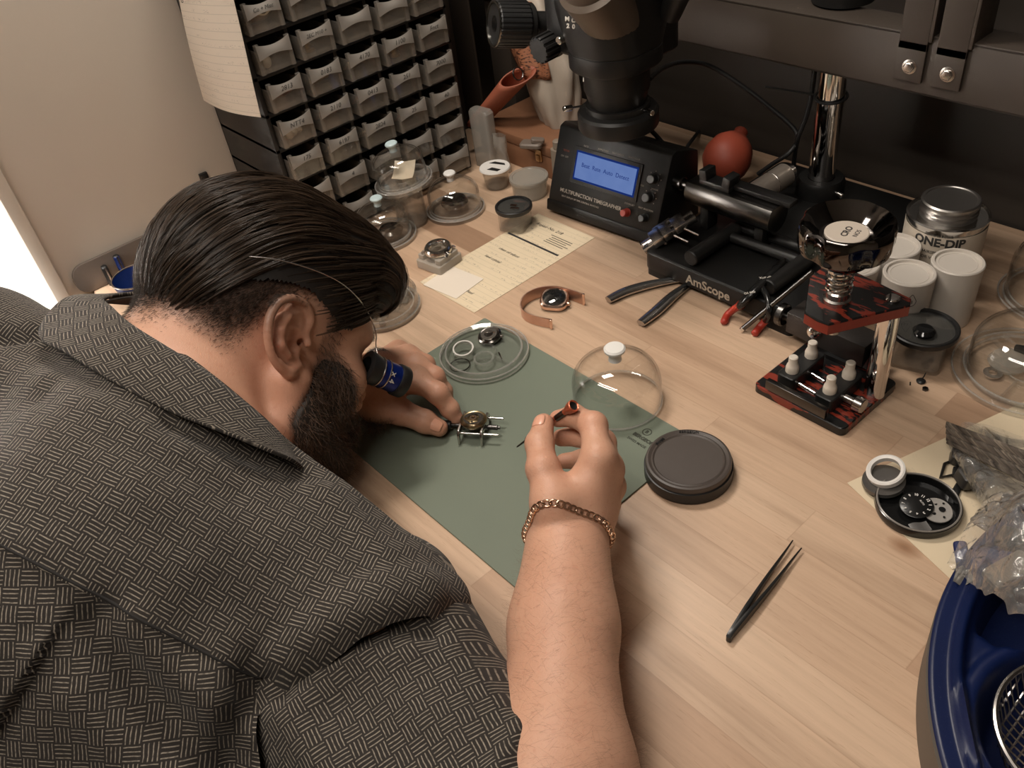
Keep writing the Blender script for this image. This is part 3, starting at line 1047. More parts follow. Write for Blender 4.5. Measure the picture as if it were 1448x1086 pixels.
rp = sheet('repair_sheet', 'cream printed repair form with a dark bar lying behind the green mat', 0.110, 0.215, (-0.2365, 0.2265, 0), 0.01, CREAM)
m = MB()
m.box((-0.002, 0.046, 0.00075), (0.098, 0.0034, 0.0001))
m.build('printed_bar', plain('printed_bar_ink', srgb(52, 50, 50), 0.6), rp)
for i in range(5):
    MB().box((0.022 + 0.003 * (i % 2), 0.078 - 0.0042 * i, 0.00075), (0.040 - 0.004 * (i % 3), 0.0011, 0.0001)).build('printed_line', plain('printed_bar_ink', (0, 0, 0)), rp)
text('handwriting', 'Repair No. 218', 0.008, INK, rp, (-0.012, 0.088, 0.0008), depth=0.00004, shear=0.2)
text('handwriting', 'movement overhaul', 0.0065, INK, rp, (-0.004, -0.082, 0.0008), depth=0.00004, shear=0.2)
text('handwriting', 'clean oil adjust', 0.0065, INK, rp, (-0.012, 0.012, 0.0008), depth=0.00004, shear=0.2)
text('handwriting', 'new crystal', 0.0065, INK, rp, (-0.018, -0.012, 0.0008), depth=0.00004, shear=0.2)
sl = sheet('paper_slip', 'small white slip under the translucent block at the end of the cream form', 0.060, 0.052, (-0.254, 0.146, 0.0007), 0.12, plain('white_slip_paper', srgb(226, 214, 198), 0.7))
p2 = at(1198, 683); p3 = at(1448, 565)
sheet('cream_sheet', 'blank cream sheet under the black lid of dials and the plastic bags', 0.150, 0.215, Vector((0.296, 0.165, 0)) + Vector((116, -38, 0)).normalized() * 0.075 + Vector((38, 116, 0)).normalized() * 0.1075, math.radians(-18.1), CREAM2)

# ---- translucent block with a watch case
MILK = clear('milky_plastic', (0.95, 0.95, 0.93), (0.6, 0.6, 0.58), haze=0.75, hazecol=srgb(205, 196, 184), rough=0.3)
ab = thing('casing_cushion', 'translucent white block holding a steel case on the cream form', 'block', (-0.3035, 0.163, 0.0006), rz=0.15)
MB().rbox((0, 0, 0.006), (0.044, 0.044, 0.012), 0.003, er=0.0008).build('block', MILK, ab)
for s in (-1, 1):
    MB().rbox((s * 0.015, 0, 0.0155), (0.010, 0.036, 0.007), 0.002, er=0.0006).build('jaw', MILK, ab)
wc = thing('steel_watch_case', 'polished round steel watch case resting on the translucent block', 'watch case', (-0.3025, 0.164, 0.0196), rot=(0.06, 0.02, 0.4))
MB().lathe([(0.0118, 0), (0.0165, 0), (0.0188, 0.003), (0.0185, 0.0065), (0.0165, 0.0092), (0.0130, 0.0092), (0.0120, 0.0075)], 56, closed=True).build('case', SILV, wc)
MB().lathe([(0, 0.006), (0.0122, 0.006), (0.0122, 0.0072), (0, 0.0078)], 48).build('crystal', GLASS, wc)
for a in (0.55, 2.6, 3.7, 5.73):
    m = MB()
    m.tube([(0.0170 * math.cos(a), 0.0170 * math.sin(a), 0.004), (0.0205 * math.cos(a), 0.0205 * math.sin(a), 0.0035), (0.0225 * math.cos(a), 0.0225 * math.sin(a), 0.0015)], [0.0024, 0.002, 0.0014], 8)
    m.build('lug', SILV, wc)
MB().cyl((0.018, -0.006, 0.0045), (0.0215, -0.0072, 0.0045), 0.0022, n=18, ch=0.0004).build('crown', SILV, wc)


# ---- clear box with a round black lid
def lidded_box(label, loc, rz, bw_, bh, lr):
    t = thing('lidded_jar', label, 'jar', loc, rz=rz)
    a = bw_ / 2
    m = MB()
    ol = rounded_rect(a, a, bw_ * 0.16, 5)
    il = rounded_rect(a - 0.0016, a - 0.0016, bw_ * 0.14, 5)
    m.loft([(ol, 0), (ol, bh), (il, bh), (il, 0.003), (rounded_rect(a * .5, a * .5, bw_ * 0.1, 5), 0.002)], caps=True)
    m.build('box', CLEARP, t)
    MB().lathe([(lr * 0.80, bh - 0.001), (lr * 0.98, bh), (lr, bh + 0.0015), (lr, bh + 0.0055), (lr * 0.96, bh + 0.0065), (lr * 0.88, bh + 0.006), (lr * 0.86, bh + 0.002), (lr * 0.80, bh + 0.001)], 56, closed=True).build('lid_rim', BLACK, t)
    MB().lathe([(0, bh + 0.0022), (lr * 0.865, bh + 0.0022), (lr * 0.865, bh + 0.0034), (0, bh + 0.0038)], 48).build('lid_window', clear('lid_window', (0.5, 0.5, 0.5), (0.4, 0.4, 0.4), haze=0.1, refl=1.6), t)
    MB().lathe([(lr * 0.0, bh + 0.001), (lr * 0.78, bh + 0.001), (lr * 0.78, bh + 0.0016), (0, bh + 0.0016)], 40).build('inner_card', plain('lid_card', (0.10, 0.095, 0.09), 0.5), t)
    return t


lidded_box('small square clear jar with a round black lid on the cream form', (-0.292, 0.291, 0.0006), 0.35, 0.037, 0.0275, 0.0258)
lidded_box('square clear jar with a large round black lid behind the red press', (0.2535, 0.365, 0), 0.30, 0.050, 0.034, 0.0335)
small('loupe_lens', 'small black lens lying on the black lid behind the red press', 'lens', MB().lathe([(0, 0), (0.010, 0), (0.011, 0.003), (0.008, 0.006), (0, 0.005)], 30), plain('black_gloss', (0.01, 0.01, 0.01), 0.1), (0.2570, 0.357, 0.0385))
small('watch_strip', 'tiny bright part lying on the small black lid beside the timing machine', 'part', MB().box((0, 0, 0.001), (0.009, 0.005, 0.002)).box((0.004, -0.007, 0.001), (0.012, 0.004, 0.0016)), SILV, (-0.292, 0.291, 0.0318), (0, 0, 0.5))

# ---- pots by the wooden box
t = thing('clear_pot', 'clear pot with a white and black label lid beside the wooden box', 'pot', (-0.405, 0.355, 0))
MB().lathe([(0, 0), (0.0165, 0), (0.0205, 0.028), (0.0195, 0.028), (0.0155, 0.0015), (0, 0.0015)], 40).build('pot', CLEARP, t)
MB().lathe([(0, 0.0285), (0.0225, 0.0285), (0.0235, 0.030), (0.0225, 0.0318), (0.020, 0.0315), (0, 0.0315)], 40).build('lid', WHITEP, t)
m = MB()
m.prism([(-0.014, 0.007), (0.013, 0.009), (0.009, 0.014), (-0.008, 0.014)], 0.0316, 0.0319)
m.prism([(-0.006, -0.012), (0.012, -0.012), (0.014, -0.005), (-0.002, -0.004)], 0.0316, 0.0319)
m.build('label_print', BLACK, t, rot=(0, 0, 0.3))
t = thing('frosted_pot', 'cloudy round plastic pot between the wooden box and timing machine', 'pot', (-0.345, 0.368, 0))
MB().lathe([(0, 0), (0.025, 0), (0.0265, 0.026), (0.0252, 0.026), (0.0238, 0.0015), (0, 0.0015)], 48).build('pot', FROST, t)
MB().lathe([(0, 0.0275), (0.0235, 0.0275), (0.0245, 0.029), (0.0285, 0.029), (0.0292, 0.0265), (0.0282, 0.0225), (0.0275, 0.0225), (0.0272, 0.0262), (0, 0.0262)], 48).build('lid', FROST, t)

# ---- mesh bracelet watch
w = thing('wrist_watch', 'watch with a dark dial and rose gold mesh bracelet lying on bare wood', 'watch', (-0.122, 0.197, 0))
MESHM = NT('rose_gold_mesh')
o_ = MESHM.obj()
wv = MESHM.n('TexWave', {'Vector': o_, 'Scale': 420.0, 'Distortion': 0.0}, bands_direction='Z').outputs[0]
wv2 = MESHM.n('TexChecker', {'Vector': o_, 'Scale': 1400.0}).outputs[1]
MESHM.principled(Base_Color=MESHM.mix(wv, (0.40, 0.24, 0.17), (0.80, 0.52, 0.40)), Metallic=0.9, Roughness=0.35, Normal=MESHM.bump(wv2, 0.5, 0.0006))
pts = [at(826, 431), at(808, 424), at(785, 419), at(762, 421), at(744, 430), at(737, 442), at(742, 453), at(757, 460), at(780, 465)]
loc0 = Vector((-0.122, 0.197, 0))
pts = [q - loc0 for q in pts]


def spline(P, n):
    out = []
    k = len(P)
    for i in range(n + 1):
        u = i / n * (k - 1)
        a = min(int(u), k - 2)
        f = u - a
        p0, p1, p2, p3 = P[max(a - 1, 0)], P[a], P[a + 1], P[min(a + 2, k - 1)]
        out.append(0.5 * ((2 * p1) + (p2 - p0) * f + (2 * p0 - 5 * p1 + 4 * p2 - p3) * f * f + (3 * p1 - p0 - 3 * p2 + p3) * f ** 3))
    return out


sp_ = spline(pts, 60)
m = MB()
m.grid(lambda u, v: sp_[int(round(u * 60))] + Vector((0, 0, 0.0004 + v * (0.0160 - 0.003 * u))), 60, 6, 0.0014)
m.build('bracelet', MESHM.m, w, smooth=50)
for k_ in (0, 60):
    q = sp_[k_]
    MB().box((q.x, q.y, 0.0080 if k_ == 0 else 0.0068), (0.0030, 0.0030, 0.0162 if k_ == 0 else 0.0135), (0, 0, 0.5)).build('end_link', GOLD, w, bevel=0.0005)
cs = at(784, 424, 0.008) - loc0
crot = (0.22, 0.05, 0.6)
MB().rbox(cs, (0.034, 0.031, 0.009), 0.011, crot, er=0.002).build('case', GOLD, w)
mm = Matrix.Translation(cs) @ Euler(crot).to_matrix().to_4x4()
MB().lathe([(0, 0.0046), (0.0135, 0.0046), (0.0135, 0.0052), (0, 0.0052)], 48, mm).build('dial', BLKD, w)
MB().lathe([(0, 0.0078), (0.010, 0.0074), (0.0145, 0.0055), (0.0145, 0.0045), (0.0140, 0.0045), (0.0136, 0.0053), (0.0098, 0.0070), (0, 0.0072)], 48, mm).build('crystal', clear('watch_crystal', (0.8, 0.8, 0.8), (0.4, 0.4, 0.4), refl=2.5), w)
m = MB()
for i in range(12):
    a = i * PI / 6
    m.box((0.0108 * math.cos(a), 0.0108 * math.sin(a), 0.0054), (0.003, 0.0007, 0.0003), (0, 0, a))
m.v = [tuple(mm @ Vector(p)) for p in m.v]
m.build('hour_markers', SILV, w)
MB().cyl(mm @ Vector((0.016, -0.004, 0)), mm @ Vector((0.0195, -0.005, 0)), 0.0026, n=18, ch=0.0005).build('crown', GOLD, w)
# ================================================================== machines at the back of the bench
# ---- timing machine
tm = thing('timing_machine', 'black desktop timing machine with a lit blue screen behind the cream form', 'timing machine', (-0.282, 0.347, 0), rz=math.radians(4.4))
WT, SL0, SL1 = 0.184, (0.000, 0.024), (0.036, 0.116)
m = MB()
prof = [(0.002, 0.006), (0.0, 0.024), (0.036, 0.116), (0.046, 0.1185), (0.092, 0.100), (0.096, 0.006)]
m.prism([(y, z) for y, z in prof], 0, WT, Matrix(((0, 0, 1, 0), (1, 0, 0, 0), (0, 1, 0, 0), (0, 0, 0, 1))))
m.build('housing', BLACKM, tm, bevel=0.0022)
m = MB()
m.box((WT / 2, 0.002, 0.0135), (WT + 0.004, 0.010, 0.016), (-0.18, 0, 0))
m.build('front_lip', BLACKM, tm, bevel=0.0015)
for x in (0.012, WT - 0.012):
    for y in (0.012, 0.085):
        MB().cyl((x, y, 0), (x, y, 0.0065), 0.006, n=16).build('foot', BLACK, tm)
bpy.context.view_layer.update()
FT = math.atan2(SL1[1] - SL0[1], SL1[0] - SL0[0])
mw = Matrix.Translation(tm.location) @ Matrix.Rotation(math.radians(4.4), 4, 'Z')
mwi = mw.inverted()
fn_ = Vector((0, -math.sin(FT), math.cos(FT)))


def face(px, py, lift=0.0):
    """local point on the slanted front panel seen at photo pixel"""
    o = mwi @ Vector(CAM)
    d = mwi.to_3x3() @ Vector(ray(px, py))
    p0 = Vector((0, SL0[0], SL0[1])) + fn_ * lift
    k = (p0 - o).dot(fn_) / d.dot(fn_)
    return o + d * k


FR = (FT, 0, 0)
ftm = Euler(FR).to_matrix().to_4x4()
c4 = [face(819.0, 213.4), face(906.5, 236), face(896, 278.5), face(809.5, 252.6)]
sc_c = sum(c4, Vector()) / 4
sw = ((c4[1] - c4[0]).length + (c4[2] - c4[3]).length) / 2
sh = ((c4[0] - c4[3]).length + (c4[1] - c4[2]).length) / 2
SCR = NT('blue_lit_screen')
so = SCR.n('TexNoise', {'Vector': SCR.obj(), 'Scale': 60.0, 'Detail': 2.0}).outputs[0]
sc_ = SCR.mix(so, srgb(104, 132, 196), srgb(122, 148, 208))
em = SCR.n('Emission', {0: sc_, 1: 0.95}).outputs[0]
SCR.surf(em)
SCRB = NT('screen_blue_border')
SCRB.surf(SCRB.n('Emission', {0: srgb(30, 62, 150), 1: 0.6}).outputs[0])
MB().box((0, 0, 0.0008), (sw + 0.010, sh + 0.010, 0.0024)).build('screen_bezel', BLACK, tm, loc=sc_c, rot=FR, bevel=0.0008)
scr = MB().box((0, 0, 0.0021), (sw, sh, 0.0004)).build('screen', SCRB.m, tm, loc=sc_c, rot=FR)
part_label(scr, 'blue lit screen')
MB().box((0, 0, 0.0024), (sw - 0.005, sh - 0.005, 0.0004)).build('display', SCR.m, scr)
SCT = NT('screen_text_blue')
SCT.surf(SCT.n('Emission', {0: srgb(34, 62, 150), 1: 0.7}).outputs[0])
text('display_text', 'Beat  Rate  Auto  Detect', 0.0078, SCT.m, scr, (0, 0.002, 0.0027), depth=0.00005, spacing=1.0)
GREYP = plain('panel_print', srgb(150, 142, 132), 0.6)
ORP = plain('panel_print_orange', srgb(150, 70, 45), 0.6)


def panel_text(s, px, py, size, matl=GREYP, bold=0.0):
    q = face(px, py, 0.0002)
    text('panel_lettering', s, size, matl, tm, q, FR, depth=0.00006, bold=bold)


panel_text('MULTIFUNCTION TIMEGRAPHER', 834, 281.5, 0.0072, bold=0.0001)
panel_text('BEAT DISPLAY OF TIME CONTROL WATCHES', 820, 285, 0.0032)
panel_text('RATE', 829, 207, 0.0034)
panel_text('AMPLITUDE', 853, 212.5, 0.0034)
panel_text('BEAT ERROR', 874, 218, 0.0034)
panel_text('BEAT/HOUR', 897, 224, 0.0034)
panel_text('TESTER', 801, 213, 0.0034, ORP)
panel_text('ON  OFF', 798.5, 221, 0.0034)
panel_text('MANUAL', 926, 268, 0.0026)
panel_text('POS', 908, 262.5, 0.0030)
panel_text('SYSTEM SET', 890, 289, 0.0030)
panel_text('BEAT SELECTION', 913, 296, 0.0030)
panel_text('ON', 880, 303, 0.0030)
panel_text('OK', 905, 311.5, 0.0030)
for (px, py, r, matl, lab) in [(926, 253, 0.0062, BLACK, None), (919, 279, 0.0062, BLACK, None), (887, 300.5, 0.0050, plain('red_button', srgb(150, 52, 40), 0.45), 'red round button'), (912.5, 308, 0.0052, BLACK, None)]:
    k = MB().lathe([(0, 0), (r * 1.12, 0), (r * 1.12, 0.0012), (r, 0.0018), (r * 0.94, 0.0095), (r * 0.8, 0.0105), (0, 0.0105)], 28).build('button', matl, tm, loc=face(px, py), rot=FR)
    if lab:
        part_label(k, lab)
    elif py < 300:
        mm_ = MB()
        for q in range(7):
            a = -0.7 + q * 0.77
            mm_.box((r * 1.55 * math.cos(a), r * 1.55 * math.sin(a), 0.0003), (0.0011, 0.0011, 0.0003))
        mm_.build('dial_marks', GREYP, k)

# ---- microscope stand base and chrome post
st = thing('stand_base', 'heavy black microscope stand base with white lettering on its front edge', 'stand base', (0, 0, 0))
m = MB()
X0, X1, Y0, Y1 = -0.077, 0.140, 0.312, 0.600
ol = [(p[0] + (X0 + X1) / 2, p[1] + (Y0 + Y1) / 2) for p in rounded_rect((X1 - X0) / 2, (Y1 - Y0) / 2, 0.012, 6)]
il = [(p[0] + (X0 + X1) / 2, p[1] + (Y0 + Y1) / 2) for p in rounded_rect((X1 - X0) / 2 - 0.002, (Y1 - Y0) / 2 - 0.002, 0.010, 6)]
m.loft([(ol, 0.009), (ol, 0.031), (il, 0.033)])
m.build('slab', BLACKM, st, bevel=0.0005)
for x in (X0 + 0.022, X1 - 0.022):
    for y in (Y0 + 0.012, Y1 - 0.02):
        MB().rbox((x, y, 0.005), (0.036, 0.022, 0.010), 0.006).build('foot', BLACKM, st)
q0 = np.array(at(985, 392, 0.02))
text('lettering', 'AmScope', 0.0165, plain('scope_lettering', srgb(170, 158, 142), 0.5), st, (0.004 + 0.018, Y0 - 0.0002, 0.0185), (PI / 2, 0, 0), bold=0.0003)
MB().lathe([(0.0165, 0.033), (0.030, 0.033), (0.030, 0.050), (0.027, 0.055), (0.0165, 0.055)], 40, closed=True).build('post_socket', BLACKM, st, loc=(0.012, 0.552, 0))
MB().cyl((0.036, 0.545, 0.044), (0.052, 0.540, 0.044), 0.0035, n=16, ch=0.0008).build('clamp_screw', CHROME, st)
po = MB()
po.cyl((0.012, 0.552, 0.034), (0.012, 0.552, 0.75), 0.0160, n=48, ch=0.002)
post = po.build('chrome_post', CHROME)
tag(post, 'tall polished chrome microscope post rising behind the steel beam', 'post')

# ---- microscope on its boom
ms = thing('microscope', 'black stereo microscope head with a ring light hanging above the timing machine', 'microscope', (-0.126, 0.330, 0))
SATIN = plain('satin_black_metal', (0.011, 0.0105, 0.010), 0.42, 0.0, 0.1, 200, Specular_IOR_Level=0.3)
m = MB()
m.lathe([(0.030, 0.176), (0.0455, 0.176), (0.0468, 0.178), (0.0468, 0.1935), (0.0445, 0.1965), (0.037, 0.1975), (0.037, 0.204), (0.030, 0.204)], 64, closed=True)
m.build('ring_light', SATIN, ms)
MB().lathe([(0.031, 0.1755), (0.0440, 0.1755), (0.0440, 0.1768), (0.031, 0.1768)], 64, closed=True).build('ring_light_rim', STEEL, ms)
MB().lathe([(0, 0.190), (0.029, 0.190), (0.032, 0.203), (0.036, 0.2185), (0.0375, 0.2215), (0.0375, 0.2400), (0.0385, 0.2415), (0.0385, 0.248), (0, 0.248)], 56).build('objective_barrel', SATIN, ms)
m = MB()
b0 = rounded_rect(0.047, 0.050, 0.040, 8)
b1 = rounded_rect(0.0495, 0.056, 0.036, 8)
b2 = rounded_rect(0.0505, 0.060, 0.030, 8)
m.loft([([(p[0] * .96, p[1] * .96) for p in b0], 0.2485), (b0, 0.251), (b0, 0.268), ([(p[0] * .985, p[1] * .985) for p in b0], 0.2685), ([(p[0] * .985, p[1] * .985) for p in b0], 0.2695), (b0, 0.270), (b1, 0.300), (b2, 0.34), (b2, 0.42), ([(p[0] * .8, p[1] * .8) for p in b2], 0.425)])
m.build('body', SATIN, ms, smooth=40)
GRYS = plain('grey_satin_metal', srgb(92, 80, 68), 0.42, 0.3, 0.06, 120)
MB().rev((0.016, -0.010, 0.292), (0.10, -0.60, 0.80), [(0, 0), (0.032, 0.004), (0.033, 0.04), (0.036, 0.075), (0.030, 0.078), (0.030, 0.12), (0, 0.12)], 48).build('eyepiece_tube', GRYS, ms)
MB().rev((0.052, 0.030, 0.300), (0.55, -0.20, 0.80), [(0, 0), (0.012, 0.0), (0.013, 0.05), (0.011, 0.055), (0, 0.055)], 28).build('eyepiece_tube', SATIN, ms)
# focus holder and knobs
m = MB()
m.rbox((-0.036, 0.006, 0.300), (0.090, 0.096, 0.075), 0.030, er=0.004)
m.build('focus_holder', SATIN, ms)


def ribbed(r, L, n, depth):
    """ribbed grip profile as a prism-like lathe with teeth"""
    ol = []
    for i in range(n):
        for f, rr in ((0.0, r), (0.42, r), (0.5, r - depth), (0.92, r - depth)):
            a = 2 * PI * (i + f) / n
            ol.append((rr * math.cos(a), rr * math.sin(a)))
    mm_ = MB()
    mm_.loft([([(x * .96, y * .96) for x, y in ol], 0), (ol, 0.0015), (ol, L - 0.002), ([(x * .94, y * .94) for x, y in ol], L)])
    return mm_


def orient(p, axis):
    return Matrix.Translation(Vector(p)) @ Vector(axis).to_track_quat('Z', 'Y').to_matrix().to_4x4()


ms_loc = Vector((-0.126, 0.330, 0))
kf = Vector(atD(699, 34, 1.03)) - ms_loc
ka = Vector((0.36, 0.89, -0.22)).normalized()
fkm = orient(kf, ka)
m = ribbed(0.0275, 0.040, 30, 0.0008)
m.v = [tuple(fkm @ Vector(p)) for p in m.v]
fk = m.build('focus_knob', BLACK, ms, smooth=25)
m = MB()
m.lathe([(0.0235, -0.0016), (0.0262, -0.0016), (0.0262, 0.0012), (0.0235, 0.0012)], 48, closed=True, m=fkm)
part_label(m.build('knob_rim', plain('dark_chrome_rim', (0.25, 0.24, 0.22), 0.2, 1.0), fk), 'shiny rim')
MB().lathe([(0, -0.0004), (0.0235, 0.0006), (0.0235, 0.002), (0, 0.002)], 40, m=fkm).build('knob_cap', plain('gloss_black', (0.006, 0.006, 0.006), 0.12), fk)
m = MB()
m.cyl(kf + ka * 0.038, kf + ka * 0.105, 0.0150, n=32)
m.cyl(kf + ka * 0.038, kf + ka * 0.048, 0.0245, n=40, ch=0.002)
kb = kf + ka * 0.095
m.rbox((kb.x / 2, (kb.y + 0.05) / 2 + 0.01, kb.z + 0.02), (abs(kb.x) + 0.05, 0.05, 0.06), 0.015, er=0.003)
m.build('focus_shaft', SATIN, ms)
zf = Vector(atD(761, 72, 0.955)) - ms_loc
za = (Vector(atD(800, 52, 0.972)) - ms_loc - zf).normalized()
zm = orient(zf, za)
m = ribbed(0.0152, 0.0215, 14, 0.0016)
m.v = [tuple(zm @ Vector(p)) for p in m.v]
m.build('zoom_knob', SATIN, ms, smooth=25)
MB().cyl(zf + za * 0.0215, zf + za * 0.062, 0.0125, n=32).cyl(zf + za * 0.021, zf + za * 0.027, 0.0155, n=36, ch=0.001).build('zoom_shaft', SATIN, ms)
# silver set screws
s0 = Vector(atD(789, 58, 0.935)) - ms_loc
s1 = Vector(atD(811, 48, 0.945)) - ms_loc
sv = (s1 - s0)
m = MB()
m.cyl(s0, s0 + sv * 0.5, 0.0044, n=18, ch=0.0008)
m.cyl(s0 + sv * 0.5, s1, 0.0030, n=16)
part_label(m.build('lock_screw', CHROME, ms), 'silver knurled lock screw')
for (a_, b_, r_) in [((797, 154, 0.972), (829, 149, 0.985), 0.0033), ((923, 160, 0.965), (902, 153, 0.985), 0.0032)]:
    s0 = Vector(atD(*a_)) - ms_loc
    s1 = Vector(atD(*b_)) - ms_loc
    m = MB()
    m.cyl(s0, s0.lerp(s1, 0.36), r_, n=18, ch=0.0006)
    m.cyl(s0.lerp(s1, 0.36), s1, r_ * 0.36, n=12)
    part_label(m.build('ring_screw', CHROME, ms), 'silver ring light screw')
for s_, px, py in (('M', 802, 27), ('C', 811, 29), ('2', 803, 37), ('0', 811, 38)):
    q = Vector(atD(px, py, 0.893)) - ms_loc
    text('scale_mark', s_, 0.0062, PRINT, ms, q, Matrix(ROT.T.tolist()).to_euler(), depth=0.0008, bold=0.0002)
for px, py, D_, s_ in ((825, 113, 0.943, 'I'), (903, 110, 0.955, 'o'), (908, 16, 0.890, 'o')):
    text('scale_mark', s_, 0.0060, PRINT, ms, Vector(atD(px, py, D_)) - ms_loc, Matrix(ROT.T.tolist()).to_euler(), depth=0.0006, bold=0.0002)
# boom above the picture joins head and post
m = MB()
m.cyl((-0.126, 0.36, 0.45), (0.012, 0.552, 0.45), 0.014, n=28)
m.cyl((-0.126, 0.345, 0.40), (-0.126, 0.345, 0.47), 0.022, n=28)
m.box((-0.126, 0.352, 0.425), (0.05, 0.03, 0.05))
m.build('boom_arm', SATIN, ms)
m = MB()
m.lathe([(0.0162, 0.268), (0.034, 0.268), (0.034, 0.34), (0.0162, 0.34)], 36, closed=True)
m.cyl((-0.046, -0.004, 0.305), (0, 0, 0.305), 0.010, n=20)
cb = m.build('boom_collar', SATIN, loc=(0.012, 0.552, 0.004))
tag(cb, 'black clamp collar around the chrome post just above the beam', 'collar')

# ---- cables
CABLE = plain('black_cable_rubber', (0.008, 0.008, 0.008), 0.5)


def cable(name, label, pts, r=0.0028, n=40, mat_=None):
    P = spline([Vector(p) for p in pts], n)
    o = MB().tube(P, r, 8).build(name, mat_ or CABLE, smooth=60)
    tag(o, label, 'cable')
    return o


cable('light_cable', 'black cable arching from the microscope to the chrome post', [atD(918, 112, 1.0), atD(938, 96, 1.04), atD(966, 88, 1.08), atD(1003, 93, 1.10), atD(1050, 122, 1.10), atD(1090, 153, 1.10), atD(1119, 178, 1.10), atD(1128, 196, 1.10), atD(1116, 216, 1.10), atD(1092, 232, 1.12), atD(1072, 246, 1.14)], 0.0030)
cable('power_cable', 'black cable running down beside the chrome post', [atD(1160, 30, 1.02), atD(1154, 80, 1.03), atD(1148, 130, 1.05), atD(1140, 165, 1.07), atD(1128, 196, 1.09), atD(1123, 225, 1.12), atD(1122, 244, 1.135)], 0.0030)
cable('back_cable', 'thin black cable leaving the back of the timing machine', [at(988, 186, 0.004), at(975, 203, 0.03), at(962, 222, 0.05), at(957, 230, 0.06)], 0.0028)
cable('machine_cable', 'curved black cable below the ring light behind the timing machine', [atD(917, 181, 1.12), atD(930, 194, 1.13), atD(940, 207, 1.13), atD(943, 218, 1.12)], 0.0030)
ti = thing('cable_tie', 'black cable tie looped round the chrome post', 'cable tie', (0.012, 0.552, 0.160))
MB().ring((0, 0, 0), 0.0185, 0.0016, 40, 8).build('loop', CABLE, ti, rot=(0.10, 0.0, 0))
MB().tube([(-0.018, -0.006, 0), (-0.04, -0.022, 0.006), (-0.063, -0.044, 0.014)], 0.0013, 6).build('tail', CABLE, ti)

# ---- machined stand with two rods, roller and cradle, on the base slab
rs = thing('roller_stand', 'black stand of two rods with a gunmetal roller lying on the base', 'roller stand', (0, 0, 0))
for px, py in ((976, 366), (1086, 407)):
    q = at(px, py, 0.043)
    MB().cyl((q.x, q.y, 0.0430), (q.x + 0.001, q.y + 0.085, 0.0430), 0.0095, n=32, ch=0.0012).build('rod', SATIN, rs)
for s in (0.055, 0.080):
    MB().cyl((-0.012, 0.33 + s, 0.0425), (0.095, 0.335 + s, 0.0425), 0.0060, n=20).build('cross_bar', SATIN, rs)
qa, qb = Vector((-0.0735, 0.404, 0.078)), Vector((0.049, 0.404, 0.078))
for q in (qa.lerp(qb, 0.2), qa.lerp(qb, 0.85)):
    MB().box((q.x, q.y, 0.058), (0.012, 0.020, 0.049)).build('upright', SATIN, rs, bevel=0.001)
m = MB()
ol = []
for i in range(40):
    a = 2 * PI * i / 40
    z = 0.0195 * math.sin(a)
    ol.append((0.0195 * math.cos(a), min(z, 0.0145)))
m.prism(ol, 0, (qb - qa).length, Matrix.Translation(qa) @ Matrix(((0, 0, 1, 0), (1, 0, 0, 0), (0, 1, 0, 0), (0, 0, 0, 1))))
part_label(m.build('roller', DARKM, rs, smooth=25, bevel=0.0008), 'gunmetal roller')
m = MB()
m.cyl(qa + Vector((-0.022, 0, 0)), qa, 0.0050, n=20)
m.cyl(qa + Vector((-0.030, 0, 0)), qa + Vector((-0.016, 0, 0)), 0.0085, n=24, ch=0.001)
m.build('end_knob', DARKM, rs)
MB().box((0.02, 0.412, 0.0960), (0.085, 0.016, 0.006)).build('rail', SATIN, rs, bevel=0.001)
m = MB()
cq = Vector((-0.036, 0.404, 0.0925))
m.box(cq + Vector((0, 0, 0.003)), (0.044, 0.020, 0.007))
for s in (-1, 1):
    m.box(cq + Vector((s * 0.017, 0, 0.0115)), (0.011, 0.020, 0.014), (0, s * 0.15, 0))
m.build('cradle', BLACK, rs, bevel=0.0015)
# ---- rubber blower and grey tube resting behind
bl = thing('rubber_blower', 'terracotta rubber blower bulb behind the gunmetal roller', 'blower', (-0.104, 0.520, 0.0))
RUB = plain('terracotta_rubber', srgb(150, 66, 46), 0.55, 0.0, 0.06, 60)
bc = Vector(atD(1029, 222, 1.165)) - Vector((-0.104, 0.520, 0))
bt = Vector(atD(1046, 190, 1.185)) - Vector((-0.104, 0.520, 0))
bx = (bt - bc).normalized()
MB().rev(bc - bx * 0.036, bx, [(0, 0), (0.012, 0.001), (0.024, 0.009), (0.0315, 0.024), (0.0325, 0.036), (0.029, 0.052), (0.020, 0.066), (0.010, 0.073), (0.0085, 0.076), (0.0095, 0.080), (0.0095, 0.088), (0.006, 0.091), (0, 0.091)], 40).build('bulb', RUB, bl)
MB().lathe([(0, 0), (0.028, 0), (0.026, 0.03), (0.020, 0.032), (0, 0.032)], 32).build('stand', BLACK, bl, loc=(bc.x - bx.x * 0.02, bc.y - bx.y * 0.02, 0.0))
gt = thing('grey_tube', 'grey metal tube lying behind the gunmetal roller below the post', 'tube', (0, 0, 0))
ga, gb = at(1072, 272, 0.062), at(1112, 246, 0.066)
gd = (gb - ga).normalized()
MB().cyl(ga - gd * 0.03, gb, 0.0150, n=36, ch=0.002).build('barrel', plain('grey_tube_metal', srgb(150, 140, 130), 0.4, 0.5), gt)
MB().ring(ga.lerp(gb, 0.45), 0.0152, 0.0006, 36, 6, Vector(gd).to_track_quat('Z', 'Y').to_matrix().to_4x4()).build('groove', STEEL, gt)
MB().cyl(gb - gd * 0.001, gb + gd * 0.012, 0.0075, n=24, ch=0.001).build('tip', STEEL, gt)
MB().rbox((ga.x, ga.y + 0.005, 0.041), (0.04, 0.03, 0.017), 0.006).build('rest', BLACK, gt)

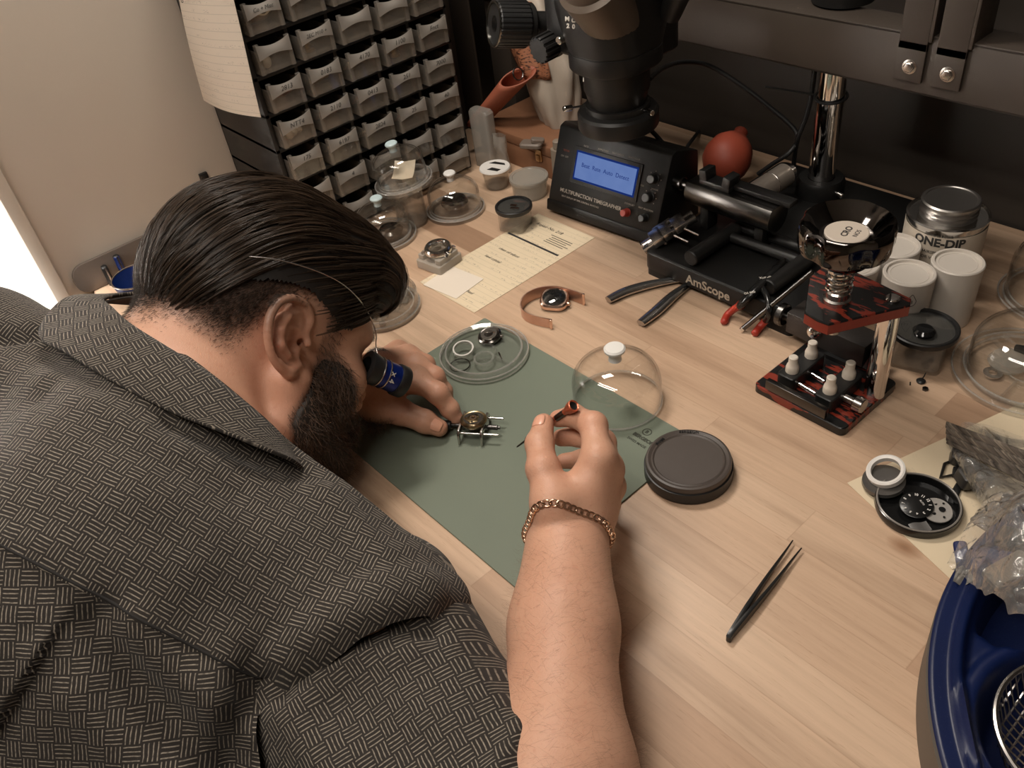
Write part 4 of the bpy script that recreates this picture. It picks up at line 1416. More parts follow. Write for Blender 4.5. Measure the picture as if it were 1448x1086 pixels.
# ---- steel holder tool leaning at the corner of the base
sv = thing('caliper_vise', 'small silver adjustable vise tool leaning over the corner of the black base', 'vise', (0, 0, 0))
va, vb = Vector(at(909, 352, 0.030)), Vector(at(982, 305, 0.062))
vd = (vb - va)
ex_ = vd.normalized()
side = ex_.cross(Vector((0, 0, 1))).normalized()
upv = side.cross(ex_)
VM = Matrix((ex_, side, upv)).transposed().to_4x4()
VM.translation = va


def vbx(c, s_):
    mm_ = MB()
    mm_.box(c, s_)
    mm_.v = [tuple(VM @ Vector(p)) for p in mm_.v]
    return mm_


L = vd.length
for s in (-1, 1):
    vbx((L * .5, s * 0.0056, 0), (L, 0.0060, 0.008)).build('rail', STEEL, sv, bevel=0.0006)
for f in (0.30, 0.45, 0.72):
    vbx((L * f, 0, 0.003), (0.016, 0.025, 0.010)).build('jaw', STEEL, sv, bevel=0.001)
vbx((L * 0.47, -0.016, -0.001), (0.026, 0.008, 0.012)).build('clamp', STEEL, sv, bevel=0.001)
for f in (0.08, 0.16):
    mm_ = MB().cyl((L * f - 0.004, 0.004 if f > .1 else -0.005, 0), (L * f + 0.010, 0.004 if f > .1 else -0.005, 0), 0.0045, n=18, ch=0.0008)
    mm_.v = [tuple(VM @ Vector(p)) for p in mm_.v]
    mm_.build('screw_head', CHROME, sv)
for f in (0.55, 0.75):
    q = VM @ Vector((L * f, 0.012, 0))
    MB().cyl(q, q + Vector((0.020, 0.002, -0.003)), 0.0015, n=10).build('pin', STEEL, sv)
q = VM @ Vector((L * 0.42, 0, 0))
MB().cyl((q.x + 0.004, q.y - 0.002, 0.033), (q.x, q.y, q.z), 0.0032, n=16).build('support', STEEL, sv)

# ---- pliers
HANDS = plain('plier_steel', (0.50, 0.47, 0.44), 0.25, 1.0, 0.1, 200)
pl = thing('steel_pliers', 'steel pliers with open handles poking out under the black base', 'pliers', (0, 0, 0))
for pp in ([(860, 424), (885, 412), (920, 402), (955, 396), (990, 392)], [(906, 457), (928, 440), (952, 418), (972, 404), (992, 394)]):
    P = [at(px, py, 0.005) for px, py in pp]
    P = spline(P, 16)
    m = MB()
    m.tube(P, [0.0048 + 0.0028 * math.sin(PI * min(1, (i + 2) / 14)) for i in range(17)], 12, flat=0.55)
    h = m.build('handle', HANDS, pl, smooth=60)
    m = MB()
    m.tube([p_ + Vector((0, 0, 0.0035)) for p_ in P[4:14]], [0.0024] * 10, 8, flat=0.5)
    m.build('grip_groove', plain('grip_black', (0.02, 0.02, 0.02), 0.5), h, smooth=60)
rp_ = thing('red_handled_pliers', 'black pliers with red handle tips resting on the edge of the black base', 'pliers', (0, 0, 0))
REDH = plain('red_dipped_vinyl', srgb(156, 48, 34), 0.4, 0.0, 0.05, 80)
P = [at(1046, 432, 0.024), at(1060, 418, 0.038), at(1080, 398, 0.044), at(1098, 380, 0.046)]
m = MB()
m.tube(spline(P, 16), [0.007 + 0.0035 * math.sin(PI * i / 16) for i in range(17)], 12, flat=0.55)
m.build('body', plain('black_gloss_steel', (0.012, 0.012, 0.012), 0.2, 0.3), rp_, smooth=60)
m = MB()
m.tube(spline([at(1098, 380, 0.046), at(1110, 366, 0.048)], 6), [0.006, 0.0055, 0.005, 0.0045, 0.004, 0.003, 0.002], 10, flat=0.6)
m.build('jaws', DARKM, rp_, smooth=60)
text('lettering', 'GS 800', 0.0042, PRINT, rp_, at(1060, 414, 0.0470), (0.15, 0.0, 0.95), depth=0.0001)
text('lettering', 'Xuron', 0.0050, PRINT, rp_, at(1082, 392, 0.0520), (0.1, 0.0, 0.95), depth=0.0001)
m = MB()
m.tube(spline([at(1023, 457, 0.004), at(1028, 446, 0.005), at(1037, 438, 0.012), at(1048, 431, 0.024)], 14), [0.0026] + [0.0042] * 12 + [0.0052, 0.0055], 12)
part_label(m.build('handle', REDH, rp_, smooth=60), 'red handle')
m = MB()
m.tube(spline([at(1066, 473, 0.004), at(1074, 463, 0.006), at(1082, 454, 0.012)], 12), [0.0024] + [0.0042] * 11 + [0.0044], 12)
part_label(m.build('handle', REDH, rp_, smooth=60), 'red handle')
m = MB()
m.tube(spline([at(1082, 454, 0.012), at(1088, 441, 0.034), at(1084, 418, 0.044), at(1074, 402, 0.044)], 14), [0.0036] * 15, 12)
m.build('shank', plain('black_gloss_steel', (0, 0, 0)), rp_, smooth=60)
rd = thing('steel_rod', 'long thin dark steel rod leaning past the red press onto the wood', 'rod', (0, 0, 0))
MB().cyl(at(1049, 466, 0.003), at(1150, 383, 0.088), 0.0030, n=18, ch=0.0006).build('shaft', DARKM, rd)
MB().cyl(at(1049, 466, 0.003), at(1052, 463.5, 0.0060), 0.0031, n=18).build('tip', CHROME, rd)


# ---- case press
def camo():
    t = NT('red_black_camo_laminate')
    o = t.obj()
    v = t.mapping(o, (28, 120, 60), (0, 0, 0.45))
    f = t.noise(v, 1.0, 3, 0.55)
    c = t.ramp(f, [(0.545, (0.007, 0.007, 0.007)), (0.555, srgb(128, 48, 34))])
    t.principled(Base_Color=c, Roughness=0.28)
    return t.m


CAMO = camo()
REDE = plain('red_edge_laminate', srgb(134, 50, 36), 0.4, 0.0, 0.1, 200)
pr = thing('case_press', 'red and black watch case press with a chrome hand wheel', 'case press', (0, 0, 0))
cb_ = [at(1063, 541, 0.010), at(1190, 607, 0.010), at(1273, 541, 0.010)]
cb_.append(cb_[0] + cb_[2] - cb_[1])
cen = sum(cb_, Vector()) / 4
e1 = (cb_[1] - cb_[0]); e2 = (cb_[2] - cb_[1])
RZP = math.atan2(e1.y, e1.x)
bw2, bh2 = e1.length, e2.length
m = MB()
m.loft([(rounded_rect(bw2 / 2, bh2 / 2, 0.006), -0.0), (rounded_rect(bw2 / 2, bh2 / 2, 0.006), 0.0085), (rounded_rect(bw2 / 2 - 0.001, bh2 / 2 - 0.001, 0.005), 0.0095)])
m.build('base_plate', CAMO, pr, loc=(cen.x, cen.y, 0.0005), rot=(0, 0, RZP))
ZT = 0.122
top = [(1145, 392), (1163, 377), (1212, 385), (1289, 422), (1287, 431), (1172, 458), (1156, 452), (1138, 441)]
tp = [at(x, y, ZT) for x, y in top]
c0 = sum(tp, Vector()) / len(tp)
ol = [((p - c0).x, (p - c0).y) for p in tp]
if sum(ol[i][0] * ol[(i + 1) % 8][1] - ol[(i + 1) % 8][0] * ol[i][1] for i in range(8)) < 0:
    ol = ol[::-1]
m = MB()
m.loft([(ol, -0.0125), (ol, -0.001), ([(x * .985, y * .985) for x, y in ol], 0)])
tpl = m.build('top_plate', CAMO, pr, loc=(c0.x, c0.y, ZT), smooth=30)
m = MB()
ol2 = [(x * 1.004, y * 1.004) for x, y in ol]
m.loft([(ol2, -0.0122), (ol2, -0.0022)], caps=False)
part_label(m.build('plate_edge', REDE, tpl), 'red cut edge')
spn = at(1183, 425, ZT)
clm = at(1262, 424, ZT)
m = MB()
m.cyl((clm.x, clm.y, 0.009), (clm.x, clm.y, ZT - 0.0122), 0.0100, n=40)
part_label(m.build('column', CHROME, pr), 'polished column')
m = MB()
m.lathe([(0, 0), (0.0068, 0), (0.0068, 0.0022), (0.0055, 0.0034), (0, 0.0036)], 28)
m.build('column_bolt', CHROME, pr, loc=(clm.x, clm.y, ZT))
m = MB()
m.lathe([(0, -0.035), (0.0070, -0.035), (0.0070, -0.0125), (0, -0.0125)], 28)
m.lathe([(0, 0), (0.0125, 0), (0.0125, 0.004), (0.0105, 0.0055), (0.0105, 0.011), (0.0085, 0.013), (0.0085, 0.048), (0, 0.048)], 36)
m.build('spindle', STEEL, pr, loc=(spn.x, spn.y, ZT))
m = MB()
hp_ = [(0.0112 * math.cos(a), 0.0112 * math.sin(a), 0.012 + 0.030 * a / (2 * PI * 5)) for a in np.linspace(0, 2 * PI * 5, 130)]
m.tube(hp_, 0.0010, 6)
m.build('spring', CHROME, pr, loc=(spn.x, spn.y, ZT))
BCHR = plain('black_chrome', (0.11, 0.10, 0.095), 0.07, 1.0)


def wheel():
    n = 120
    rings = []
    for rr, z, am in [(0.30, 0.000, 0), (0.55, 0.000, 0), (0.62, 0.006, .3), (0.80, 0.010, .8), (0.96, 0.014, 1), (1.0, 0.020, 1), (1.0, 0.032, 1), (0.965, 0.038, .8), (0.90, 0.040, .4), (0.78, 0.036, 0.1), (0.56, 0.0265, 0), (0.54, 0.0262, 0)]:
        ol = []
        for i in range(n):
            a = 2 * PI * i / n
            f = max(0.0, math.cos(6 * a)) ** 1.5
            r = 0.0408 * rr * (1 - 0.055 * am * f)
            ol.append((r * math.cos(a), r * math.sin(a)))
        rings.append((ol, z))
    mm_ = MB()
    mm_.loft(rings)
    return mm_


WZ = ZT + 0.044
hwm = wheel().build('hand_wheel', BCHR, pr, loc=(spn.x, spn.y, WZ), rot=(0, 0, 0.35), smooth=40)
MB().lathe([(0, 0.0264), (0.0186, 0.0264), (0.0186, 0.0284), (0.0178, 0.0290), (0, 0.0290)], 44).build('cap_disc', plain('cream_disc', srgb(190, 178, 164), 0.45), pr, loc=(spn.x, spn.y, WZ))
text('cap_lettering', 'CRO', 0.0080, INK, pr, (spn.x, spn.y, WZ + 0.0291), (0, 0, 1.75), depth=0.0001, bold=0.0002)
text('cap_lettering', 'NOS', 0.0058, INK, pr, (spn.x + 0.0085, spn.y + 0.002, WZ + 0.0291), (0, 0, 1.75), depth=0.0001)
MB().lathe([(0.009, 0), (0.013, 0), (0.015, 0.006), (0.012, 0.010), (0.009, 0.010)], 36, closed=True).build('wheel_hub', CHROME, pr, loc=(spn.x, spn.y, WZ - 0.008))
# the vise that rides on the press base
RV = Matrix.Translation((cen.x, cen.y, 0.010)) @ Matrix.Rotation(RZP, 4, 'Z')


def pv(px, py, z):
    return at(px, py, z)


vs_ = thing('case_vise', 'black sliding case vise with four white pegs on the press base', 'vise', (cen.x, cen.y, 0.0101), rz=RZP)
VI = RV.inverted()
def loc_(px, py, z):
    q = VI @ pv(px, py, z)
    return q
pegs = [(1120, 524, 0.026), (1147, 503, 0.026), (1173, 553, 0.026), (1200, 532, 0.026)]
lp = [loc_(*q) for q in pegs]
fx = lp[0].x, lp[2].x
m = MB()
for a_, b_ in ((0, 1), (2, 3)):
    y0 = min(lp[a_].y, lp[b_].y) - 0.012
    y1 = max(lp[a_].y, lp[b_].y) + 0.012
    xx = (lp[a_].x + lp[b_].x) / 2
    m.rbox((xx, (y0 + y1) / 2, 0.008), (0.020, y1 - y0, 0.0155), 0.004, er=0.001)
m.build('jaw_blocks', BLACK, vs_)
PEG = plain('nylon_peg', srgb(214, 204, 190), 0.45)
for q in lp:
    MB().lathe([(0, 0), (0.0066, 0), (0.0066, 0.005), (0.0058, 0.008), (0.0046, 0.010), (0.0046, 0.0175), (0.0036, 0.0185), (0, 0.0185)], 28).build('peg', PEG, vs_, loc=(q.x, q.y, 0.0157))
yf = loc_(1085, 540, 0.020)
yg = loc_(1171, 582, 0.020)
MB().box(((yf.x + yg.x) / 2, (yf.y + yg.y) / 2 - 0.001, 0.0085), ((yg - yf).length, 0.006, 0.011)).build('front_bar', DARKM, vs_, bevel=0.0006)
for px0, py0, px1, py1 in ((1122, 538, 1153, 557), (1140, 524, 1166, 540)):
    a_, b_ = loc_(px0, py0, 0.018), loc_(px1, py1, 0.018)
    MB().cyl((a_.x, a_.y, 0.008), (b_.x, b_.y, 0.008), 0.0022, n=16).build('guide_rod', CHROME, vs_)
q = loc_(1205, 567, 0.018)
m = MB()
m.cyl((q.x + 0.003, q.y, 0.0080), (q.x + 0.0125, q.y, 0.0080), 0.0078, n=30, ch=0.0008)
m.cyl((q.x - 0.014, q.y, 0.0080), (q.x + 0.003, q.y, 0.0080), 0.0040, n=20)
m.build('clamp_knob', STEEL, vs_)
# dark bar with a ball knob lying between base plate and stand
db = thing('bar_clamp', 'dark grey bar clamp with a shiny ball knob behind the red press base', 'clamp', (0, 0, 0))
ba, bb = at(1112, 446, 0.038), at(1222, 497, 0.038)
mid = ba.lerp(bb, 0.5)
bdv = (bb - ba)
az = math.atan2(bdv.y, bdv.x)
MB().box((mid.x, mid.y + 0.017, 0.028), (bdv.length, 0.030, 0.026), (0, 0, az)).build('bar', plain('dark_bar', srgb(46, 41, 38), 0.5, 0.2), db, bevel=0.001)
MB().rbox((mid.x + 0.01, mid.y + 0.012, 0.0075), (0.05, 0.03, 0.015), 0.004).build('stand', BLACK, db)
q = ba - bdv.normalized() * 0.010
MB().cyl((q.x - 0.004, q.y + 0.008, 0.030), (q.x + 0.005, q.y + 0.008, 0.030), 0.0125, n=32, ch=0.0015).cyl((q.x, q.y + 0.008, 0.030), (ba.x + 0.01, ba.y + 0.008, 0.030), 0.005, n=16).build('end_knob', DARKM, db)
q = at(1155.5, 469, 0.030)
MB().ball((q.x, q.y - 0.004, 0.034), 0.0090, 28, 16).cyl((q.x, q.y, 0.030), (q.x + 0.001, q.y + 0.012, 0.030), 0.004, n=16).build('ball_knob', CHROME, db)
m = MB()
q = bb + bdv.normalized() * 0.008
m.box((q.x, q.y + 0.012, 0.030), (0.010, 0.020, 0.030), (0, 0.3, az + 0.2))
m.cyl((q.x, q.y + 0.008, 0.045), (q.x + 0.008, q.y + 0.012, 0.058), 0.005, n=16)
m.build('end_clamp', DARKM, db, bevel=0.001)
# ---- tin can and jars
cn = thing('tin_can', 'small round tin can with a white printed label behind the white jars', 'can', (0.196, 0.504, 0))
MB().lathe([(0, 0), (0.041, 0), (0.0425, 0.002), (0.0415, 0.004), (0.0415, 0.083), (0.0425, 0.085), (0.0425, 0.0875), (0.0405, 0.0885), (0.0395, 0.0855), (0, 0.0855)], 64).build('can', SILV, cn)
MB().lathe([(0.0418, 0.008), (0.0420, 0.008), (0.0420, 0.080), (0.0418, 0.080)], 64, closed=True).build('paper_label', plain('can_label', srgb(196, 184, 168), 0.5), cn)
m = MB()
m.lathe([(0, 0.0856), (0.029, 0.0856), (0.029, 0.089), (0.030, 0.090), (0.029, 0.0925), (0.030, 0.095), (0.029, 0.0975), (0.0302, 0.100), (0.0302, 0.1035), (0.0285, 0.105), (0.0262, 0.105), (0.0255, 0.1040), (0, 0.1040)], 56)
m.build('screw_cap', plain('tin_cap', (0.36, 0.34, 0.32), 0.35, 1.0), cn)


def wrap_text(s, r, z, size, a0, parent, matl, bold=0.0):
    """lettering bent round a cylinder, its middle facing direction a0"""
    o = text('label_lettering', s, size, matl, parent, depth=0.0001, bold=bold)
    for v in o.data.vertices:
        a = a0 + v.co.x / r
        rr = r + v.co.z
        v.co = Vector((rr * math.cos(a), rr * math.sin(a), z + v.co.y))
    return o


AC = math.atan2(CAM[1] - 0.504, CAM[0] - 0.196)
wrap_text('ONE-DIP', 0.0422, 0.0722, 0.0135, AC - 0.06, cn, INK, 0.0005)
wrap_text('HAIRSPRING CLEANER', 0.0422, 0.0600, 0.0048, AC + 0.1, cn, INK)
wrap_text('FOR WATCH PARTS', 0.0422, 0.0530, 0.0050, AC + 0.05, cn, INK)
wrap_text('DISSOLVES OIL & GREASE', 0.0422, 0.0805, 0.0026, AC - 0.1, cn, INK)
JR = 0.0262
JW = plain('jar_white_plastic', srgb(196, 188, 178), 0.42, noise=0.03)
JG = 'white plastic jars beside the tin can'
JARS = [(0.2405, 0.4450, 'white plastic jar standing nearest the large shaded dome'), (0.2130, 0.3985, 'white plastic jar lettered with a drop mark, in front of the tin can'),
        (0.1605, 0.3810, 'white plastic jar partly hidden behind the chrome hand wheel'), (0.1755, 0.4370, 'white plastic jar tucked against the front of the tin can')]
for i, (x, y, lab) in enumerate(JARS):
    t = thing('plastic_jar', lab, 'jar', (x, y, 0), group=JG)
    MB().lathe([(0, 0), (0.0235, 0), (0.0245, 0.001), (JR - .0004, 0.066), (JR, 0.071), (JR - .001, 0.0722), (JR - 0.0035, 0.0722), (JR - .0042, 0.0695), (0, 0.0692)], 48).build('jar', JW, t)
    MB().ring((0, 0, 0.0695), JR - 0.0075, 0.0004, 40, 6).build('lid_ring', JW, t)
    if i == 1:
        a0 = math.atan2(CAM[1] - y, CAM[0] - x)
        wrap_text('Ethanols 1x1', JR - 0.0006, 0.0515, 0.0058, a0 - 0.22, t, INK, 0.00005)
        m = MB()
        dp = []
        for k_ in range(24):
            an = 2 * PI * k_ / 24
            xx, zz = 0.0048 * math.sin(an) * (1.0 - 0.45 * max(0, math.cos(an))), 0.0062 * math.cos(an) + 0.002 * max(0, math.cos(an)) ** 3
            aa = a0 + 0.28 + xx / JR
            dp.append(((JR - 0.0003) * math.cos(aa), (JR - 0.0003) * math.sin(aa), 0.0530 + zz))
        m.tube(dp, 0.00028, 6, closed=True)
        m.build('drop_mark', INK, t)
# ---- loose screws by the large dome
for px, py, k_, lab in [(1302, 540, 0, 'small black bent screw on the wood beside the large dome'), (1308, 551, 1, 'tiny steel nut on the wood beside the large dome'), (1287, 541, 2, 'tiny black pin on the wood between the press and dome')]:
    q = at(px, py)
    m = MB()
    if k_ == 0:
        m.lathe([(0, 0), (0.0042, 0), (0.0046, 0.0016), (0.0030, 0.0032), (0, 0.0034)], 20)
        m.tube([(0, 0, 0.003), (0.001, 0.002, 0.006), (0.0015, 0.003, 0.011)], 0.0006, 8)
    elif k_ == 1:
        m.lathe([(0.0012, 0), (0.0030, 0), (0.0030, 0.0022), (0.0012, 0.0022)], 6, closed=True)
    else:
        m.cyl((0, 0, 0.0006), (0.002, -0.004, 0.0006), 0.0006, n=10)
    small(('loose_screw', 'loose_nut', 'loose_pin')[k_], lab, 'screw' if k_ == 0 else 'nut' if k_ == 1 else 'pin', m, DARKM if k_ == 1 else BLACK, (q.x, q.y, 0.0))
# ================================================================== right hand end of the bench
from mathutils import noise as mnoise


def nz(x, y, z=0.0):
    return mnoise.noise(Vector((x, y, z)))


# ---- blue basin with a strainer
BW = Vector((0.674, 0.126, 0))
bs = thing('blue_basin', 'large round blue plastic basin with a grey outer wall at the bench corner', 'basin', BW)
GREYW = plain('grey_basin_wall', srgb(92, 84, 76), 0.55, 0.0, 0.05, 40)
MB().lathe([(0.2500, 0.0), (0.2550, 0.001), (0.2560, 0.044), (0.2500, 0.044)], 160, closed=True).build('outer_wall', GREYW, bs)


def blue_plastic():
    t = NT('speckled_blue_plastic')
    o = t.obj()
    sp_k = t.ramp(t.noise(o, 900, 2), [(0.70, (0, 0, 0)), (0.74, (1, 1, 1))])
    c = t.mix(t.math('MULTIPLY', t.n('RGBToBW', {0: sp_k}).outputs[0], 0.25), t.mix(t.noise(o, 14, 3), srgb(6, 20, 58), srgb(11, 29, 74)), srgb(120, 120, 120))
    t.principled(Base_Color=c, Roughness=0.38, Normal=t.bump(t.noise(o, 700, 2), 0.15, 0.0004))
    return t.m


BLUEP = blue_plastic()
SC_ = Vector((0.543, 0.030, 0)) - BW


def sstep(a, b, x):
    t_ = min(1, max(0, (x - a) / (b - a)))
    return t_ * t_ * (3 - 2 * t_)


def basin_h(x, y):
    r = math.hypot(x, y)
    h = 0.049 + 0.0025 * sstep(0.256, 0.2535, r)
    h += 0.0035 * (sstep(0.2435, 0.2415, r))
    h -= 0.012 * sstep(0.2365, 0.231, r)
    # deep pocket between the rim and the strainer seat
    ang = math.atan2(y, x)
    px_, py_ = x + 0.208, y + 0.016
    pk = sstep(0.231, 0.222, r) * sstep(0.066, 0.080, math.hypot(x - SC_.x, y - SC_.y)) * sstep(-0.066, -0.050, y)
    h -= 0.042 * pk * sstep(0.0, 0.02, r - 0.10)
    # seat of the strainer
    d = math.hypot(x - SC_.x, y - SC_.y)
    h += 0.006 * sstep(0.079, 0.073, d) - 0.045 * sstep(0.068, 0.050, d)
    if abs(d - 0.105) < 0.0016 and y < -0.05 and r < 0.232:
        h -= 0.003
    return max(h, 0.004)


m = MB()
nr, na = 110, 300
vs, fs = [], []
for i in range(nr + 1):
    r = 0.2555 * (i / nr) ** 0.75
    for j in range(na):
        a = 2 * PI * j / na
        x, y = r * math.cos(a), r * math.sin(a)
        vs.append((x, y, basin_h(x, y)))
for i in range(nr):
    for j in range(na):
        k = (j + 1) % na
        fs.append((i * na + j, i * na + k, (i + 1) * na + k, (i + 1) * na + j))
m.add(vs, fs)
part_label(m.build('blue_insert', BLUEP, bs, smooth=60), 'dark blue moulded insert')
stn = thing('wire_strainer', 'small wire mesh strainer seated in the blue basin', 'strainer', (0.543, 0.030, 0.006))
stn.scale = (1.1, 1.1, 1.0)
m = MB()
for i in range(-9, 10):
    for ax in (0, 1):
        u = i * 0.0052
        if abs(u) > 0.047:
            continue
        w_ = math.sqrt(0.050 ** 2 - u * u)
        P = []
        for q in range(13):
            v = -w_ + 2 * w_ * q / 12
            z = 0.046 - 0.038 * math.sqrt(max(0, 1 - (u * u + v * v) / 0.050 ** 2)) ** 0.7
            P.append((u, v, z) if ax else (v, u, z))
        m.tube(P, 0.0007, 5)
m.build('mesh', STEEL, stn)
MB().ring((0, 0, 0.046), 0.0505, 0.0018, 60, 8).build('rim', STEEL, stn)
ol_ = thing('clear_oval_lens', 'clear oval plastic disc standing in the wire strainer', 'plastic disc', (0.530, 0.062, 0.048))
MB().lathe([(0, 0), (0.020, 0), (0.021, 0.0015), (0.020, 0.003), (0, 0.003)], 40).build('disc', FROST, ol_, rot=(1.2, 0.1, 0.4), loc=(0, 0, 0.012))

# ---- black lid with dials
bl_ = thing('dial_saucer', 'round black lid turned up and holding dials on the cream sheet', 'lid', (0.3555, 0.1775, 0.0009))
MB().lathe([(0, 0.0015), (0.0310, 0.0015), (0.0318, 0.0080), (0.0335, 0.0086), (0.0350, 0.0080), (0.0355, 0.0040), (0.0345, 0.0), (0, 0)], 64).build('lid', plain('black_lid_gloss', (0.007, 0.007, 0.007), 0.16), bl_)
MB().ring((0, 0, 0.0084), 0.0335, 0.0009, 64, 8).build('rim', plain('pale_rim_plastic', (0.22, 0.20, 0.18), 0.25), bl_)


def at_c(px, py, z, m_, name, label, cat, matl, rot=None):
    q = at(px, py, z)
    return small(name, label, cat, m_, matl, (q.x, q.y, z), rot)


dl = thing('watch_dial', 'black watch dial with white numerals lying in the black lid', 'dial', tuple(at(1296, 714, 0.0085)), rz=-0.5)
MB().lathe([(0, -0.001), (0.0132, -0.001), (0.0138, 0), (0.0132, 0.0004), (0, 0.0004)], 48).build('plate', BLKD, dl, rot=(0.10, 0.06, 0))
for k_ in range(12):
    a = PI / 2 - k_ * PI / 6
    text('numeral', str(k_ if k_ else 12), 0.0034, plain('dial_white', (0.75, 0.72, 0.68), 0.5), dl, (0.0105 * math.cos(a), 0.0105 * math.sin(a), 0.0012 + 0.001 * math.sin(a)), (0.10, 0.06, a - PI / 2), depth=0.0001, bold=0.0001)
text('dial_lettering', 'AUTO', 0.0022, plain('dial_white', (0, 0, 0)), dl, (0, 0.005, 0.0012), (0.1, 0.06, 0), depth=0.0001)
wm = thing('movement_plate', 'silver perforated movement plate lying in the black lid beside the dial', 'movement plate', tuple(at(1325, 722, 0.0062)), rz=0.3)
m = MB().lathe([(0, -0.001), (0.0122, -0.001), (0.0126, 0.0005), (0.0122, 0.0010), (0, 0.0010)], 48)
m.build('plate', plain('silver_matte_plate', (0.60, 0.57, 0.53), 0.4, 0.6), wm, rot=(0.12, 0.1, 0))
m = MB()
for (a, r_, s_) in [(0.5, 0.004, 0.0028), (2.0, 0.006, 0.0014), (3.4, 0.007, 0.0012), (4.4, 0.005, 0.0016), (5.6, 0.0085, 0.001), (1.2, 0.009, 0.001), (2.8, 0.0095, 0.0009)]:
    m.lathe([(0, 0), (s_, 0), (s_, 0.0004), (0, 0.0004)], 18, Matrix.Translation((r_ * math.cos(a), r_ * math.sin(a), 0.0009 + 0.0012 * math.sin(a) * r_ / .01)))
m.build('holes', BLKD, wm)
q = at(1250, 683, 0.006)
gk = thing('case_ring', 'white plastic ring standing on a steel case over the edge of the black lid', 'ring', (q.x, q.y, 0.0040), rot=(0.10, -0.08, 0))
MB().lathe([(0, 0), (0.0165, 0), (0.0185, 0.003), (0.0180, 0.0065), (0, 0.006)], 44).build('case_back', plain('smoky_case', (0.16, 0.15, 0.14), 0.2, 0.6), gk)
MB().lathe([(0.0125, 0), (0.0165, 0), (0.0165, 0.0050), (0.0150, 0.006), (0.0125, 0.005)], 44, closed=True).build('white_ring', WHITEP, gk, rot=(0.22, -0.10, 0), loc=(-0.001, 0.006, 0.0095))
at_c(1301, 745, 0.005, MB().grid(lambda u, v: ((u - .5) * .016, (v - .5) * .010, 0.001 * math.sin(6 * u)), 8, 4, 0.0004), 'foil_slip', 'small grey curved slip lying in the black lid', 'slip', plain('grey_slip', (0.12, 0.115, 0.11), 0.3), (0, 0, 1.0))

# ---- buckle loops and black strip on the cream sheet
bk = thing('wire_buckle', 'black metal strap buckle on the cream sheet beside the plastic bag', 'buckle', tuple(at(1343, 664, 0.0012)))
o3 = Vector(at(1343, 664, 0.0012))
bp = [at(1330, 675, 0.003), at(1336, 656, 0.003), at(1354, 648, 0.003), at(1352, 671, 0.003)]
MB().tube([Vector(p) - o3 for p in bp], 0.0016, 8, closed=True).build('frame', BLACK, bk)
MB().box(Vector(at(1352, 668, 0.004)) - o3, (0.006, 0.010, 0.005), (0, 0, 0.4)).build('hinge', BLACK, bk, bevel=0.0008)
t = thing('black_strap_end', 'pointed black strap end on the cream sheet next to the black lid', 'strap', tuple(at(1350, 703, 0.0012)))
o3 = Vector(at(1350, 703, 0.0012))
MB().tube([Vector(at(x, y, 0.003)) - o3 for x, y in ((1344, 712), (1350, 698), (1356, 686), (1360, 676))], [0.0025, 0.0035, 0.003, 0.001], 8, flat=0.5).build('strap', BLACK, t)


# ---- plastic bags
def film(name, haze, col, refl, edge=(0.7, 0.68, 0.64)):
    t = NT(name)
    o = t.obj()
    cr = t.noise(o, 90, 5, 0.6)
    cr2 = t.n('TexVoronoi', {'Vector': o, 'Scale': 55.0}, feature='DISTANCE_TO_EDGE').outputs[0]
    h = t.math('ADD', cr, t.math('MULTIPLY', t.math('MINIMUM', cr2, 0.15), 2.5))
    nrm = t.bump(h, 0.5, 0.004)
    tr = t.n('BsdfTransparent', {0: (0.97, 0.965, 0.95)}).outputs[0]
    df = t.n('BsdfDiffuse', {0: col, 'Normal': nrm}).outputs[0]
    gl = t.n('BsdfGlossy', {0: (1, 1, 1), 'Roughness': 0.12, 'Normal': nrm}).outputs[0]
    lw5 = t.n('LayerWeight', {0: 0.5, 'Normal': nrm}).outputs['Facing']
    fr = t.math('ADD', t.math('MULTIPLY', t.math('POWER', lw5, 5.0), 0.7), 0.035)
    s = t.n('MixShader', {0: haze, 1: tr, 2: df}).outputs[0]
    s = t.n('MixShader', {0: t.math('MINIMUM', t.math('MULTIPLY', fr, refl), 1.0), 1: s, 2: gl}).outputs[0]
    t.surf(s)
    return t.m


FILM = film('clear_bag_film', 0.10, (0.75, 0.73, 0.69), 2.4)
FILM2 = film('crinkled_cellophane', 0.13, (0.78, 0.76, 0.73), 3.0)
ZIPM = NT('grey_zip_edges')
zo = ZIPM.obj()
zs = ZIPM.noise(ZIPM.mapping(zo, (30, 30, 700)), 1.0, 3)
zc = ZIPM.ramp(zs, [(0.3, srgb(44, 40, 37)), (0.55, srgb(92, 84, 76)), (0.75, srgb(150, 138, 124))])
ZIPM.principled(Base_Color=zc, Roughness=0.3)


def quad_film(corners, amp, f, seed, dome=0.0, nu=36, nv=36):
    A, B2, C2, D2 = (Vector(c) for c in corners)
    n_ = (B2 - A).cross(D2 - A).normalized()
    if n_.z < 0:
        n_ = -n_

    def fn(u, v):
        p = A * (1 - u) * (1 - v) + B2 * u * (1 - v) + C2 * u * v + D2 * (1 - u) * v
        e = min(1, 6 * min(u, 1 - u)) * min(1, 6 * min(v, 1 - v))
        k = abs(nz(p.x * f, p.y * f, seed)) * 1.3 + 0.5 * abs(nz(p.x * f * 2.3, p.y * f * 2.3, seed + 5))
        return p + n_ * (amp * (k - 0.35) * (0.35 + 0.65 * e) + dome * math.sin(PI * u) * math.sin(PI * v))
    m_ = MB()
    m_.grid(fn, nu, nv)
    return m_


zb = thing('zip_bag', 'clear zip bag with a dark zip strip lying over the cream sheet', 'plastic bag', (0.40, 0.21, 0.0))
o3 = Vector((0.40, 0.21, 0.0))
def L3(lst):
    return [Vector(p) - o3 for p in lst]


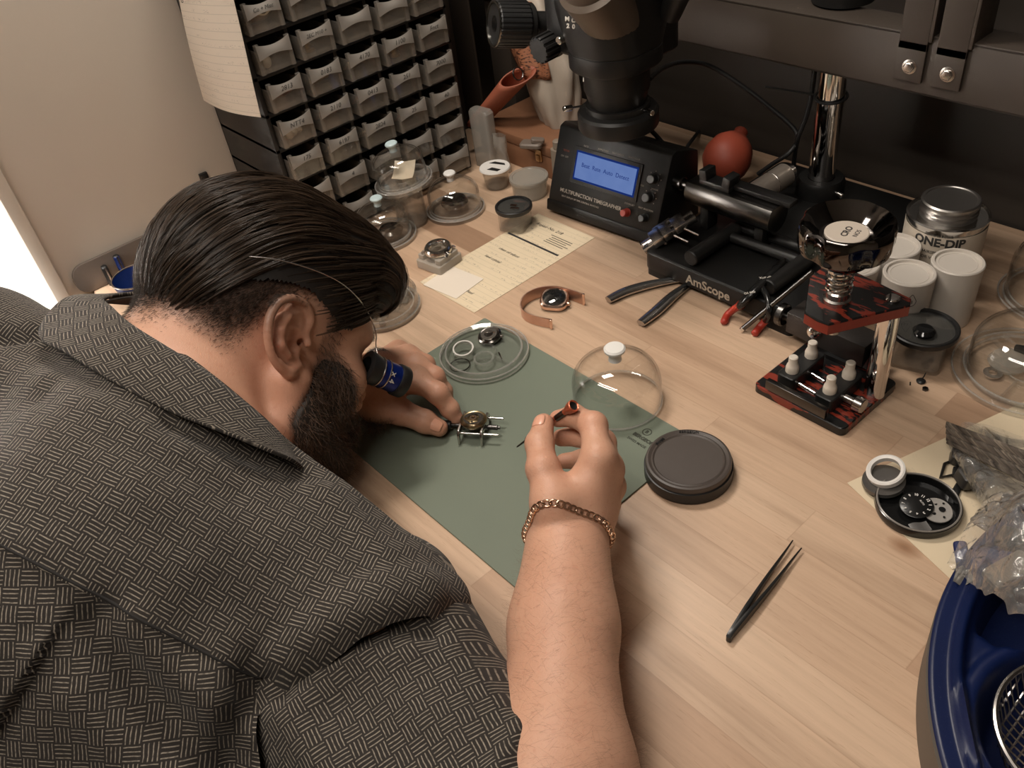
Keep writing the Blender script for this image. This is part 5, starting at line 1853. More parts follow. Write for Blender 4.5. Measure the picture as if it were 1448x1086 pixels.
quad_film(L3([at(1340, 628, 0.012), at(1466, 692, 0.050), at(1470, 790, 0.078), at(1385, 710, 0.026)]), 0.014, 34, 1.0, 0.016).build('film', FILM, zb, smooth=180)
quad_film(L3([at(1340, 629, 0.008), at(1466, 694, 0.030), at(1470, 790, 0.070), at(1385, 712, 0.014)]), 0.004, 34, 2.0, 0.0).build('back_film', FILM, zb, smooth=180)
z0 = L3([at(1338, 597, 0.020), at(1470, 646, 0.062), at(1470, 693, 0.048), at(1339, 627, 0.012)])
m = MB()
m.grid(lambda u, v: z0[0] * (1 - u) * (1 - v) + z0[1] * u * (1 - v) + z0[2] * u * v + z0[3] * (1 - u) * v + Vector((0, 0, 0.0016 * math.sin(v * 22))), 30, 24, 0.0008)
m.build('zip_strip', ZIPM.m, zb, smooth=60)
m = MB()
m.tube([z0[3] + Vector((0, 0, 0.001)), z0[2] + Vector((0, 0, 0.001))], 0.0012, 8)
m.tube([z0[3].lerp(z0[0], 0.16), z0[2].lerp(z0[1], 0.16)], 0.0010, 8)
m.build('zip_ridge', ZIPM.m, zb)
m = MB()
for k_ in range(9):
    a_ = at(1360 + 4 * k_, 597 + 1.2 * k_, 0.028)
    b_ = at(1466, 618 + 4.5 * k_, 0.066 - 0.002 * k_)
    m.grid((lambda a_, b_, k_: lambda u, v: (a_.lerp(b_, u) - o3) + Vector((0, 0, 0.003 * math.sin(5 * u + k_) - 0.009 * v)))(a_, b_, k_), 14, 2)
part_label(m.build('spare_edges', FILM2, zb, smooth=180), 'clear edges of more bags')
DARKP = plain('dark_bag_part', (0.035, 0.032, 0.03), 0.35)
for (px, py, z, s_, r_, lab) in [(1365, 645, 0.010, (0.024, 0.016, 0.012), 0.4, 'dark moulded part inside the zip bag next to its zip strip'), (1378, 672, 0.014, (0.028, 0.018, 0.014), 1.0, 'dark moulded part inside the zip bag near the black buckle'),
                                 (1440, 722, 0.030, (0.030, 0.020, 0.014), 0.2, 'grey printed part inside the zip bag at its lower end')]:
    q = at(px, py, z)
    small('bagged_part', lab, 'part', MB().rbox((0, 0, 0), s_, 0.004, er=0.0015), DARKP, (q.x, q.y, z - 0.002), (0.1, 0.1, r_), bevel=0.0)
cp = thing('cellophane_bag', 'crinkled clear cellophane bag of blue and grey parts on the basin rim', 'plastic bag', (0.45, 0.12, 0.0))
o3 = Vector((0.45, 0.12, 0.0))


def lump(u, v):
    # pillow in picture-like quad, but built over the basin rim
    c = [at(1392, 706, 0.046), at(1472, 690, 0.100), at(1478, 900, 0.120), at(1338, 800, 0.054)]
    p = c[0] * (1 - u) * (1 - v) + c[1] * u * (1 - v) + c[2] * u * v + c[3] * (1 - u) * v
    k = abs(nz(p.x * 40, p.y * 40, 3.0)) * 1.2 + 0.6 * abs(nz(p.x * 95, p.y * 95, 7.0)) + 0.5 * abs(nz(p.x * 20 + p.y * 60, p.y * 12, 1.0))
    return (p - o3) + Vector((0.0, 0.0, 0.015 * (k - 0.35) + 0.020 * math.sin(PI * u) * math.sin(PI * v)))


MB().grid(lump, 64, 64).build('film', FILM2, cp, smooth=180)
q0 = [at(1352, 806, 0.052), at(1372, 800, 0.056), at(1378, 822, 0.056), at(1346, 826, 0.053)]
m = MB()
m.grid(lambda u, v: (q0[0] * (1 - u) * (1 - v) + q0[1] * u * (1 - v) + q0[2] * u * v + q0[3] * (1 - u) * v - o3) + Vector((0, 0, 0.004 * math.sin(u * 5 + v * 2))), 10, 10)
part_label(m.build('tape_tab', plain('silver_tape', (0.5, 0.48, 0.45), 0.15, 0.6), cp, smooth=180), 'silvery tape tab')
NAVY = plain('navy_printed_part', srgb(16, 30, 80), 0.4)
GREYC = plain('grey_card_part', srgb(120, 112, 102), 0.5)
for (px, py, z, s_, r_, matl, lab) in [(1362, 776, 0.040, (0.010, 0.022, 0.004), 0.6, NAVY, 'small navy piece at the tip of the cellophane bag'), (1385, 800, 0.052, (0.026, 0.018, 0.008), 0.9, DARKP, 'dark piece in the cellophane bag over the basin rim'),
                                       (1412, 790, 0.058, (0.034, 0.022, 0.008), 0.3, NAVY, 'navy printed piece in the middle of the cellophane bag'), (1420, 735, 0.050, (0.040, 0.026, 0.004), -0.3, GREYC, 'grey perforated card in the cellophane bag under the zip bag'),
                                       (1430, 800, 0.066, (0.034, 0.018, 0.008), 1.2, GREYC, 'grey piece in the cellophane bag beside the navy printed one'), (1440, 760, 0.062, (0.026, 0.020, 0.010), 0.1, DARKP, 'dark piece in the cellophane bag under the grey card')]:
    q = at(px, py, z)
    m = MB().rbox((0, 0, 0), s_, 0.003, er=0.0012)
    if matl is GREYC:
        for k_ in range(8):
            m.box((-s_[0] * .35 + k_ * s_[0] * .1, 0.004 * ((k_ % 2) * 2 - 1), s_[2] / 2), (0.0022, 0.004, 0.001))
    small('bagged_part', lab, 'part', m, matl, (q.x, q.y, z - 0.006), (0.15, -0.2, r_))

# ================================================================== back corner: wooden box, bag, pouch
wbx = thing('wooden_box', 'low brown wooden box with a brass catch beside the timing machine', 'box', (-0.4075, 0.487, 0))


def box_wood():
    t = NT('brown_box_wood')
    o = t.obj()
    c = t.mix(t.noise(t.mapping(o, (6, 60, 60)), 1.0, 4), srgb(116, 80, 58), srgb(138, 97, 70))
    t.principled(Base_Color=c, Roughness=0.5)
    return t.m


BXW = box_wood()
MB().box((0, 0, 0.0175), (0.212, 0.140, 0.035)).build('body', BXW, wbx, bevel=0.0015)
MB().box((0, 0, 0.0435), (0.214, 0.142, 0.0155)).build('lid', BXW, wbx, bevel=0.002)
MB().box((0.035, -0.0715, 0.034), (0.013, 0.003, 0.018)).box((0.035, -0.0735, 0.030), (0.007, 0.003, 0.010)).build('catch', plain('brass_catch', (0.55, 0.38, 0.22), 0.3, 1.0), wbx, bevel=0.0005)


# white printed bag slumped on the box
def bagfn(u, v):
    a = 2 * PI * u
    z = 0.205 * v
    rx = (0.014 + 0.034 * math.sin(PI * min(1, v * 0.62 + 0.12)) ** 0.8) * (1.1 if v < 0.9 else 1.0 - 1.5 * (v - 0.9))
    ry = rx * 0.75
    k = 1 + 0.10 * math.sin(4 * a + 5 * v) + 0.07 * math.sin(9 * a - 7 * v) + 0.06 * nz(3 * math.cos(a), 3 * math.sin(a), 7 * v)
    lean = -0.055 * v - 0.02 * v * v
    return (rx * k * math.cos(a) + lean, ry * k * math.sin(a) + 0.02 * v, z)


BAGW = plain('white_bag_cloth', srgb(172, 160, 146), 0.55, 0.0, 0.06, 40)
bgq = at(772, 181, 0.052)
bg = thing('printed_bag', 'slumped white bag with an orange printed panel on the wooden box', 'bag', (bgq.x, bgq.y + 0.030, 0.0515))
m = MB()
m.grid(bagfn, 40, 30)
m.v = [v if v[2] > 1e-6 else v for v in m.v]
m.build('bag', BAGW, bg, smooth=180)


def panfn(u, v):
    a = -2.15 + 1.35 * u
    vv = 0.36 + 0.50 * v
    x, y, z = bagfn((a / (2 * PI)) % 1.0, vv)
    s_ = 0.0022
    return (x + s_ * math.cos(a), y + s_ * math.sin(a), z)


PRN = NT('orange_printed_panel')
po_ = PRN.uv()
pn = PRN.n('TexNoise', {'Vector': PRN.mapping(PRN.obj(), (160, 160, 420)), 'Scale': 1.0, 'Detail': 2.0}).outputs[0]
PRN.principled(Base_Color=PRN.ramp(pn, [(0.40, srgb(72, 42, 30)), (0.46, srgb(150, 98, 70))]), Roughness=0.55)
MB().grid(panfn, 16, 14, 0.0006).build('printed_panel', PRN.m, bg, smooth=180)
# terracotta pouch leaning
LEA = plain('terracotta_leather', srgb(150, 84, 62), 0.55, 0.0, 0.1, 60)
pq = at(677, 172, 0.052)
ph = thing('leather_pouch', 'terracotta leather pouch leaning open on the end of the wooden box', 'pouch', (pq.x, pq.y, 0.0515))
pc = [Vector(p) - Vector((pq.x, pq.y, 0.0515)) for p in (at(677, 172, 0.052), atD(733, 108, 1.27), atD(715, 106, 1.30))]
dirp = (pc[1] - pc[0])
perp = Vector((dirp.y, -dirp.x, 0)).normalized()


def pouchfn(u, v):
    a = 2 * PI * u
    w_ = 0.010 + 0.016 * v
    p = pc[0] + dirp * v
    sd = Vector((0.3, 0.95, 0)).normalized()
    th = Vector((0.9, -0.25, -0.3)).normalized()
    return p + sd * (0.020 * math.cos(a)) + th * (w_ * 0.55 * math.sin(a)) + dirp * (0.10 * math.cos(a) * v)


MB().grid(pouchfn, 28, 10, 0.002).build('pouch', LEA, ph, smooth=180)
MB().ring(pc[1] + Vector((0, 0, 0.004)), 0.009, 0.0012, 24, 8, Matrix.Rotation(1.2, 4, 'Y')).build('ring', DARKM, ph)
# frosted upright tray and small cups by the cabinet
uq = at(676, 246, 0.0)
t = thing('clear_upright_tray', 'tall cloudy plastic tray standing on edge beside the drawer cabinet', 'tray', (-0.468, 0.392, 0), rz=0.1)
m = MB()
ol = rounded_rect(0.020, 0.010, 0.006)
il = rounded_rect(0.0185, 0.0085, 0.0055)
m.loft([(ol, 0), (ol, 0.088), (rounded_rect(0.017, 0.008, 0.005), 0.092)])
m.build('tray', FROST, t)
t = thing('crumpled_sleeve', 'small crumpled clear sleeve between the cloudy tray and wooden box', 'sleeve', (-0.435, 0.395, 0))
MB().grid(lambda u, v: (0.013 * math.cos(2 * PI * u) * (1 + .25 * math.sin(7 * u * 2 + 5 * v)), 0.008 * math.sin(2 * PI * u) * (1 + .2 * math.sin(11 * v)), 0.058 * v), 24, 10).build('sleeve', FROST, t, smooth=180)
q = at(737, 208, 0.052)
t = thing('grey_clip', 'small grey folded clip on the edge of the wooden box', 'clip', (q.x + 0.012, q.y + 0.01, 0.0515))
MB().rbox((0, 0, 0.004), (0.034, 0.020, 0.008), 0.006, (0, 0, 0.5), er=0.002).rbox((0.008, 0.006, 0.010), (0.02, 0.012, 0.006), 0.004, (0, 0.2, 0.9), er=0.001).build('clip', plain('grey_clip_plastic', srgb(112, 100, 90), 0.5), t)
t = thing('grey_bottle', 'small grey plastic bottle tucked between the wooden box and timing machine', 'bottle', (-0.318, 0.405, 0))
MB().rbox((0, 0, 0.032), (0.022, 0.014, 0.064), 0.005, er=0.002).build('bottle', plain('grey_bottle_plastic', srgb(132, 120, 106), 0.5), t)
MB().cyl((0, 0, 0.064), (0, 0, 0.076), 0.0065, n=20, ch=0.001).build('cap', plain('grey_bottle_plastic', (0, 0, 0)), t)
# ================================================================== signed distance sculpting (for the person)
class SDF:
    """smooth union / subtraction of tapered capsules and ellipsoids, meshed by surface nets in sparse blocks"""
    def __init__(s):
        s.P = []

    def cone(s, a, b, ra, rb=None, k=0.008, mode='u', flat=None):
        a, b = np.array(a, float), np.array(b, float)
        rb = ra if rb is None else rb
        c = (a + b) / 2
        s.P.append(('c', a, b, ra, rb, k, mode, c, np.linalg.norm(b - a) / 2 + max(ra, rb), flat))
        return s

    def chain(s, pts, rs, k=0.008, mode='u', flat=None):
        for i in range(len(pts) - 1):
            s.cone(pts[i], pts[i + 1], rs[i], rs[i + 1], k, mode, flat)
        return s

    def ell(s, c, r, Rm=None, k=0.008, mode='u'):
        c = np.array(c, float)
        r = np.array([r] * 3 if isinstance(r, (int, float)) else r, float)
        Rm = np.eye(3) if Rm is None else np.array(Rm)
        s.P.append(('e', c, r, Rm, None, k, mode, c, r.max(), None))
        return s

    @staticmethod
    def dist(p, X):
        if p[0] == 'c':
            a, b, ra, rb = p[1:5]
            ab = b - a
            q = X - a
            fl = p[9]
            if fl is not None:
                n_, sc_ = fl
                q = q + np.outer(q @ n_, n_) * (1 / sc_ - 1)
                ab = ab + n_ * (ab @ n_) * (1 / sc_ - 1)
            t = np.clip(q @ ab / (ab @ ab), 0, 1)
            return np.linalg.norm(q - t[:, None] * ab, axis=1) - (ra + (rb - ra) * t)
        c, r, Rm = p[1:4]
        q = (X - c) @ Rm
        k0 = np.linalg.norm(q / r, axis=1)
        k1 = np.linalg.norm(q / (r * r), axis=1)
        return k0 * (k0 - 1) / np.maximum(k1, 1e-9)

    def eval(s, X, prims=None):
        d = np.full(len(X), 1.0)
        for p in (s.P if prims is None else prims):
            e = s.dist(p, X)
            k = p[5]
            if p[6] == 'u':
                h = np.clip(0.5 + 0.5 * (d - e) / k, 0, 1)
                d = d * (1 - h) + e * h - k * h * (1 - h)
            else:
                h = np.clip(0.5 - 0.5 * (d + e) / k, 0, 1)
                d = d * (1 - h) - e * h + k * h * (1 - h)
        return d

    def near(s, c, rad):
        out = []
        for p in s.P:
            ex = 0.02 if p[9] is None else 0.03
            if np.linalg.norm(p[7] - c) - p[8] < rad + p[5] + ex:
                out.append(p)
        return out

    def grad(s, X, e=0.0008):
        g = np.zeros_like(X)
        for i in range(3):
            o = np.zeros(3)
            o[i] = e
            g[:, i] = s.eval(X + o) - s.eval(X - o)
        return g / np.maximum(np.linalg.norm(g, axis=1), 1e-9)[:, None]

    def mesh(s, h, B=14):
        lo = np.min([p[7] - p[8] for p in s.P], axis=0) - 3 * h
        hi = np.max([p[7] + p[8] for p in s.P], axis=0) + 3 * h
        nb = np.ceil((hi - lo) / (B * h)).astype(int)
        I = np.stack(np.meshgrid(*[np.arange(n) for n in nb], indexing='ij'), -1).reshape(-1, 3)
        Cn = lo + (I + 0.5) * B * h
        half = B * h * 0.87
        D = np.concatenate([s.eval(Cn[i:i + 20000]) for i in range(0, len(Cn), 20000)])
        act = I[np.abs(D) < half * 1.7 + 0.012]
        N = nb * B + 2
        gl = np.stack(np.meshgrid(*[np.arange(B + 1)] * 3, indexing='ij'), -1).reshape(-1, 3)
        ids, pos, faces = [], [], []
        st_ = np.array([N[1] * N[2], N[2], 1], dtype=np.int64)
        corners = np.stack(np.meshgrid([0, 1], [0, 1], [0, 1], indexing='ij'), -1).reshape(-1, 3)
        edges = [(0, 1), (0, 2), (0, 4), (1, 3), (1, 5), (2, 3), (2, 6), (3, 7), (4, 5), (4, 6), (5, 7), (6, 7)]
        for b in act:
            cen = lo + (b + 0.5) * B * h
            pr = s.near(cen, half)
            if not pr:
                continue
            X = lo + (gl + b * B) * h
            V = s.eval(X, pr).reshape(B + 1, B + 1, B + 1)
            if V.min() > 0 or V.max() < 0:
                continue
            neg = V < 0
            cv = np.stack([V[c[0]:B + c[0], c[1]:B + c[1], c[2]:B + c[2]] for c in corners], -1).reshape(-1, 8)
            cn = (cv < 0).sum(1)
            m_ = (cn > 0) & (cn < 8)
            if m_.any():
                cell = np.argwhere(m_.reshape(B, B, B))
                vals = cv[m_]
                acc = np.zeros((len(cell), 3))
                cnt = np.zeros(len(cell))
                for a, c in edges:
                    va, vc = vals[:, a], vals[:, c]
                    x = (va < 0) != (vc < 0)
                    t = np.where(x, va / np.where(va == vc, 1, va - vc), 0)
                    pt = corners[a] + t[:, None] * (corners[c] - corners[a])
                    acc += np.where(x[:, None], pt, 0)
                    cnt += x
                g = cell + b * B
                ids.append(g @ st_)
                pos.append(lo + (g + acc / cnt[:, None]) * h)
            for ax in range(3):
                o1, o2 = [(1, 2), (2, 0), (0, 1)][ax]
                sl0 = [slice(0, B)] * 3
                sl1 = [slice(0, B)] * 3
                sl1[ax] = slice(1, B + 1)
                ch = neg[tuple(sl0)] != neg[tuple(sl1)]
                e = np.argwhere(ch)
                if len(e) == 0:
                    continue
                fl = neg[tuple(sl0)][ch]
                g = e + b * B
                d1 = np.zeros(3, int); d1[o1] = 1
                d2 = np.zeros(3, int); d2[o2] = 1
                q = np.stack([(g - d1 - d2) @ st_, (g - d2) @ st_, g @ st_, (g - d1) @ st_], 1)
                q[~fl] = q[~fl][:, ::-1]
                faces.append(q)
        ids = np.concatenate(ids); pos = np.concatenate(pos); F = np.concatenate(faces)
        u, first = np.unique(ids, return_index=True)
        pos = pos[first]
        idx = np.searchsorted(u, F)
        idx = np.clip(idx, 0, len(u) - 1)
        ok = (u[idx] == F).all(1)
        return pos, idx[ok]


def np_mesh(name, V, F, mat, parent=None, smooth=True):
    me = bpy.data.meshes.new(name)
    me.vertices.add(len(V))
    me.vertices.foreach_set('co', np.ascontiguousarray(V, np.float32).ravel())
    me.loops.add(F.size)
    me.loops.foreach_set('vertex_index', np.ascontiguousarray(F, np.int32).ravel())
    me.polygons.add(len(F))
    me.polygons.foreach_set('loop_start', np.arange(0, F.size, F.shape[1], dtype=np.int32))
    me.update(calc_edges=True)
    me.validate()
    if smooth:
        me.shade_smooth()
    me.materials.append(mat)
    o = bpy.data.objects.new(name, me)
    COL.objects.link(o)
    if parent is not None:
        o.parent = parent
    return o


def relax(V, F, it=2, lam=0.5):
    """Laplacian smoothing of a quad mesh"""
    e = np.concatenate([F[:, [0, 1]], F[:, [1, 2]], F[:, [2, 3]], F[:, [3, 0]]])
    e = np.concatenate([e, e[:, ::-1]])
    deg = np.bincount(e[:, 0], minlength=len(V))[:, None]
    for _ in range(it):
        s_ = np.stack([np.bincount(e[:, 0], weights=V[e[:, 1], i], minlength=len(V)) for i in range(3)], 1)
        V = V + lam * (s_ / np.maximum(deg, 1) - V)
    return V


def vnormals(V, F):
    n_ = np.cross(V[F[:, 2]] - V[F[:, 0]], V[F[:, 3]] - V[F[:, 1]])
    out = np.zeros_like(V)
    for i in range(4):
        for j in range(3):
            out[:, j] += np.bincount(F[:, i], weights=n_[:, j], minlength=len(V))
    return out / np.maximum(np.linalg.norm(out, axis=1), 1e-12)[:, None]
# ================================================================== the person
HO = np.array([-0.11621, -0.17166, 0.16406])
HA = np.array([[0.923594, 0.134196, -0.359119], [0.145771, 0.74345, 0.652712], [0.354578, -0.65519, 0.667084]])
HS = 1.03


def H(x, y, z):
    """head frame: x to his right ear, y out of the face, z to the crown (metres) -> world"""
    return HO + HA @ (np.array([x, y, z]) * HS)


def Hv(P):
    return ((np.asarray(P) - HO) @ HA) / HS


def atz(px, py, z):
    return np.array(at(px, py, z))


SHR = atD(520, 878, 0.645)
SHL = atD(-30, 520, 0.775)
NB = atD(232, 580, 0.735)
ELR = atD(778, 1290, 0.500)
ELL = np.array([-0.345, -0.285, 0.066])
A0 = atD(545, 862, 0.652)
A1 = atD(655, 1086, 0.585)
A2 = atD(768, 1300, 0.495)
WRR = atD(803, 757, 0.685)
WRL = atz(503, 545, 0.046)
SP1 = atD(190, 800, 0.690)
SP2 = atD(60, 1130, 0.700)

body = SDF()
# --- torso core under the shirt
body.cone(SHR, SHL, 0.060, 0.060, 0.03)
body.chain([(SHR + SHL) / 2, SP1, SP2], [0.09, 0.115, 0.12], 0.05)
body.cone(NB, (SHR + SHL) / 2, 0.062, 0.08, 0.04)
# --- neck
body.chain([H(0, -0.022, -0.020), NB], [0.064, 0.070], 0.02)
body.cone(H(0, 0.035, -0.065), NB + np.array([0.01, 0.03, -0.03]), 0.044, 0.06, 0.02)
body.cone(H(0, -0.060, -0.010), NB + np.array([-0.02, -0.01, 0.0]), 0.045, 0.055, 0.02)
# --- cranium and face
body.ell(H(0, 0.000, 0.045), (0.079 * HS, 0.100 * HS, 0.088 * HS), HA, 0.012)
body.ell(H(0, 0.058, 0.030), (0.066 * HS, 0.046 * HS, 0.058 * HS), HA, 0.012)
body.ell(H(0, 0.045, -0.030), (0.062 * HS, 0.050 * HS, 0.062 * HS), HA, 0.015)
for s_ in (-1, 1):
    body.ell(H(s_ * 0.046, 0.068, -0.018), (0.024, 0.026, 0.024), HA, 0.014)
    body.cone(H(s_ * 0.060, 0.012, -0.030), H(s_ * 0.055, 0.020, -0.062), 0.020, 0.019, 0.014)
    body.cone(H(s_ * 0.054, 0.022, -0.064), H(s_ * 0.022, 0.080, -0.088), 0.020, 0.018, 0.014)
    body.cone(H(s_ * 0.012, 0.097, 0.024), H(s_ * 0.046, 0.084, 0.024), 0.010, 0.009, 0.008)
    body.ell(H(s_ * 0.033, 0.094, 0.004), (0.016, 0.012, 0.012), HA, 0.008, 's')
    body.ell(H(s_ * 0.032, 0.080, 0.005), (0.0125, 0.0125, 0.0125), HA, 0.003)
    body.cone(H(s_ * 0.022, 0.0905, 0.012), H(s_ * 0.043, 0.0855, 0.011), 0.0035, 0.0035, 0.003)
    body.cone(H(s_ * 0.010, 0.112, -0.036), H(s_ * 0.013, 0.104, -0.034), 0.007, 0.006, 0.005)
body.chain([H(0, 0.098, 0.016), H(0, 0.108, -0.006), H(0, 0.116, -0.026)], [0.009, 0.009, 0.0105], 0.007)
body.ell(H(0, 0.094, -0.050), (0.032, 0.018, 0.022), HA, 0.012)
body.cone(H(-0.020, 0.106, -0.056), H(0.020, 0.106, -0.056), 0.0055, 0.0055, 0.004)
body.cone(H(-0.018, 0.105, -0.065), H(0.018, 0.105, -0.065), 0.0065, 0.0065, 0.004)
body.cone(H(-0.024, 0.112, -0.0605), H(0.024, 0.112, -0.0605), 0.0018, 0.0018, 0.002, 's')
body.ell(H(0, 0.094, -0.092), (0.026, 0.020, 0.018), HA, 0.012)


# --- ears
def ear(sgn):
    def E(y, z, out):
        # ear plane: hinges at the front, opens outwards to the back
        return H(sgn * (0.0735 + out), y, z)
    tilt = 0.20

    def Q(a, b, out):
        # a forward, b up, in a frame leaning back
        a, b = a * 1.30 + 0.006, b * 0.90 + 0.004
        y = a * math.cos(tilt) - b * math.sin(tilt) - 0.006
        z = a * math.sin(tilt) + b * math.cos(tilt) - 0.002
        return E(y, z, out - 0.34 * (a - 0.016))
    hel = [(0.010, 0.006, 0.002), (0.013, 0.018, 0.004), (0.008, 0.030, 0.006), (-0.004, 0.0355, 0.007), (-0.015, 0.031, 0.007), (-0.0215, 0.018, 0.006), (-0.0225, 0.002, 0.005), (-0.019, -0.013, 0.004), (-0.012, -0.024, 0.003), (-0.004, -0.030, 0.002)]
    P_ = [np.array(q) for q in spline([Vector(Q(*h)) for h in hel], 27)]
    body.chain(P_, list(np.interp(np.linspace(0, 9, 28), range(10), [0.0030, 0.0034, 0.0036, 0.0038, 0.0038, 0.0037, 0.0036, 0.0036, 0.0042, 0.0050])), 0.0022)
    body.chain([Q(-0.004, -0.030, 0.002), Q(0.004, -0.024, 0.000)], [0.0055, 0.0045], 0.004)
    # plate behind
    pl_ = [Q(0.002, 0.022, 0.001), Q(-0.010, 0.010, 0.001), Q(-0.012, -0.006, 0.001), Q(-0.004, -0.020, 0.000)]
    body.chain(pl_, [0.0105, 0.0115, 0.0105, 0.0080], 0.004, flat=(HA @ np.array([1.0, 0.30, 0.0]) / math.sqrt(1.09), 0.32))
    # antihelix, tragus, antitragus
    body.chain([Q(0.004, 0.024, 0.004), Q(-0.006, 0.020, 0.0055), Q(-0.0125, 0.008, 0.0055), Q(-0.012, -0.006, 0.005), Q(-0.005, -0.015, 0.0045)], [0.0020, 0.0026, 0.0030, 0.0030, 0.0028], 0.004)
    body.cone(Q(0.0115, -0.004, 0.003), Q(0.0105, 0.003, 0.002), 0.0036, 0.0032, 0.003)
    # root that ties the ear to the head, concha hollow
    body.cone(Q(0.002, 0.012, -0.006), Q(0.000, -0.012, -0.006), 0.010, 0.009, 0.006)
    body.ell(Q(0.001, -0.003, 0.0060), (0.0085, 0.0095, 0.0105), HA, 0.003, 's')
    body.cone(Q(0.006, -0.003, 0.003), Q(0.008, -0.003, -0.008), 0.0034, 0.0026, 0.002, 's')
    body.cone(Q(0.003, 0.0135, 0.0060), Q(-0.003, 0.017, 0.0070), 0.0028, 0.0022, 0.003, 's')
    body.chain([np.array(q) for q in spline([Vector(q) for q in (Q(0.006, 0.0265, 0.0078), Q(-0.004, 0.0292, 0.0085), Q(-0.0135, 0.025, 0.0085), Q(-0.0175, 0.013, 0.0080), Q(-0.0178, -0.002, 0.0072), Q(-0.0145, -0.014, 0.006))], 15)], [0.0025] * 16, 0.0022, 's')


ear(1)
ear(-1)

# --- right arm and hand
fd = (WRR - ELR) / np.linalg.norm(WRR - ELR)
body.chain([SHR, A1, A2, ELR], [0.045, 0.040, 0.040, 0.043], 0.012)
f1 = ELR * 0.72 + WRR * 0.28
f2 = ELR * 0.30 + WRR * 0.70
camx = ROT[0]
body.chain([ELR, f1 + camx * 0.002, f2, WRR], [0.045, 0.0475, 0.0355, 0.0275], 0.02)
body.chain([f2 + camx * 0.004, WRR + camx * 0.0045], [0.030, 0.0245], 0.015)
body.chain([f2 - camx * 0.004, WRR - camx * 0.0045], [0.030, 0.0245], 0.015)
RH = dict(
    th=[(783, 712, 0.672), (768, 663, 0.684), (763, 628, 0.703), (769, 599, 0.716)],
    ix=[(846, 648, 0.680), (839, 602, 0.700), (812, 588, 0.719), (789, 592, 0.728)],
    md=[(858, 664, 0.694), (852, 626, 0.719), (820, 616, 0.737), (793, 619, 0.742)],
    rg=[(862, 688, 0.712), (856, 658, 0.755), (823, 650, 0.780), (797, 652, 0.785)],
    pk=[(857, 712, 0.735), (850, 689, 0.788), (826, 684, 0.808), (803, 686, 0.812)])
RR = dict(th=[0.0150, 0.0128, 0.0112, 0.0086], ix=[0.0125, 0.0108, 0.0092, 0.0074], md=[0.0125, 0.0106, 0.0092, 0.0076], rg=[0.0118, 0.0100, 0.0088, 0.0072], pk=[0.0108, 0.0090, 0.0078, 0.0064])
J = {k: [atD(*q) for q in v] for k, v in RH.items()}


def hand(J, RR, wr, palm_r=0.0155, kp=0.010):
    for k in ('ix', 'md', 'rg', 'pk'):
        body.cone(wr + 0.15 * (J[k][0] - wr), J[k][0], 0.0190, RR[k][0] * 1.12, 0.014)
    pc_ = (J['ix'][0] + J['pk'][0] + wr) / 3
    body.ell((J['ix'][0] + J['md'][0] + J['rg'][0] + J['pk'][0]) / 8 + wr / 2, 0.0225, None, 0.014)
    body.cone(wr + 0.2 * (J['th'][0] - wr), J['th'][0], 0.0190, RR['th'][0] * 1.10, 0.012)
    body.cone(J['th'][0], (J['ix'][0] * 0.6 + wr * 0.4), RR['th'][0] * 0.9, 0.0125, 0.012)
    for k, v in J.items():
        r = RR[k]
        if k == 'th':
            body.chain(v[0:2], [r[0] * 1.05, r[1]], 0.008)
        else:
            body.chain(v[0:2], [r[0], r[1]], 0.006)
        body.chain(v[1:3], [r[1], r[2]], 0.0032)
        body.chain(v[2:4], [r[2], r[3]], 0.0032)
        body.ell(v[1], r[1] * 1.04, None, 0.004)
        body.ell(v[2], r[2] * 1.03, None, 0.003)


hand(J, RR, WRR)


# --- left arm and hand, resting on the mat
LHj = dict(
    th=[(533, 574, 0.034), (566, 582, 0.028), (601, 596, 0.0205), (621, 605, 0.0145)],
    ix=[(588, 537, 0.048), (619, 556, 0.041), (636, 578, 0.0235), (645, 591, 0.0135)],
    md=[(587, 517, 0.046), (614, 533, 0.039), (627, 553, 0.021), (632, 566, 0.0125)],
    rg=[(577, 504, 0.040), (601, 515, 0.034), (614, 535, 0.018), (619, 547, 0.0120)],
    pk=[(563, 496, 0.032), (584, 503, 0.027), (597, 517, 0.016), (602, 527, 0.0112)])
LR = dict(th=[0.0150, 0.0132, 0.0118, 0.0092], ix=[0.0125, 0.0108, 0.0094, 0.0078], md=[0.0125, 0.0106, 0.0092, 0.0076], rg=[0.0118, 0.0100, 0.0088, 0.0072], pk=[0.0108, 0.0090, 0.0078, 0.0066])
K = {k: [atz(*q) for q in v] for k, v in LHj.items()}
body.chain([SHL, SHL * 0.4 + ELL * 0.6, ELL], [0.062, 0.054, 0.046], 0.02)
body.chain([ELL, ELL * 0.68 + WRL * 0.32, ELL * 0.3 + WRL * 0.7, WRL], [0.046, 0.049, 0.036, 0.027], 0.02)
hand(K, LR, WRL)


# --- finger nails: shallow flats cut by thin rims are drawn in the skin with small plates
def nail_sdf(tip, dip, out, w, l):
    """slightly proud plate on the back of a finger tip"""
    ax = tip - dip
    ax = ax / np.linalg.norm(ax)
    out = out - ax * (out @ ax)
    out = out / np.linalg.norm(out)
    sd = np.cross(ax, out)
    return np.stack([sd, ax, out], 1)


bV, bF = body.mesh(0.00145)
bV = relax(bV, bF, 2, 0.5)


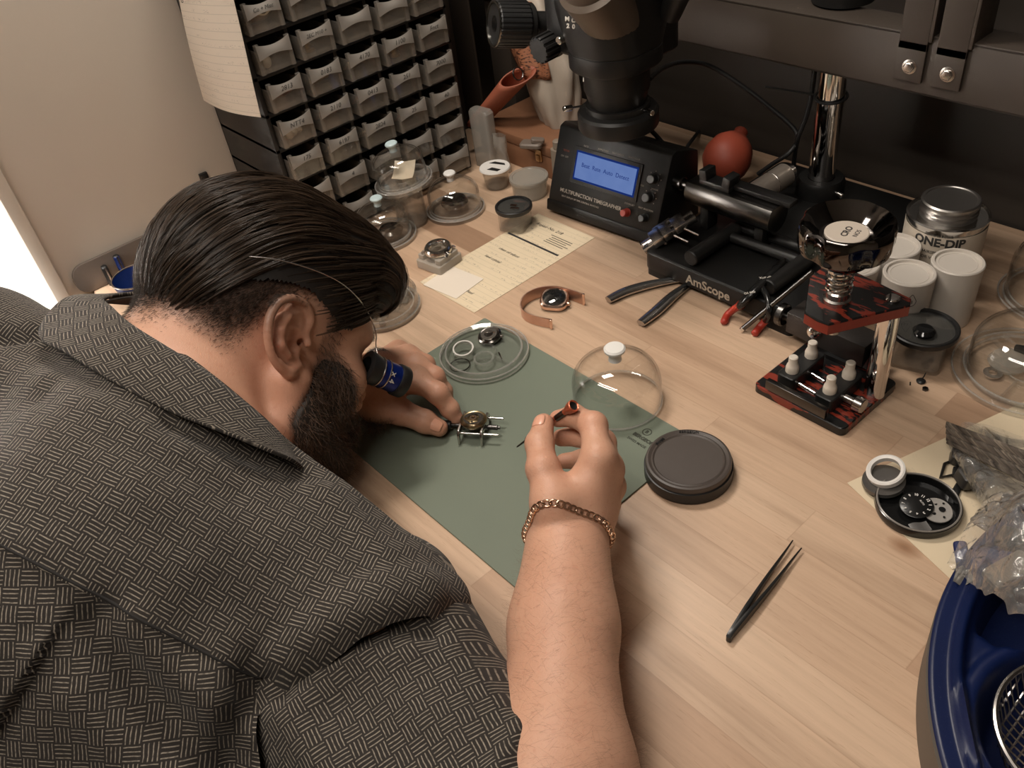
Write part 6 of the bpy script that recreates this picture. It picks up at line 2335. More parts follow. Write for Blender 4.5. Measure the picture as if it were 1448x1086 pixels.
def skin_mat():
    t = NT('skin')
    o = t.obj()
    n1 = t.noise(o, 22, 4, 0.55)
    n2 = t.noise(o, 260, 3, 0.6)
    at_ = t.n('Attribute', attribute_name='stubble').outputs['Fac']
    red = t.n('Attribute', attribute_name='flush').outputs['Fac']
    c = t.mix(n1, srgb(190, 141, 116), srgb(210, 165, 138))
    c = t.mix(t.math('MULTIPLY', t.ramp(n2, [(0.55, (0, 0, 0)), (0.75, (1, 1, 1))]), 0.25), c, srgb(176, 112, 88))
    c = t.mix(red, c, srgb(190, 108, 84))
    c = t.mix(at_, c, srgb(44, 32, 26))
    vor = t.n('TexVoronoi', {'Vector': o, 'Scale': 1500.0}).outputs[0]
    wr = t.noise(t.mapping(o, (700, 700, 700)), 1.0, 3)
    bmp = t.bump(t.math('ADD', t.math('MULTIPLY', vor, 0.5), wr), 0.25, 0.0006)
    t.principled(Base_Color=c, Roughness=0.46, Normal=bmp, Subsurface_Weight=0.12, Subsurface_Radius=(0.012, 0.005, 0.003), Subsurface_Scale=0.35, Specular_IOR_Level=0.42)
    return t.m


SKIN = skin_mat()
person = thing('person', 'person in a dark woven shirt bent over the bench with slicked back dark hair', 'person', tuple(np.array([0.02, -0.42, -LIFT])))
PO = np.array([0.02, -0.42, -LIFT])
bodyo = np_mesh('body', bV - PO, bF, SKIN, person)
hv = Hv(bV)
hx, hy, hz = hv[:, 0], hv[:, 1], hv[:, 2]
inhead = (np.abs(hx) < 0.11) & (hz > -0.16) & (np.abs(hy) < 0.16)


def ss(a, b, x):
    t_ = np.clip((x - a) / (b - a), 0, 1)
    return t_ * t_ * (3 - 2 * t_)


# hair line heights (head frame) for the fade on the sides and nape, and for the beard
def fade_field(P):
    x, y, z = P[:, 0], P[:, 1], P[:, 2]
    lowline = np.interp(y, [-0.11, -0.08, -0.05, -0.035, -0.02, 0.0, 0.03], [-0.008, 0.002, -0.014, -0.006, 0.018, 0.032, 0.040])
    f = ss(-0.012, 0.030, z - lowline)
    f = f * (1 - ss(0.072, 0.088, y - 0.25 * (z - 0.03)))
    side = ss(0.02, 0.045, np.abs(x)) * (y > 0.0) + (y <= 0.0)
    return np.where(z > 0.10, 1.0, f * np.clip(side, 0, 1))


def beard_field(P):
    x, y, z = P[:, 0], P[:, 1], P[:, 2]
    ax = np.abs(x)
    # sideburn strip in front of the ear, then the jaw and chin
    cheek = np.interp(y, [0.03, 0.045, 0.060, 0.078, 0.095], [0.034, 0.012, -0.003, -0.031, -0.046])
    rear = np.interp(z, [-0.125, -0.09, -0.065, -0.055, -0.038, -0.01, 0.03], [0.034, 0.024, 0.010, 0.011, 0.018, 0.031, 0.036])
    jaw = (1 - ss(-0.010, 0.006, z - cheek)) * ss(-0.005, 0.008, y - rear) * ss(-0.128, -0.116, z) * (1 - 0.60 * ss(-0.030, 0.012, z))
    burn = ss(0.028, 0.034, y) * (1 - ss(0.044, 0.054, y)) * ss(0.045, 0.055, ax) * (1 - ss(0.035, 0.050, z)) * ss(-0.02, 0.0, z)
    lip = 1 - np.exp(-((z + 0.0605) / 0.010) ** 2 - (x / 0.022) ** 2 - ((y - 0.108) / 0.02) ** 2)
    return np.clip(np.maximum(burn * 0.40, jaw) * lip, 0, 1)


stub = np.where(inhead, np.maximum(0.80 * fade_field(hv), 0.95 * beard_field(hv)), 0.0)
fl = 0.25 * np.exp(-(np.minimum.reduce([np.linalg.norm(bV - p_, axis=1) for p_ in [J[k][i] for k in J for i in (1, 3)] + [K[k][i] for k in K for i in (1, 3)]]) / 0.014) ** 2)
fl += 0.30 * np.exp(-(np.linalg.norm(bV - H(0.085, -0.015, 0.0), axis=1) / 0.030) ** 2) + 0.15 * np.exp(-(np.linalg.norm(bV - H(0.06, 0.03, -0.05), axis=1) / 0.05) ** 2)
for nm, val in (('stubble', stub), ('flush', fl)):
    a_ = bodyo.data.attributes.new(nm, 'FLOAT', 'POINT')
    a_.data.foreach_set('value', np.ascontiguousarray(val, np.float32))

# finger nails seen in the photo: both thumbs
NAIL = plain('finger_nail', srgb(216, 160, 134), 0.28, 0.0, 0.03, 200)


def nail(tip, dip, outv, r, rd, w, l):
    Rn = nail_sdf(tip, dip, outv, w, l)
    ax = Rn[:, 1]
    L_ = np.linalg.norm(tip - dip)

    def fn(u, v):
        x = l * (v - 0.72)
        rr = r + (rd - r) * max(0.0, -x) / L_ if x < 0 else math.sqrt(max(r * r - x * x, 1e-8))
        rr += 0.0001 + 0.0004 * math.sin(PI * v) + 0.0003 * math.sin(PI * u)
        an_ = (u - 0.5) * w / r * (1 - 0.3 * (2 * v - 1) ** 4)
        return tuple(tip - PO + ax * x + Rn[:, 0] * rr * math.sin(an_) + Rn[:, 2] * rr * math.cos(an_))
    m_ = MB()
    m_.grid(fn, 12, 12, 0.0006)
    return m_.build('nail', NAIL, person, smooth=180)


tocam = lambda p_: (CAM - p_) / np.linalg.norm(CAM - p_)
nail(K['th'][3], K['th'][2], tocam(K['th'][3]) + np.array([0.1, -0.1, 0.5]), LR['th'][3], LR['th'][2], 0.0125, 0.0125)
nail(J['th'][3], J['th'][2], tocam(J['th'][3]) - 0.6 * camx, RR['th'][3], RR['th'][2], 0.0115, 0.0120)
# ------------------------------------------------------------------ shirt
def fabric_mat():
    t = NT('woven_shirt_fabric')
    uv = t.uv()
    wob = t.n('VectorMath', {0: t.n('TexNoise', {'Vector': uv, 'Scale': 90.0, 'Detail': 2.0}).outputs[1], 1: (0.5, 0.5, 0.5)}, operation='SUBTRACT').outputs[0]
    wob = t.n('VectorMath', {0: wob, 'Scale': 0.0016}, operation='SCALE').outputs[0]
    v = t.n('VectorMath', {0: uv, 1: wob}, operation='ADD').outputs[0]
    sp_ = t.n('SeparateXYZ', {0: v})
    b = 0.0110
    u, w = t.math('DIVIDE', sp_.outputs[0], b), t.math('DIVIDE', sp_.outputs[1], b)
    par = t.math('MODULO', t.math('ABSOLUTE', t.math('ADD', t.math('FLOOR', u), t.math('FLOOR', w))), 2.0)
    fu, fw = t.math('FRACT', u), t.math('FRACT', w)
    a = t.n('Mix', {0: par, 2: fu, 3: fw}, data_type='FLOAT').outputs[0]
    c = t.n('Mix', {0: par, 2: fw, 3: fu}, data_type='FLOAT').outputs[0]
    s = t.math('ABSOLUTE', t.math('SUBTRACT', t.math('FRACT', t.math('MULTIPLY', a, 4.0)), 0.5))
    line = t.n('MapRange', {0: s, 1: 0.17, 2: 0.08}).outputs[0]
    ends = t.n('MapRange', {0: t.math('ABSOLUTE', t.math('SUBTRACT', c, 0.5)), 1: 0.49, 2: 0.44}).outputs[0]
    line = t.math('MULTIPLY', line, ends)
    brk = t.n('TexNoise', {'Vector': uv, 'Scale': 420.0, 'Detail': 2.0}).outputs[0]
    line = t.math('MULTIPLY', line, t.n('MapRange', {0: brk, 1: 0.30, 2: 0.55, 3: 0.35, 4: 1.0}).outputs[0])
    th = t.n('TexNoise', {'Vector': uv, 'Scale': 1500.0, 'Detail': 2.0}).outputs[0]
    dark = t.mix(th, srgb(36, 33, 31), srgb(58, 53, 49))
    lite = t.mix(th, srgb(118, 110, 100), srgb(168, 157, 142))
    col = t.mix(line, dark, lite)
    bm_ = t.bump(t.math('ADD', line, t.math('MULTIPLY', th, 0.5)), 0.35, 0.0006)
    t.principled(Base_Color=col, Roughness=0.85, Specular_IOR_Level=0.15, Normal=bm_, Sheen_Weight=0.08)
    return t.m


FAB = fabric_mat()
T = SDF()
MIDS = (SHR + SHL) / 2
T.cone(SHR, MIDS, 0.071, 0.080, 0.03)
T.cone(MIDS, SHL, 0.080, 0.074, 0.03)
T.chain([MIDS, SP1, SP2], [0.10, 0.128, 0.135], 0.05)
T.cone(NB, MIDS, 0.052, 0.080, 0.04)
T.cone(NB, SHR * 0.7 + NB * 0.3, 0.026, 0.058, 0.03)
T.cone(SP1, atD(330, 1080, 0.66), 0.12, 0.12, 0.05)


def march(S, px, py, lo=0.35):
    t_ = lo
    d = ray(px, py)
    L = np.linalg.norm(d)
    for _ in range(160):
        e = S.eval((CAM + d * t_)[None])[0]
        if e < 0.0004:
            return CAM + d * t_
        t_ += max(e, 0.0004) / L * 0.9
        if t_ > 1.1:
            break
    return CAM + d * min(t_, 1.1)


arm_a = (ELR - SHR) / np.linalg.norm(ELR - SHR)
AP1, AP2 = atD(372, 968, 0.575), atD(655, 880, 0.63)
ae = (AP2 - AP1) / np.linalg.norm(AP2 - AP1)
an = arm_a - ae * (arm_a @ ae)
an /= np.linalg.norm(an)
# rolled edge of the armhole
rim_px = [(372, 962), (410, 930), (450, 900), (495, 868), (545, 848), (590, 843), (630, 856), (650, 874)]
rim = [march(T, x, y) for x, y in rim_px[:-2]] + [atD(628, 852, 0.625), atD(644, 872, 0.655)]
T.chain([p_ - (CAM - p_) / np.linalg.norm(CAM - p_) * 0.006 for p_ in rim], [0.008, 0.010, 0.012, 0.013, 0.014, 0.014, 0.014, 0.012], 0.014)

tV, tF = T.mesh(0.0034)
tV = relax(tV, tF, 2)
tN = vnormals(tV, tF)


def seg_dist(P, a, b):
    ab = b - a
    t_ = np.clip((P - a) @ ab / (ab @ ab), 0, 1)
    return np.linalg.norm(P - a - t_[:, None] * ab, axis=1), t_


def fold(P, px_list, amp, w, S=T):
    """a soft ridge (amp > 0) or valley (amp < 0) along a line over the cloth"""
    pts_ = [march(S, *q) for q in px_list]
    d = np.full(len(P), 9.0)
    for a, b in zip(pts_, pts_[1:]):
        d = np.minimum(d, seg_dist(P, a, b)[0])
    return amp * np.exp(-(d / w) ** 2)


disp = np.zeros(len(tV))
for px_list, amp, w_ in [([(140, 880), (190, 960), (262, 1030), (330, 1090)], -0.014, 0.015), ([(180, 890), (250, 960), (320, 1010), (350, 1040)], 0.011, 0.016),
                         ([(40, 900), (20, 980), (-20, 1040)], -0.005, 0.012), ([(110, 985), (150, 1040), (190, 1100)], 0.006, 0.014),
                         ([(330, 905), (300, 960), (290, 1020)], 0.006, 0.018), ([(365, 975), (345, 1020), (330, 1080)], -0.014, 0.014),
                         ([(60, 560), (140, 610), (240, 660), (330, 700)], -0.004, 0.012), ([(200, 700), (300, 740), (400, 770)], 0.003, 0.020),
                         ([(400, 660), (450, 690), (500, 735), (540, 785)], 0.004, 0.010), ([(420, 700), (480, 745), (520, 800)], -0.003, 0.010),
                         ([(-20, 478), (30, 474), (62, 470)], -0.012, 0.009), ([(0, 520), (60, 540)], 0.004, 0.012), ([(420, 860), (360, 820), (300, 800)], 0.003, 0.02)]:
    disp += fold(tV, px_list, amp, w_)
# the pleat below the yoke: a step in the cloth
pl0, pl1 = march(T, 112, 842), march(T, -10, 1040)
pd = pl1 - pl0
pd /= np.linalg.norm(pd)
pn_ = np.cross(pd, (CAM - pl0) / np.linalg.norm(CAM - pl0))
pn_ /= np.linalg.norm(pn_)
if pn_ @ ROT[0] > 0:
    pn_ = -pn_
sd_ = (tV - pl0) @ pn_
al_ = (tV - pl0) @ pd
disp += 0.0115 * ss(-0.0010, 0.0014, sd_) * (1 - ss(0.0, 0.060, sd_)) * ss(0.0, 0.05, al_)
seam_a, seam_b = march(T, -30, 752), march(T, 366, 962)
sdir = (seam_b - seam_a) / np.linalg.norm(seam_b - seam_a)
smid = march(T, 180, 868)
g_ = T.grad(smid[None])[0]
disp += fold(tV, [(245, 594), (292, 612), (338, 630), (380, 648), (425, 672)], -0.010, 0.014)
disp += fold(tV, [(70, 492), (140, 545), (200, 582)], -0.005, 0.010)
sn = np.cross(sdir, g_)
sn /= np.linalg.norm(sn)
if sn @ ROT[1] < 0:
    sn = -sn
sn_off = (smid + seam_a * 0.5 + seam_b * 0.5) / 2
below = (tV - sn_off) @ sn
disp += 0.0018 * ss(-0.001, 0.001, below)
for sc_, am_ in ((18, 0.0018), (45, 0.0008)):
    disp += am_ * np.array([nz(*(p_ * sc_)) for p_ in tV])
tV = tV + tN * disp[:, None]

shirt_um = ROT[0]
g2 = T.grad(march(T, 200, 720)[None])[0]
yu = sdir
yv = np.cross(g2, yu)
yv /= np.linalg.norm(yv)
g3 = T.grad(march(T, 200, 1000)[None])[0]
bu = ROT[0] - g3 * (ROT[0] @ g3)
bu /= np.linalg.norm(bu)
bv_ = np.cross(g3, bu)


def cut_mesh(V, F, planes, arm=None):
    """keep the side of every plane (point, normal) that lies against the normal; clean straight cut"""
    me = bpy.data.meshes.new('tmp')
    me.from_pydata(V.tolist(), [], F.tolist())
    b_ = bmesh.new()
    b_.from_mesh(me)
    bpy.data.meshes.remove(me)
    for p_, n_ in planes:
        bmesh.ops.bisect_plane(b_, geom=b_.verts[:] + b_.edges[:] + b_.faces[:], plane_co=Vector(p_), plane_no=Vector(n_), clear_outer=True)
    if arm:
        for p_, n_ in arm:
            bmesh.ops.bisect_plane(b_, geom=b_.verts[:] + b_.edges[:] + b_.faces[:], plane_co=Vector(p_), plane_no=Vector(n_))
        gone = [f for f in b_.faces if all((f.calc_center_median() - Vector(p_)).dot(Vector(n_)) > 0 for p_, n_ in arm)]
        bmesh.ops.delete(b_, geom=gone, context='FACES')
    return b_


def cloth(name, b_, parent, uvfn, mat=None):
    me = bpy.data.meshes.new(name)
    b_.normal_update()
    b_.to_mesh(me)
    b_.free()
    co = np.zeros(len(me.vertices) * 3)
    me.vertices.foreach_get('co', co)
    co = co.reshape(-1, 3)
    li = np.zeros(len(me.loops), dtype=np.int32)
    me.loops.foreach_get('vertex_index', li)
    uvl = me.uv_layers.new(name='UVMap')
    uvl.data.foreach_set('uv', np.ascontiguousarray(uvfn(co)[li], np.float32).ravel())
    me.vertices.foreach_set('co', (co - PO).ravel())
    me.shade_smooth()
    me.materials.append(mat or FAB)
    o = bpy.data.objects.new(name, me)
    COL.objects.link(o)
    o.parent = parent
    return o


neck_c = NB
neck_n = (H(0, -0.022, -0.020) - NB)
neck_n /= np.linalg.norm(neck_n)
neckcut = (NB + neck_n * 0.030, neck_n)
armcut = [(AP1 * 0.5 + AP2 * 0.5 + an * 0.012, an), (AP1 - ROT[0] * 0.006, (ROT[0] + 0.15 * ROT[1]) / np.linalg.norm(ROT[0] + 0.15 * ROT[1]))]
shirt = cloth('shirt', cut_mesh(tV, tF, [neckcut, (sn_off, sn)], armcut), person, lambda P: np.stack([(P - PO) @ bu, (P - PO) @ bv_], 1))
part_label(shirt, 'dark grey shirt woven with pale basket lines')
yoke = cloth('yoke', cut_mesh(tV, tF, [neckcut, (sn_off, -sn)], armcut), shirt, lambda P: np.stack([(P - PO) @ yu, (P - PO) @ yv], 1))
# stitched seam below the yoke
sp_s = [march(T, -40 + (366 + 40) * i / 40, 748 + (962 - 748) * i / 40) for i in range(41)]
sp2 = []
for p_ in sp_s:
    i_ = int(np.argmin(((tV - tN * disp[:, None] - p_) ** 2).sum(1)))
    sp2.append(Vector(p_ + tN[i_] * (disp[i_] - 0.0003) - PO))
sp2 = [sp2[max(i - 1, 0)] * 0.25 + sp2[i] * 0.5 + sp2[min(i + 1, 40)] * 0.25 for i in range(41)]
tmpm = MB().tube(sp2, 0.0011, 6)
SEAM = plain('seam_fabric', srgb(34, 31, 29), 0.9)
tmpm.build('seam', SEAM, shirt, smooth=60)

# sleeves
def sleeve(A0, A1, A2, B0, B1, rr, cutp, cutn, name_rim_px=None):
    S = SDF()
    S.chain([A0, A1, A2], rr, 0.03)
    if B0 is not None:
        S.cone(B0, B1, 0.058, 0.052, 0.04)
    V, F = S.mesh(0.0034)
    V = relax(V, F, 2)
    N_ = vnormals(V, F)
    return S, V, F, N_


SL, sV, sF, sN = sleeve(A0, A1, A2, atD(435, 965, 0.632), atD(590, 1200, 0.565), [0.060, 0.0590, 0.062], None, None)
dS = np.zeros(len(sV))
for px_list, amp, w_ in [([(400, 975), (440, 925), (500, 890), (560, 880), (610, 890)], -0.007, 0.010), ([(430, 975), (500, 930), (580, 915)], 0.004, 0.014),
                         ([(640, 920), (700, 990), (725, 1040)], 0.003, 0.010), ([(735, 1030), (720, 1060), (700, 1090)], 0.006, 0.008), ([(480, 1000), (560, 1040), (640, 1090)], -0.003, 0.016),
                         ([(400, 1010), (440, 1060), (470, 1100)], 0.005, 0.014)]:
    dS += fold(sV, px_list, amp, w_, SL)
dS += np.array([0.0018 * nz(*(p_ * 20)) for p_ in sV])
sV = sV + sN * dS[:, None]
axd = (A2 - A0) / np.linalg.norm(A2 - A0)
pe1 = np.cross(axd, ROT[2])
pe1 /= np.linalg.norm(pe1)
pe2 = np.cross(axd, pe1)


def suv(P):
    q = P - A0
    return np.stack([q @ (pe1 if abs(pe1 @ ROT[0]) > abs(pe2 @ ROT[0]) else pe2), q @ axd], 1)


cuff_c = A0 + axd * (np.linalg.norm(A1 - A0) * 1.40)
b_ = cut_mesh(sV, sF, [(cuff_c + axd * 0.012, axd)])
slo = cloth('sleeve', b_, shirt, suv)
# cuff band of the right sleeve
CB = SDF()
CB.chain([A0 + axd * (np.linalg.norm(A1 - A0) * f) for f in (0.86, 1.25)], [0.0540, 0.0540], 0.02)
# left sleeve, mostly hidden behind the head
L0, L1, L2 = SHL, SHL * 0.4 + ELL * 0.6, ELL
SL2 = SDF()
SL2.chain([L0, L1], [0.070, 0.058], 0.03)
lV, lF = SL2.mesh(0.0045)
lV = relax(lV, lF, 2)
axl = (L1 - L0) / np.linalg.norm(L1 - L0)
l1 = np.cross(axl, ROT[2]); l1 /= np.linalg.norm(l1)
l2 = np.cross(axl, l1)
cloth('sleeve', cut_mesh(lV, lF, [(L1 + axl * 0.02, axl)]), shirt, lambda P: np.stack([np.arctan2((P - L0) @ l2, (P - L0) @ l1) * 0.06, (P - L0) @ axl], 1))

# collar: a folded band round the neck
ctop = [(300, 420, 0.800), (215, 415, 0.775), (150, 424, 0.740), (162, 440, 0.705), (186, 462, 0.685), (225, 487, 0.668), (265, 512, 0.660), (310, 543, 0.655), (352, 577, 0.655), (382, 604, 0.660), (404, 628, 0.672), (420, 652, 0.690), (430, 668, 0.715)]
cbot = [(270, 440, 0.825), (170, 425, 0.790), (96, 424, 0.735), (56, 474, 0.690), (98, 503, 0.660), (148, 534, 0.643), (200, 563, 0.632), (246, 586, 0.627), (292, 604, 0.625), (338, 622, 0.626), (378, 639, 0.630), (414, 655, 0.645), (436, 676, 0.690)]
ct = spline([Vector(atD(q[0], q[1], q[2] - 0.006)) for q in ctop], 88)
cb2 = spline([Vector(atD(q[0], q[1], q[2] - 0.008)) for q in cbot], 88)
m = MB()


def colfn(u, v):
    i = int(round(u * 88))
    a, c = ct[i], cb2[i]
    p_ = a.lerp(c, v)
    out = Vector((CAM - np.array(p_))).normalized()
    return p_ + out * (0.0065 * math.sin(PI * min(1, v * 1.1)) + 0.0015 * math.sin(u * 19) * v) - Vector(PO)


m.grid(colfn, 88, 10, 0.0028)
colr = m.build('collar', FAB, shirt, smooth=180)
me = colr.data
uvl = me.uv_layers.new(name='UVMap')
n1_ = 89 * 11
cum = [0.0]
for i in range(88):
    cum.append(cum[-1] + (ct[i + 1].lerp(cb2[i + 1], .5) - ct[i].lerp(cb2[i], .5)).length)
wid_ = [(ct[i] - cb2[i]).length for i in range(89)]
for lp_ in me.loops:
    k_ = lp_.vertex_index % n1_
    i, j = divmod(k_, 11)
    uu, vv = cum[i], wid_[i] * j / 10
    uvl.data[lp_.index].uv = (uu * 0.97 + vv * 0.26, -uu * 0.26 + vv * 0.97)
# inner stand of the collar against the neck
m = MB()


def stand(u, v):
    i = int(round(u * 88))
    a, c = ct[i], cb2[i]
    inw = (Vector(NB) - a).normalized()
    return a + inw * (0.0025 + 0.004 * v) + (c - a) * 0.75 * v - Vector((CAM - np.array(a))).normalized() * 0.006 * v - Vector(PO)


m.grid(stand, 88, 5, 0.0015)
m.build('collar_stand', plain('dark_fabric', srgb(50, 45, 41), 0.9), shirt, smooth=180)
# ------------------------------------------------------------------ hair, beard, arm hair
def hair_mat(name, c1, c2, rough=0.3):
    t = NT(name)
    info = t.n('HairInfo')
    c = t.mix(info.outputs['Random'], c1, c2)
    t.principled(Base_Color=c, Roughness=rough, Specular_IOR_Level=0.45)
    return t.m


def strands(name, pts, r0, r1, mat, parent):
    """pts (n strands, k points, 3) -> hair curves object"""
    n, k = pts.shape[:2]
    cu = bpy.data.hair_curves.new(name)
    cu.add_curves([k] * n)
    cu.attributes['position'].data.foreach_set('vector', np.ascontiguousarray(pts - PO, np.float32).ravel())
    if 'radius' not in cu.attributes:
        cu.attributes.new('radius', 'FLOAT', 'POINT')
    prof = np.linspace(0, 1, k)
    rr = (np.asarray(r0).reshape(-1, 1) * (1 - prof ** 3)[None] + r1 * (prof ** 3)[None]) * np.ones((n, 1))
    cu.attributes['radius'].data.foreach_set('value', np.ascontiguousarray(rr, np.float32).ravel())
    cu.materials.append(mat)
    o = bpy.data.objects.new(name, cu)
    COL.objects.link(o)
    o.parent = parent
    return o


scalp = SDF()
scalp.ell(H(0, 0.000, 0.045), (0.079 * HS, 0.100 * HS, 0.088 * HS), HA, 0.012)
scalp.ell(H(0, 0.058, 0.030), (0.066 * HS, 0.046 * HS, 0.058 * HS), HA, 0.012)
scalp.chain([H(0, -0.022, -0.020), NB], [0.064, 0.070], 0.02)
scalp.cone(H(0, -0.060, -0.010), NB + np.array([-0.02, -0.01, 0.0]), 0.045, 0.055, 0.02)
HAIRM = hair_mat('dark_hair', (0.012, 0.008, 0.0055), (0.080, 0.050, 0.031), 0.32)
CAPM = plain('hair_cap_dark', (0.012, 0.009, 0.007), 0.55)
cap = SDF()
cap.ell(H(0, 0.003, 0.049), (0.0845 * HS, 0.1030 * HS, 0.0960 * HS), HA, 0.012)
cap.ell(H(0, 0.072, 0.092), (0.056, 0.042, 0.038), HA, 0.030)
cap.ell(H(0.030, 0.100, 0.078), (0.030, 0.020, 0.026), HA, 0.020)
cap.ell(H(-0.010, 0.108, 0.082), (0.040, 0.022, 0.024), HA, 0.020)
cV, cF = cap.mesh(0.0030)
cV = relax(cV, cF, 2)
chv = Hv(cV)
# hair line of the long hair: lower at the back, rising over the ear, falling at the temple, open at the forehead


def hairline(y):
    return np.interp(y, [-0.11, -0.08, -0.03, 0.0, 0.025, 0.045, 0.062, 0.080, 0.10], [0.022, 0.030, 0.045, 0.046, 0.033, 0.022, 0.025, 0.036, 0.050])


fcz = chv[cF].mean(1)
cF2 = cF[fcz[:, 2] > hairline(fcz[:, 1])]
b_ = cut_mesh(cV, cF2, [(H(0, 0.126, 0.060), HA @ np.array([0, 0.80, -0.60]))])
me = bpy.data.meshes.new('hair')
b_.to_mesh(me); b_.free()
me.transform(Matrix.Translation(Vector(-PO)))
me.shade_smooth()
me.materials.append(CAPM)
hair = bpy.data.objects.new('hair', me)
COL.objects.link(hair)
hair.parent = person
part_label(hair, 'dark slicked back hair')


def comb(n, seed, off0, off1, steps=15, step=0.0068):
    rg = np.random.default_rng(seed)
    # roots over the cap region
    pts_ = []
    while len(pts_) < n:
        d = rg.normal(size=(n * 3, 3))
        d /= np.linalg.norm(d, axis=1)[:, None]
        p_ = np.array([0, 0.004, 0.048]) + d * np.array([0.082, 0.102, 0.092])
        ok = (p_[:, 2] > hairline(p_[:, 1]) + 0.004) & (p_[:, 2] * 0.6 - p_[:, 1] * 0.80 > -0.070)
        pts_.extend(p_[ok].tolist())
    p_ = np.array(pts_[:n])
    q_ = rg.uniform([-0.062, 0.088, 0.046], [0.066, 0.128, 0.090], (n // 4, 3))
    q_ = q_[q_[:, 2] > hairline(q_[:, 1])]
    return np.concatenate([p_, q_]), rg


def grow(roots, rg, off_fn, steps, step, wave):
    P = roots.copy()
    n = len(P)
    out = []
    ph = rg.uniform(0, 6.28, n)
    for s_ in range(steps):
        f_ = s_ / (steps - 1)
        W_ = HO + (P @ HA.T) * HS
        g_ = cap.grad(W_, 0.001) @ HA
        d_ = cap.eval(W_)
        P = P - g_ * ((d_ - off_fn(f_, n)) / HS)[:, None]
        out.append(HO + (P @ HA.T) * HS)
        fl_ = np.stack([-0.10 * np.sign(P[:, 0]) * (np.abs(P[:, 0]) > .03) + wave * np.sin(ph + 5 * f_), np.full(n, -1.0), -0.15 + 1.3 * np.clip((P[:, 1] - 0.082) / 0.03, 0, 1) - 0.9 * np.clip(-P[:, 1] / 0.1, 0, 1) - 0.25 * np.clip((np.abs(P[:, 0]) - .04) / .04, 0, 1)], 1)
        fl_ -= g_ * (fl_ * g_).sum(1)[:, None]
        fl_ /= np.linalg.norm(fl_, axis=1)[:, None]
        P = P + fl_ * step
    return np.stack(out, 1)


NC = 1500
roots, rg = comb(NC, 3, 0, 0)
NC = len(roots)
amp = rg.uniform(-0.0012, 0.0042, NC)
guide = grow(roots, rg, lambda f_, n: np.where(True, -0.003 + (amp + 0.003) * math.sin(min(1.0, f_ * 3.0) * PI / 2), 0), 13, 0.0060, 0.16)
PER = 13
side_r = rg.normal(size=(NC, PER, 3))
side_r /= np.linalg.norm(side_r, axis=2)[:, :, None]
rad = rg.uniform(0.0004, 0.0026, (NC, PER, 1))
tap = (1.0 - 0.72 * np.linspace(0, 1, 13))[None, None, :, None]
lenf = rg.uniform(0.9, 1.05, (NC, PER, 1, 1))
st_all = guide[:, None] + (side_r * rad)[:, :, None, :] * tap
st_all = st_all.reshape(-1, 13, 3)
# cut the strands that pass the hair line behind
hvv = Hv(st_all.reshape(-1, 3)).reshape(-1, 13, 3)
low = hvv[:, :, 2] < hairline(hvv[:, :, 1]) - 0.012
earz = (np.abs(hvv[:, :, 0]) > 0.066) & (hvv[:, :, 1] > -0.042) & (hvv[:, :, 1] < 0.012) & (hvv[:, :, 2] < 0.046)
keep = ~low[:, 6] & ~earz.any(1)
st_all = st_all[keep]
strands('hair_strands', st_all, rg.uniform(0.00010, 0.00020, len(st_all)), 0.00005, HAIRM, hair)
# loose forelock over the brow
fr = np.array([[x, 0.104 + 0.02 * (1 - (x / 0.06) ** 2) * 0.5, 0.088] for x in rg.uniform(-0.02, 0.062, 420)]) + rg.normal(size=(420, 3)) * 0.003
g0 = []
P = fr.copy()
for s_ in range(10):
    f_ = s_ / 9
    g0.append(HO + (P @ HA.T) * HS)
    P = P + np.stack([0.12 * (fr[:, 0] > 0.02) + 0 * fr[:, 0], 0.35 - 0.75 * f_ + 0 * fr[:, 0], -0.85 + 0.1 * f_ + 0 * fr[:, 0]], 1) * 0.0036
strands('hair_strands', np.stack(g0, 1), np.full(420, 0.00014), 0.00004, HAIRM, hair)

# faded short hair at the sides and nape
SHORTM = hair_mat('short_hair', (0.012, 0.009, 0.007), (0.05, 0.034, 0.024), 0.4)
bN = vnormals(bV, bF)
hN = bN @ HA
ff = np.where(inhead, fade_field(hv), 0) * (hv[:, 2] < 0.075) * (np.abs(hv[:, 1]) < 0.13)
near_ear = np.linalg.norm((hv - np.array([0.088, -0.012, 0.0])) / np.array([0.02, 0.028, 0.036]), axis=1) < 1.0
ff[near_ear] = 0


def short_hair(name, field, n, lmin, lmax, dirfn, r, mat, k=5, curl=0.0, seed=5):
    rg_ = np.random.default_rng(seed)
    pr_ = np.clip(field, 0, None) ** 1.3
    idx = rg_.choice(len(bV), n, p=pr_ / pr_.sum())
    P0 = bV[idx] + rg_.normal(size=(n, 3)) * 0.0006
    dv = dirfn(idx, rg_)
    dv /= np.linalg.norm(dv, axis=1)[:, None]
    Ln = rg_.uniform(lmin, lmax, n) * np.clip(0.35 + 0.65 * field[idx], 0.3, 1)
    nn = bN[idx]
    cv = rg_.normal(size=(n, 3)) * curl
    out = []
    for j in range(k):
        f_ = j / (k - 1)
        out.append(P0 + (dv * f_ + (nn * -0.35 + cv) * f_ * f_) * Ln[:, None])
    return strands(name, np.stack(out, 1), np.full(n, r), r * 0.4, mat, None)


def fdir(idx, rg_):
    n_ = bN[idx]
    dn = HA @ np.array([0.0, -0.75, -0.65])
    return n_ * 0.55 + dn * 0.8 + rg_.normal(size=n_.shape) * 0.20


o = short_hair('faded_hair', ff, 28000, 0.0045, 0.0095, fdir, 0.000095, SHORTM)
o.parent = hair
bf_ = np.where(inhead, beard_field(hv), 0)
bf_[near_ear] = 0
BEARDM = hair_mat('beard_hair', (0.022, 0.013, 0.008), (0.15, 0.082, 0.048), 0.42)


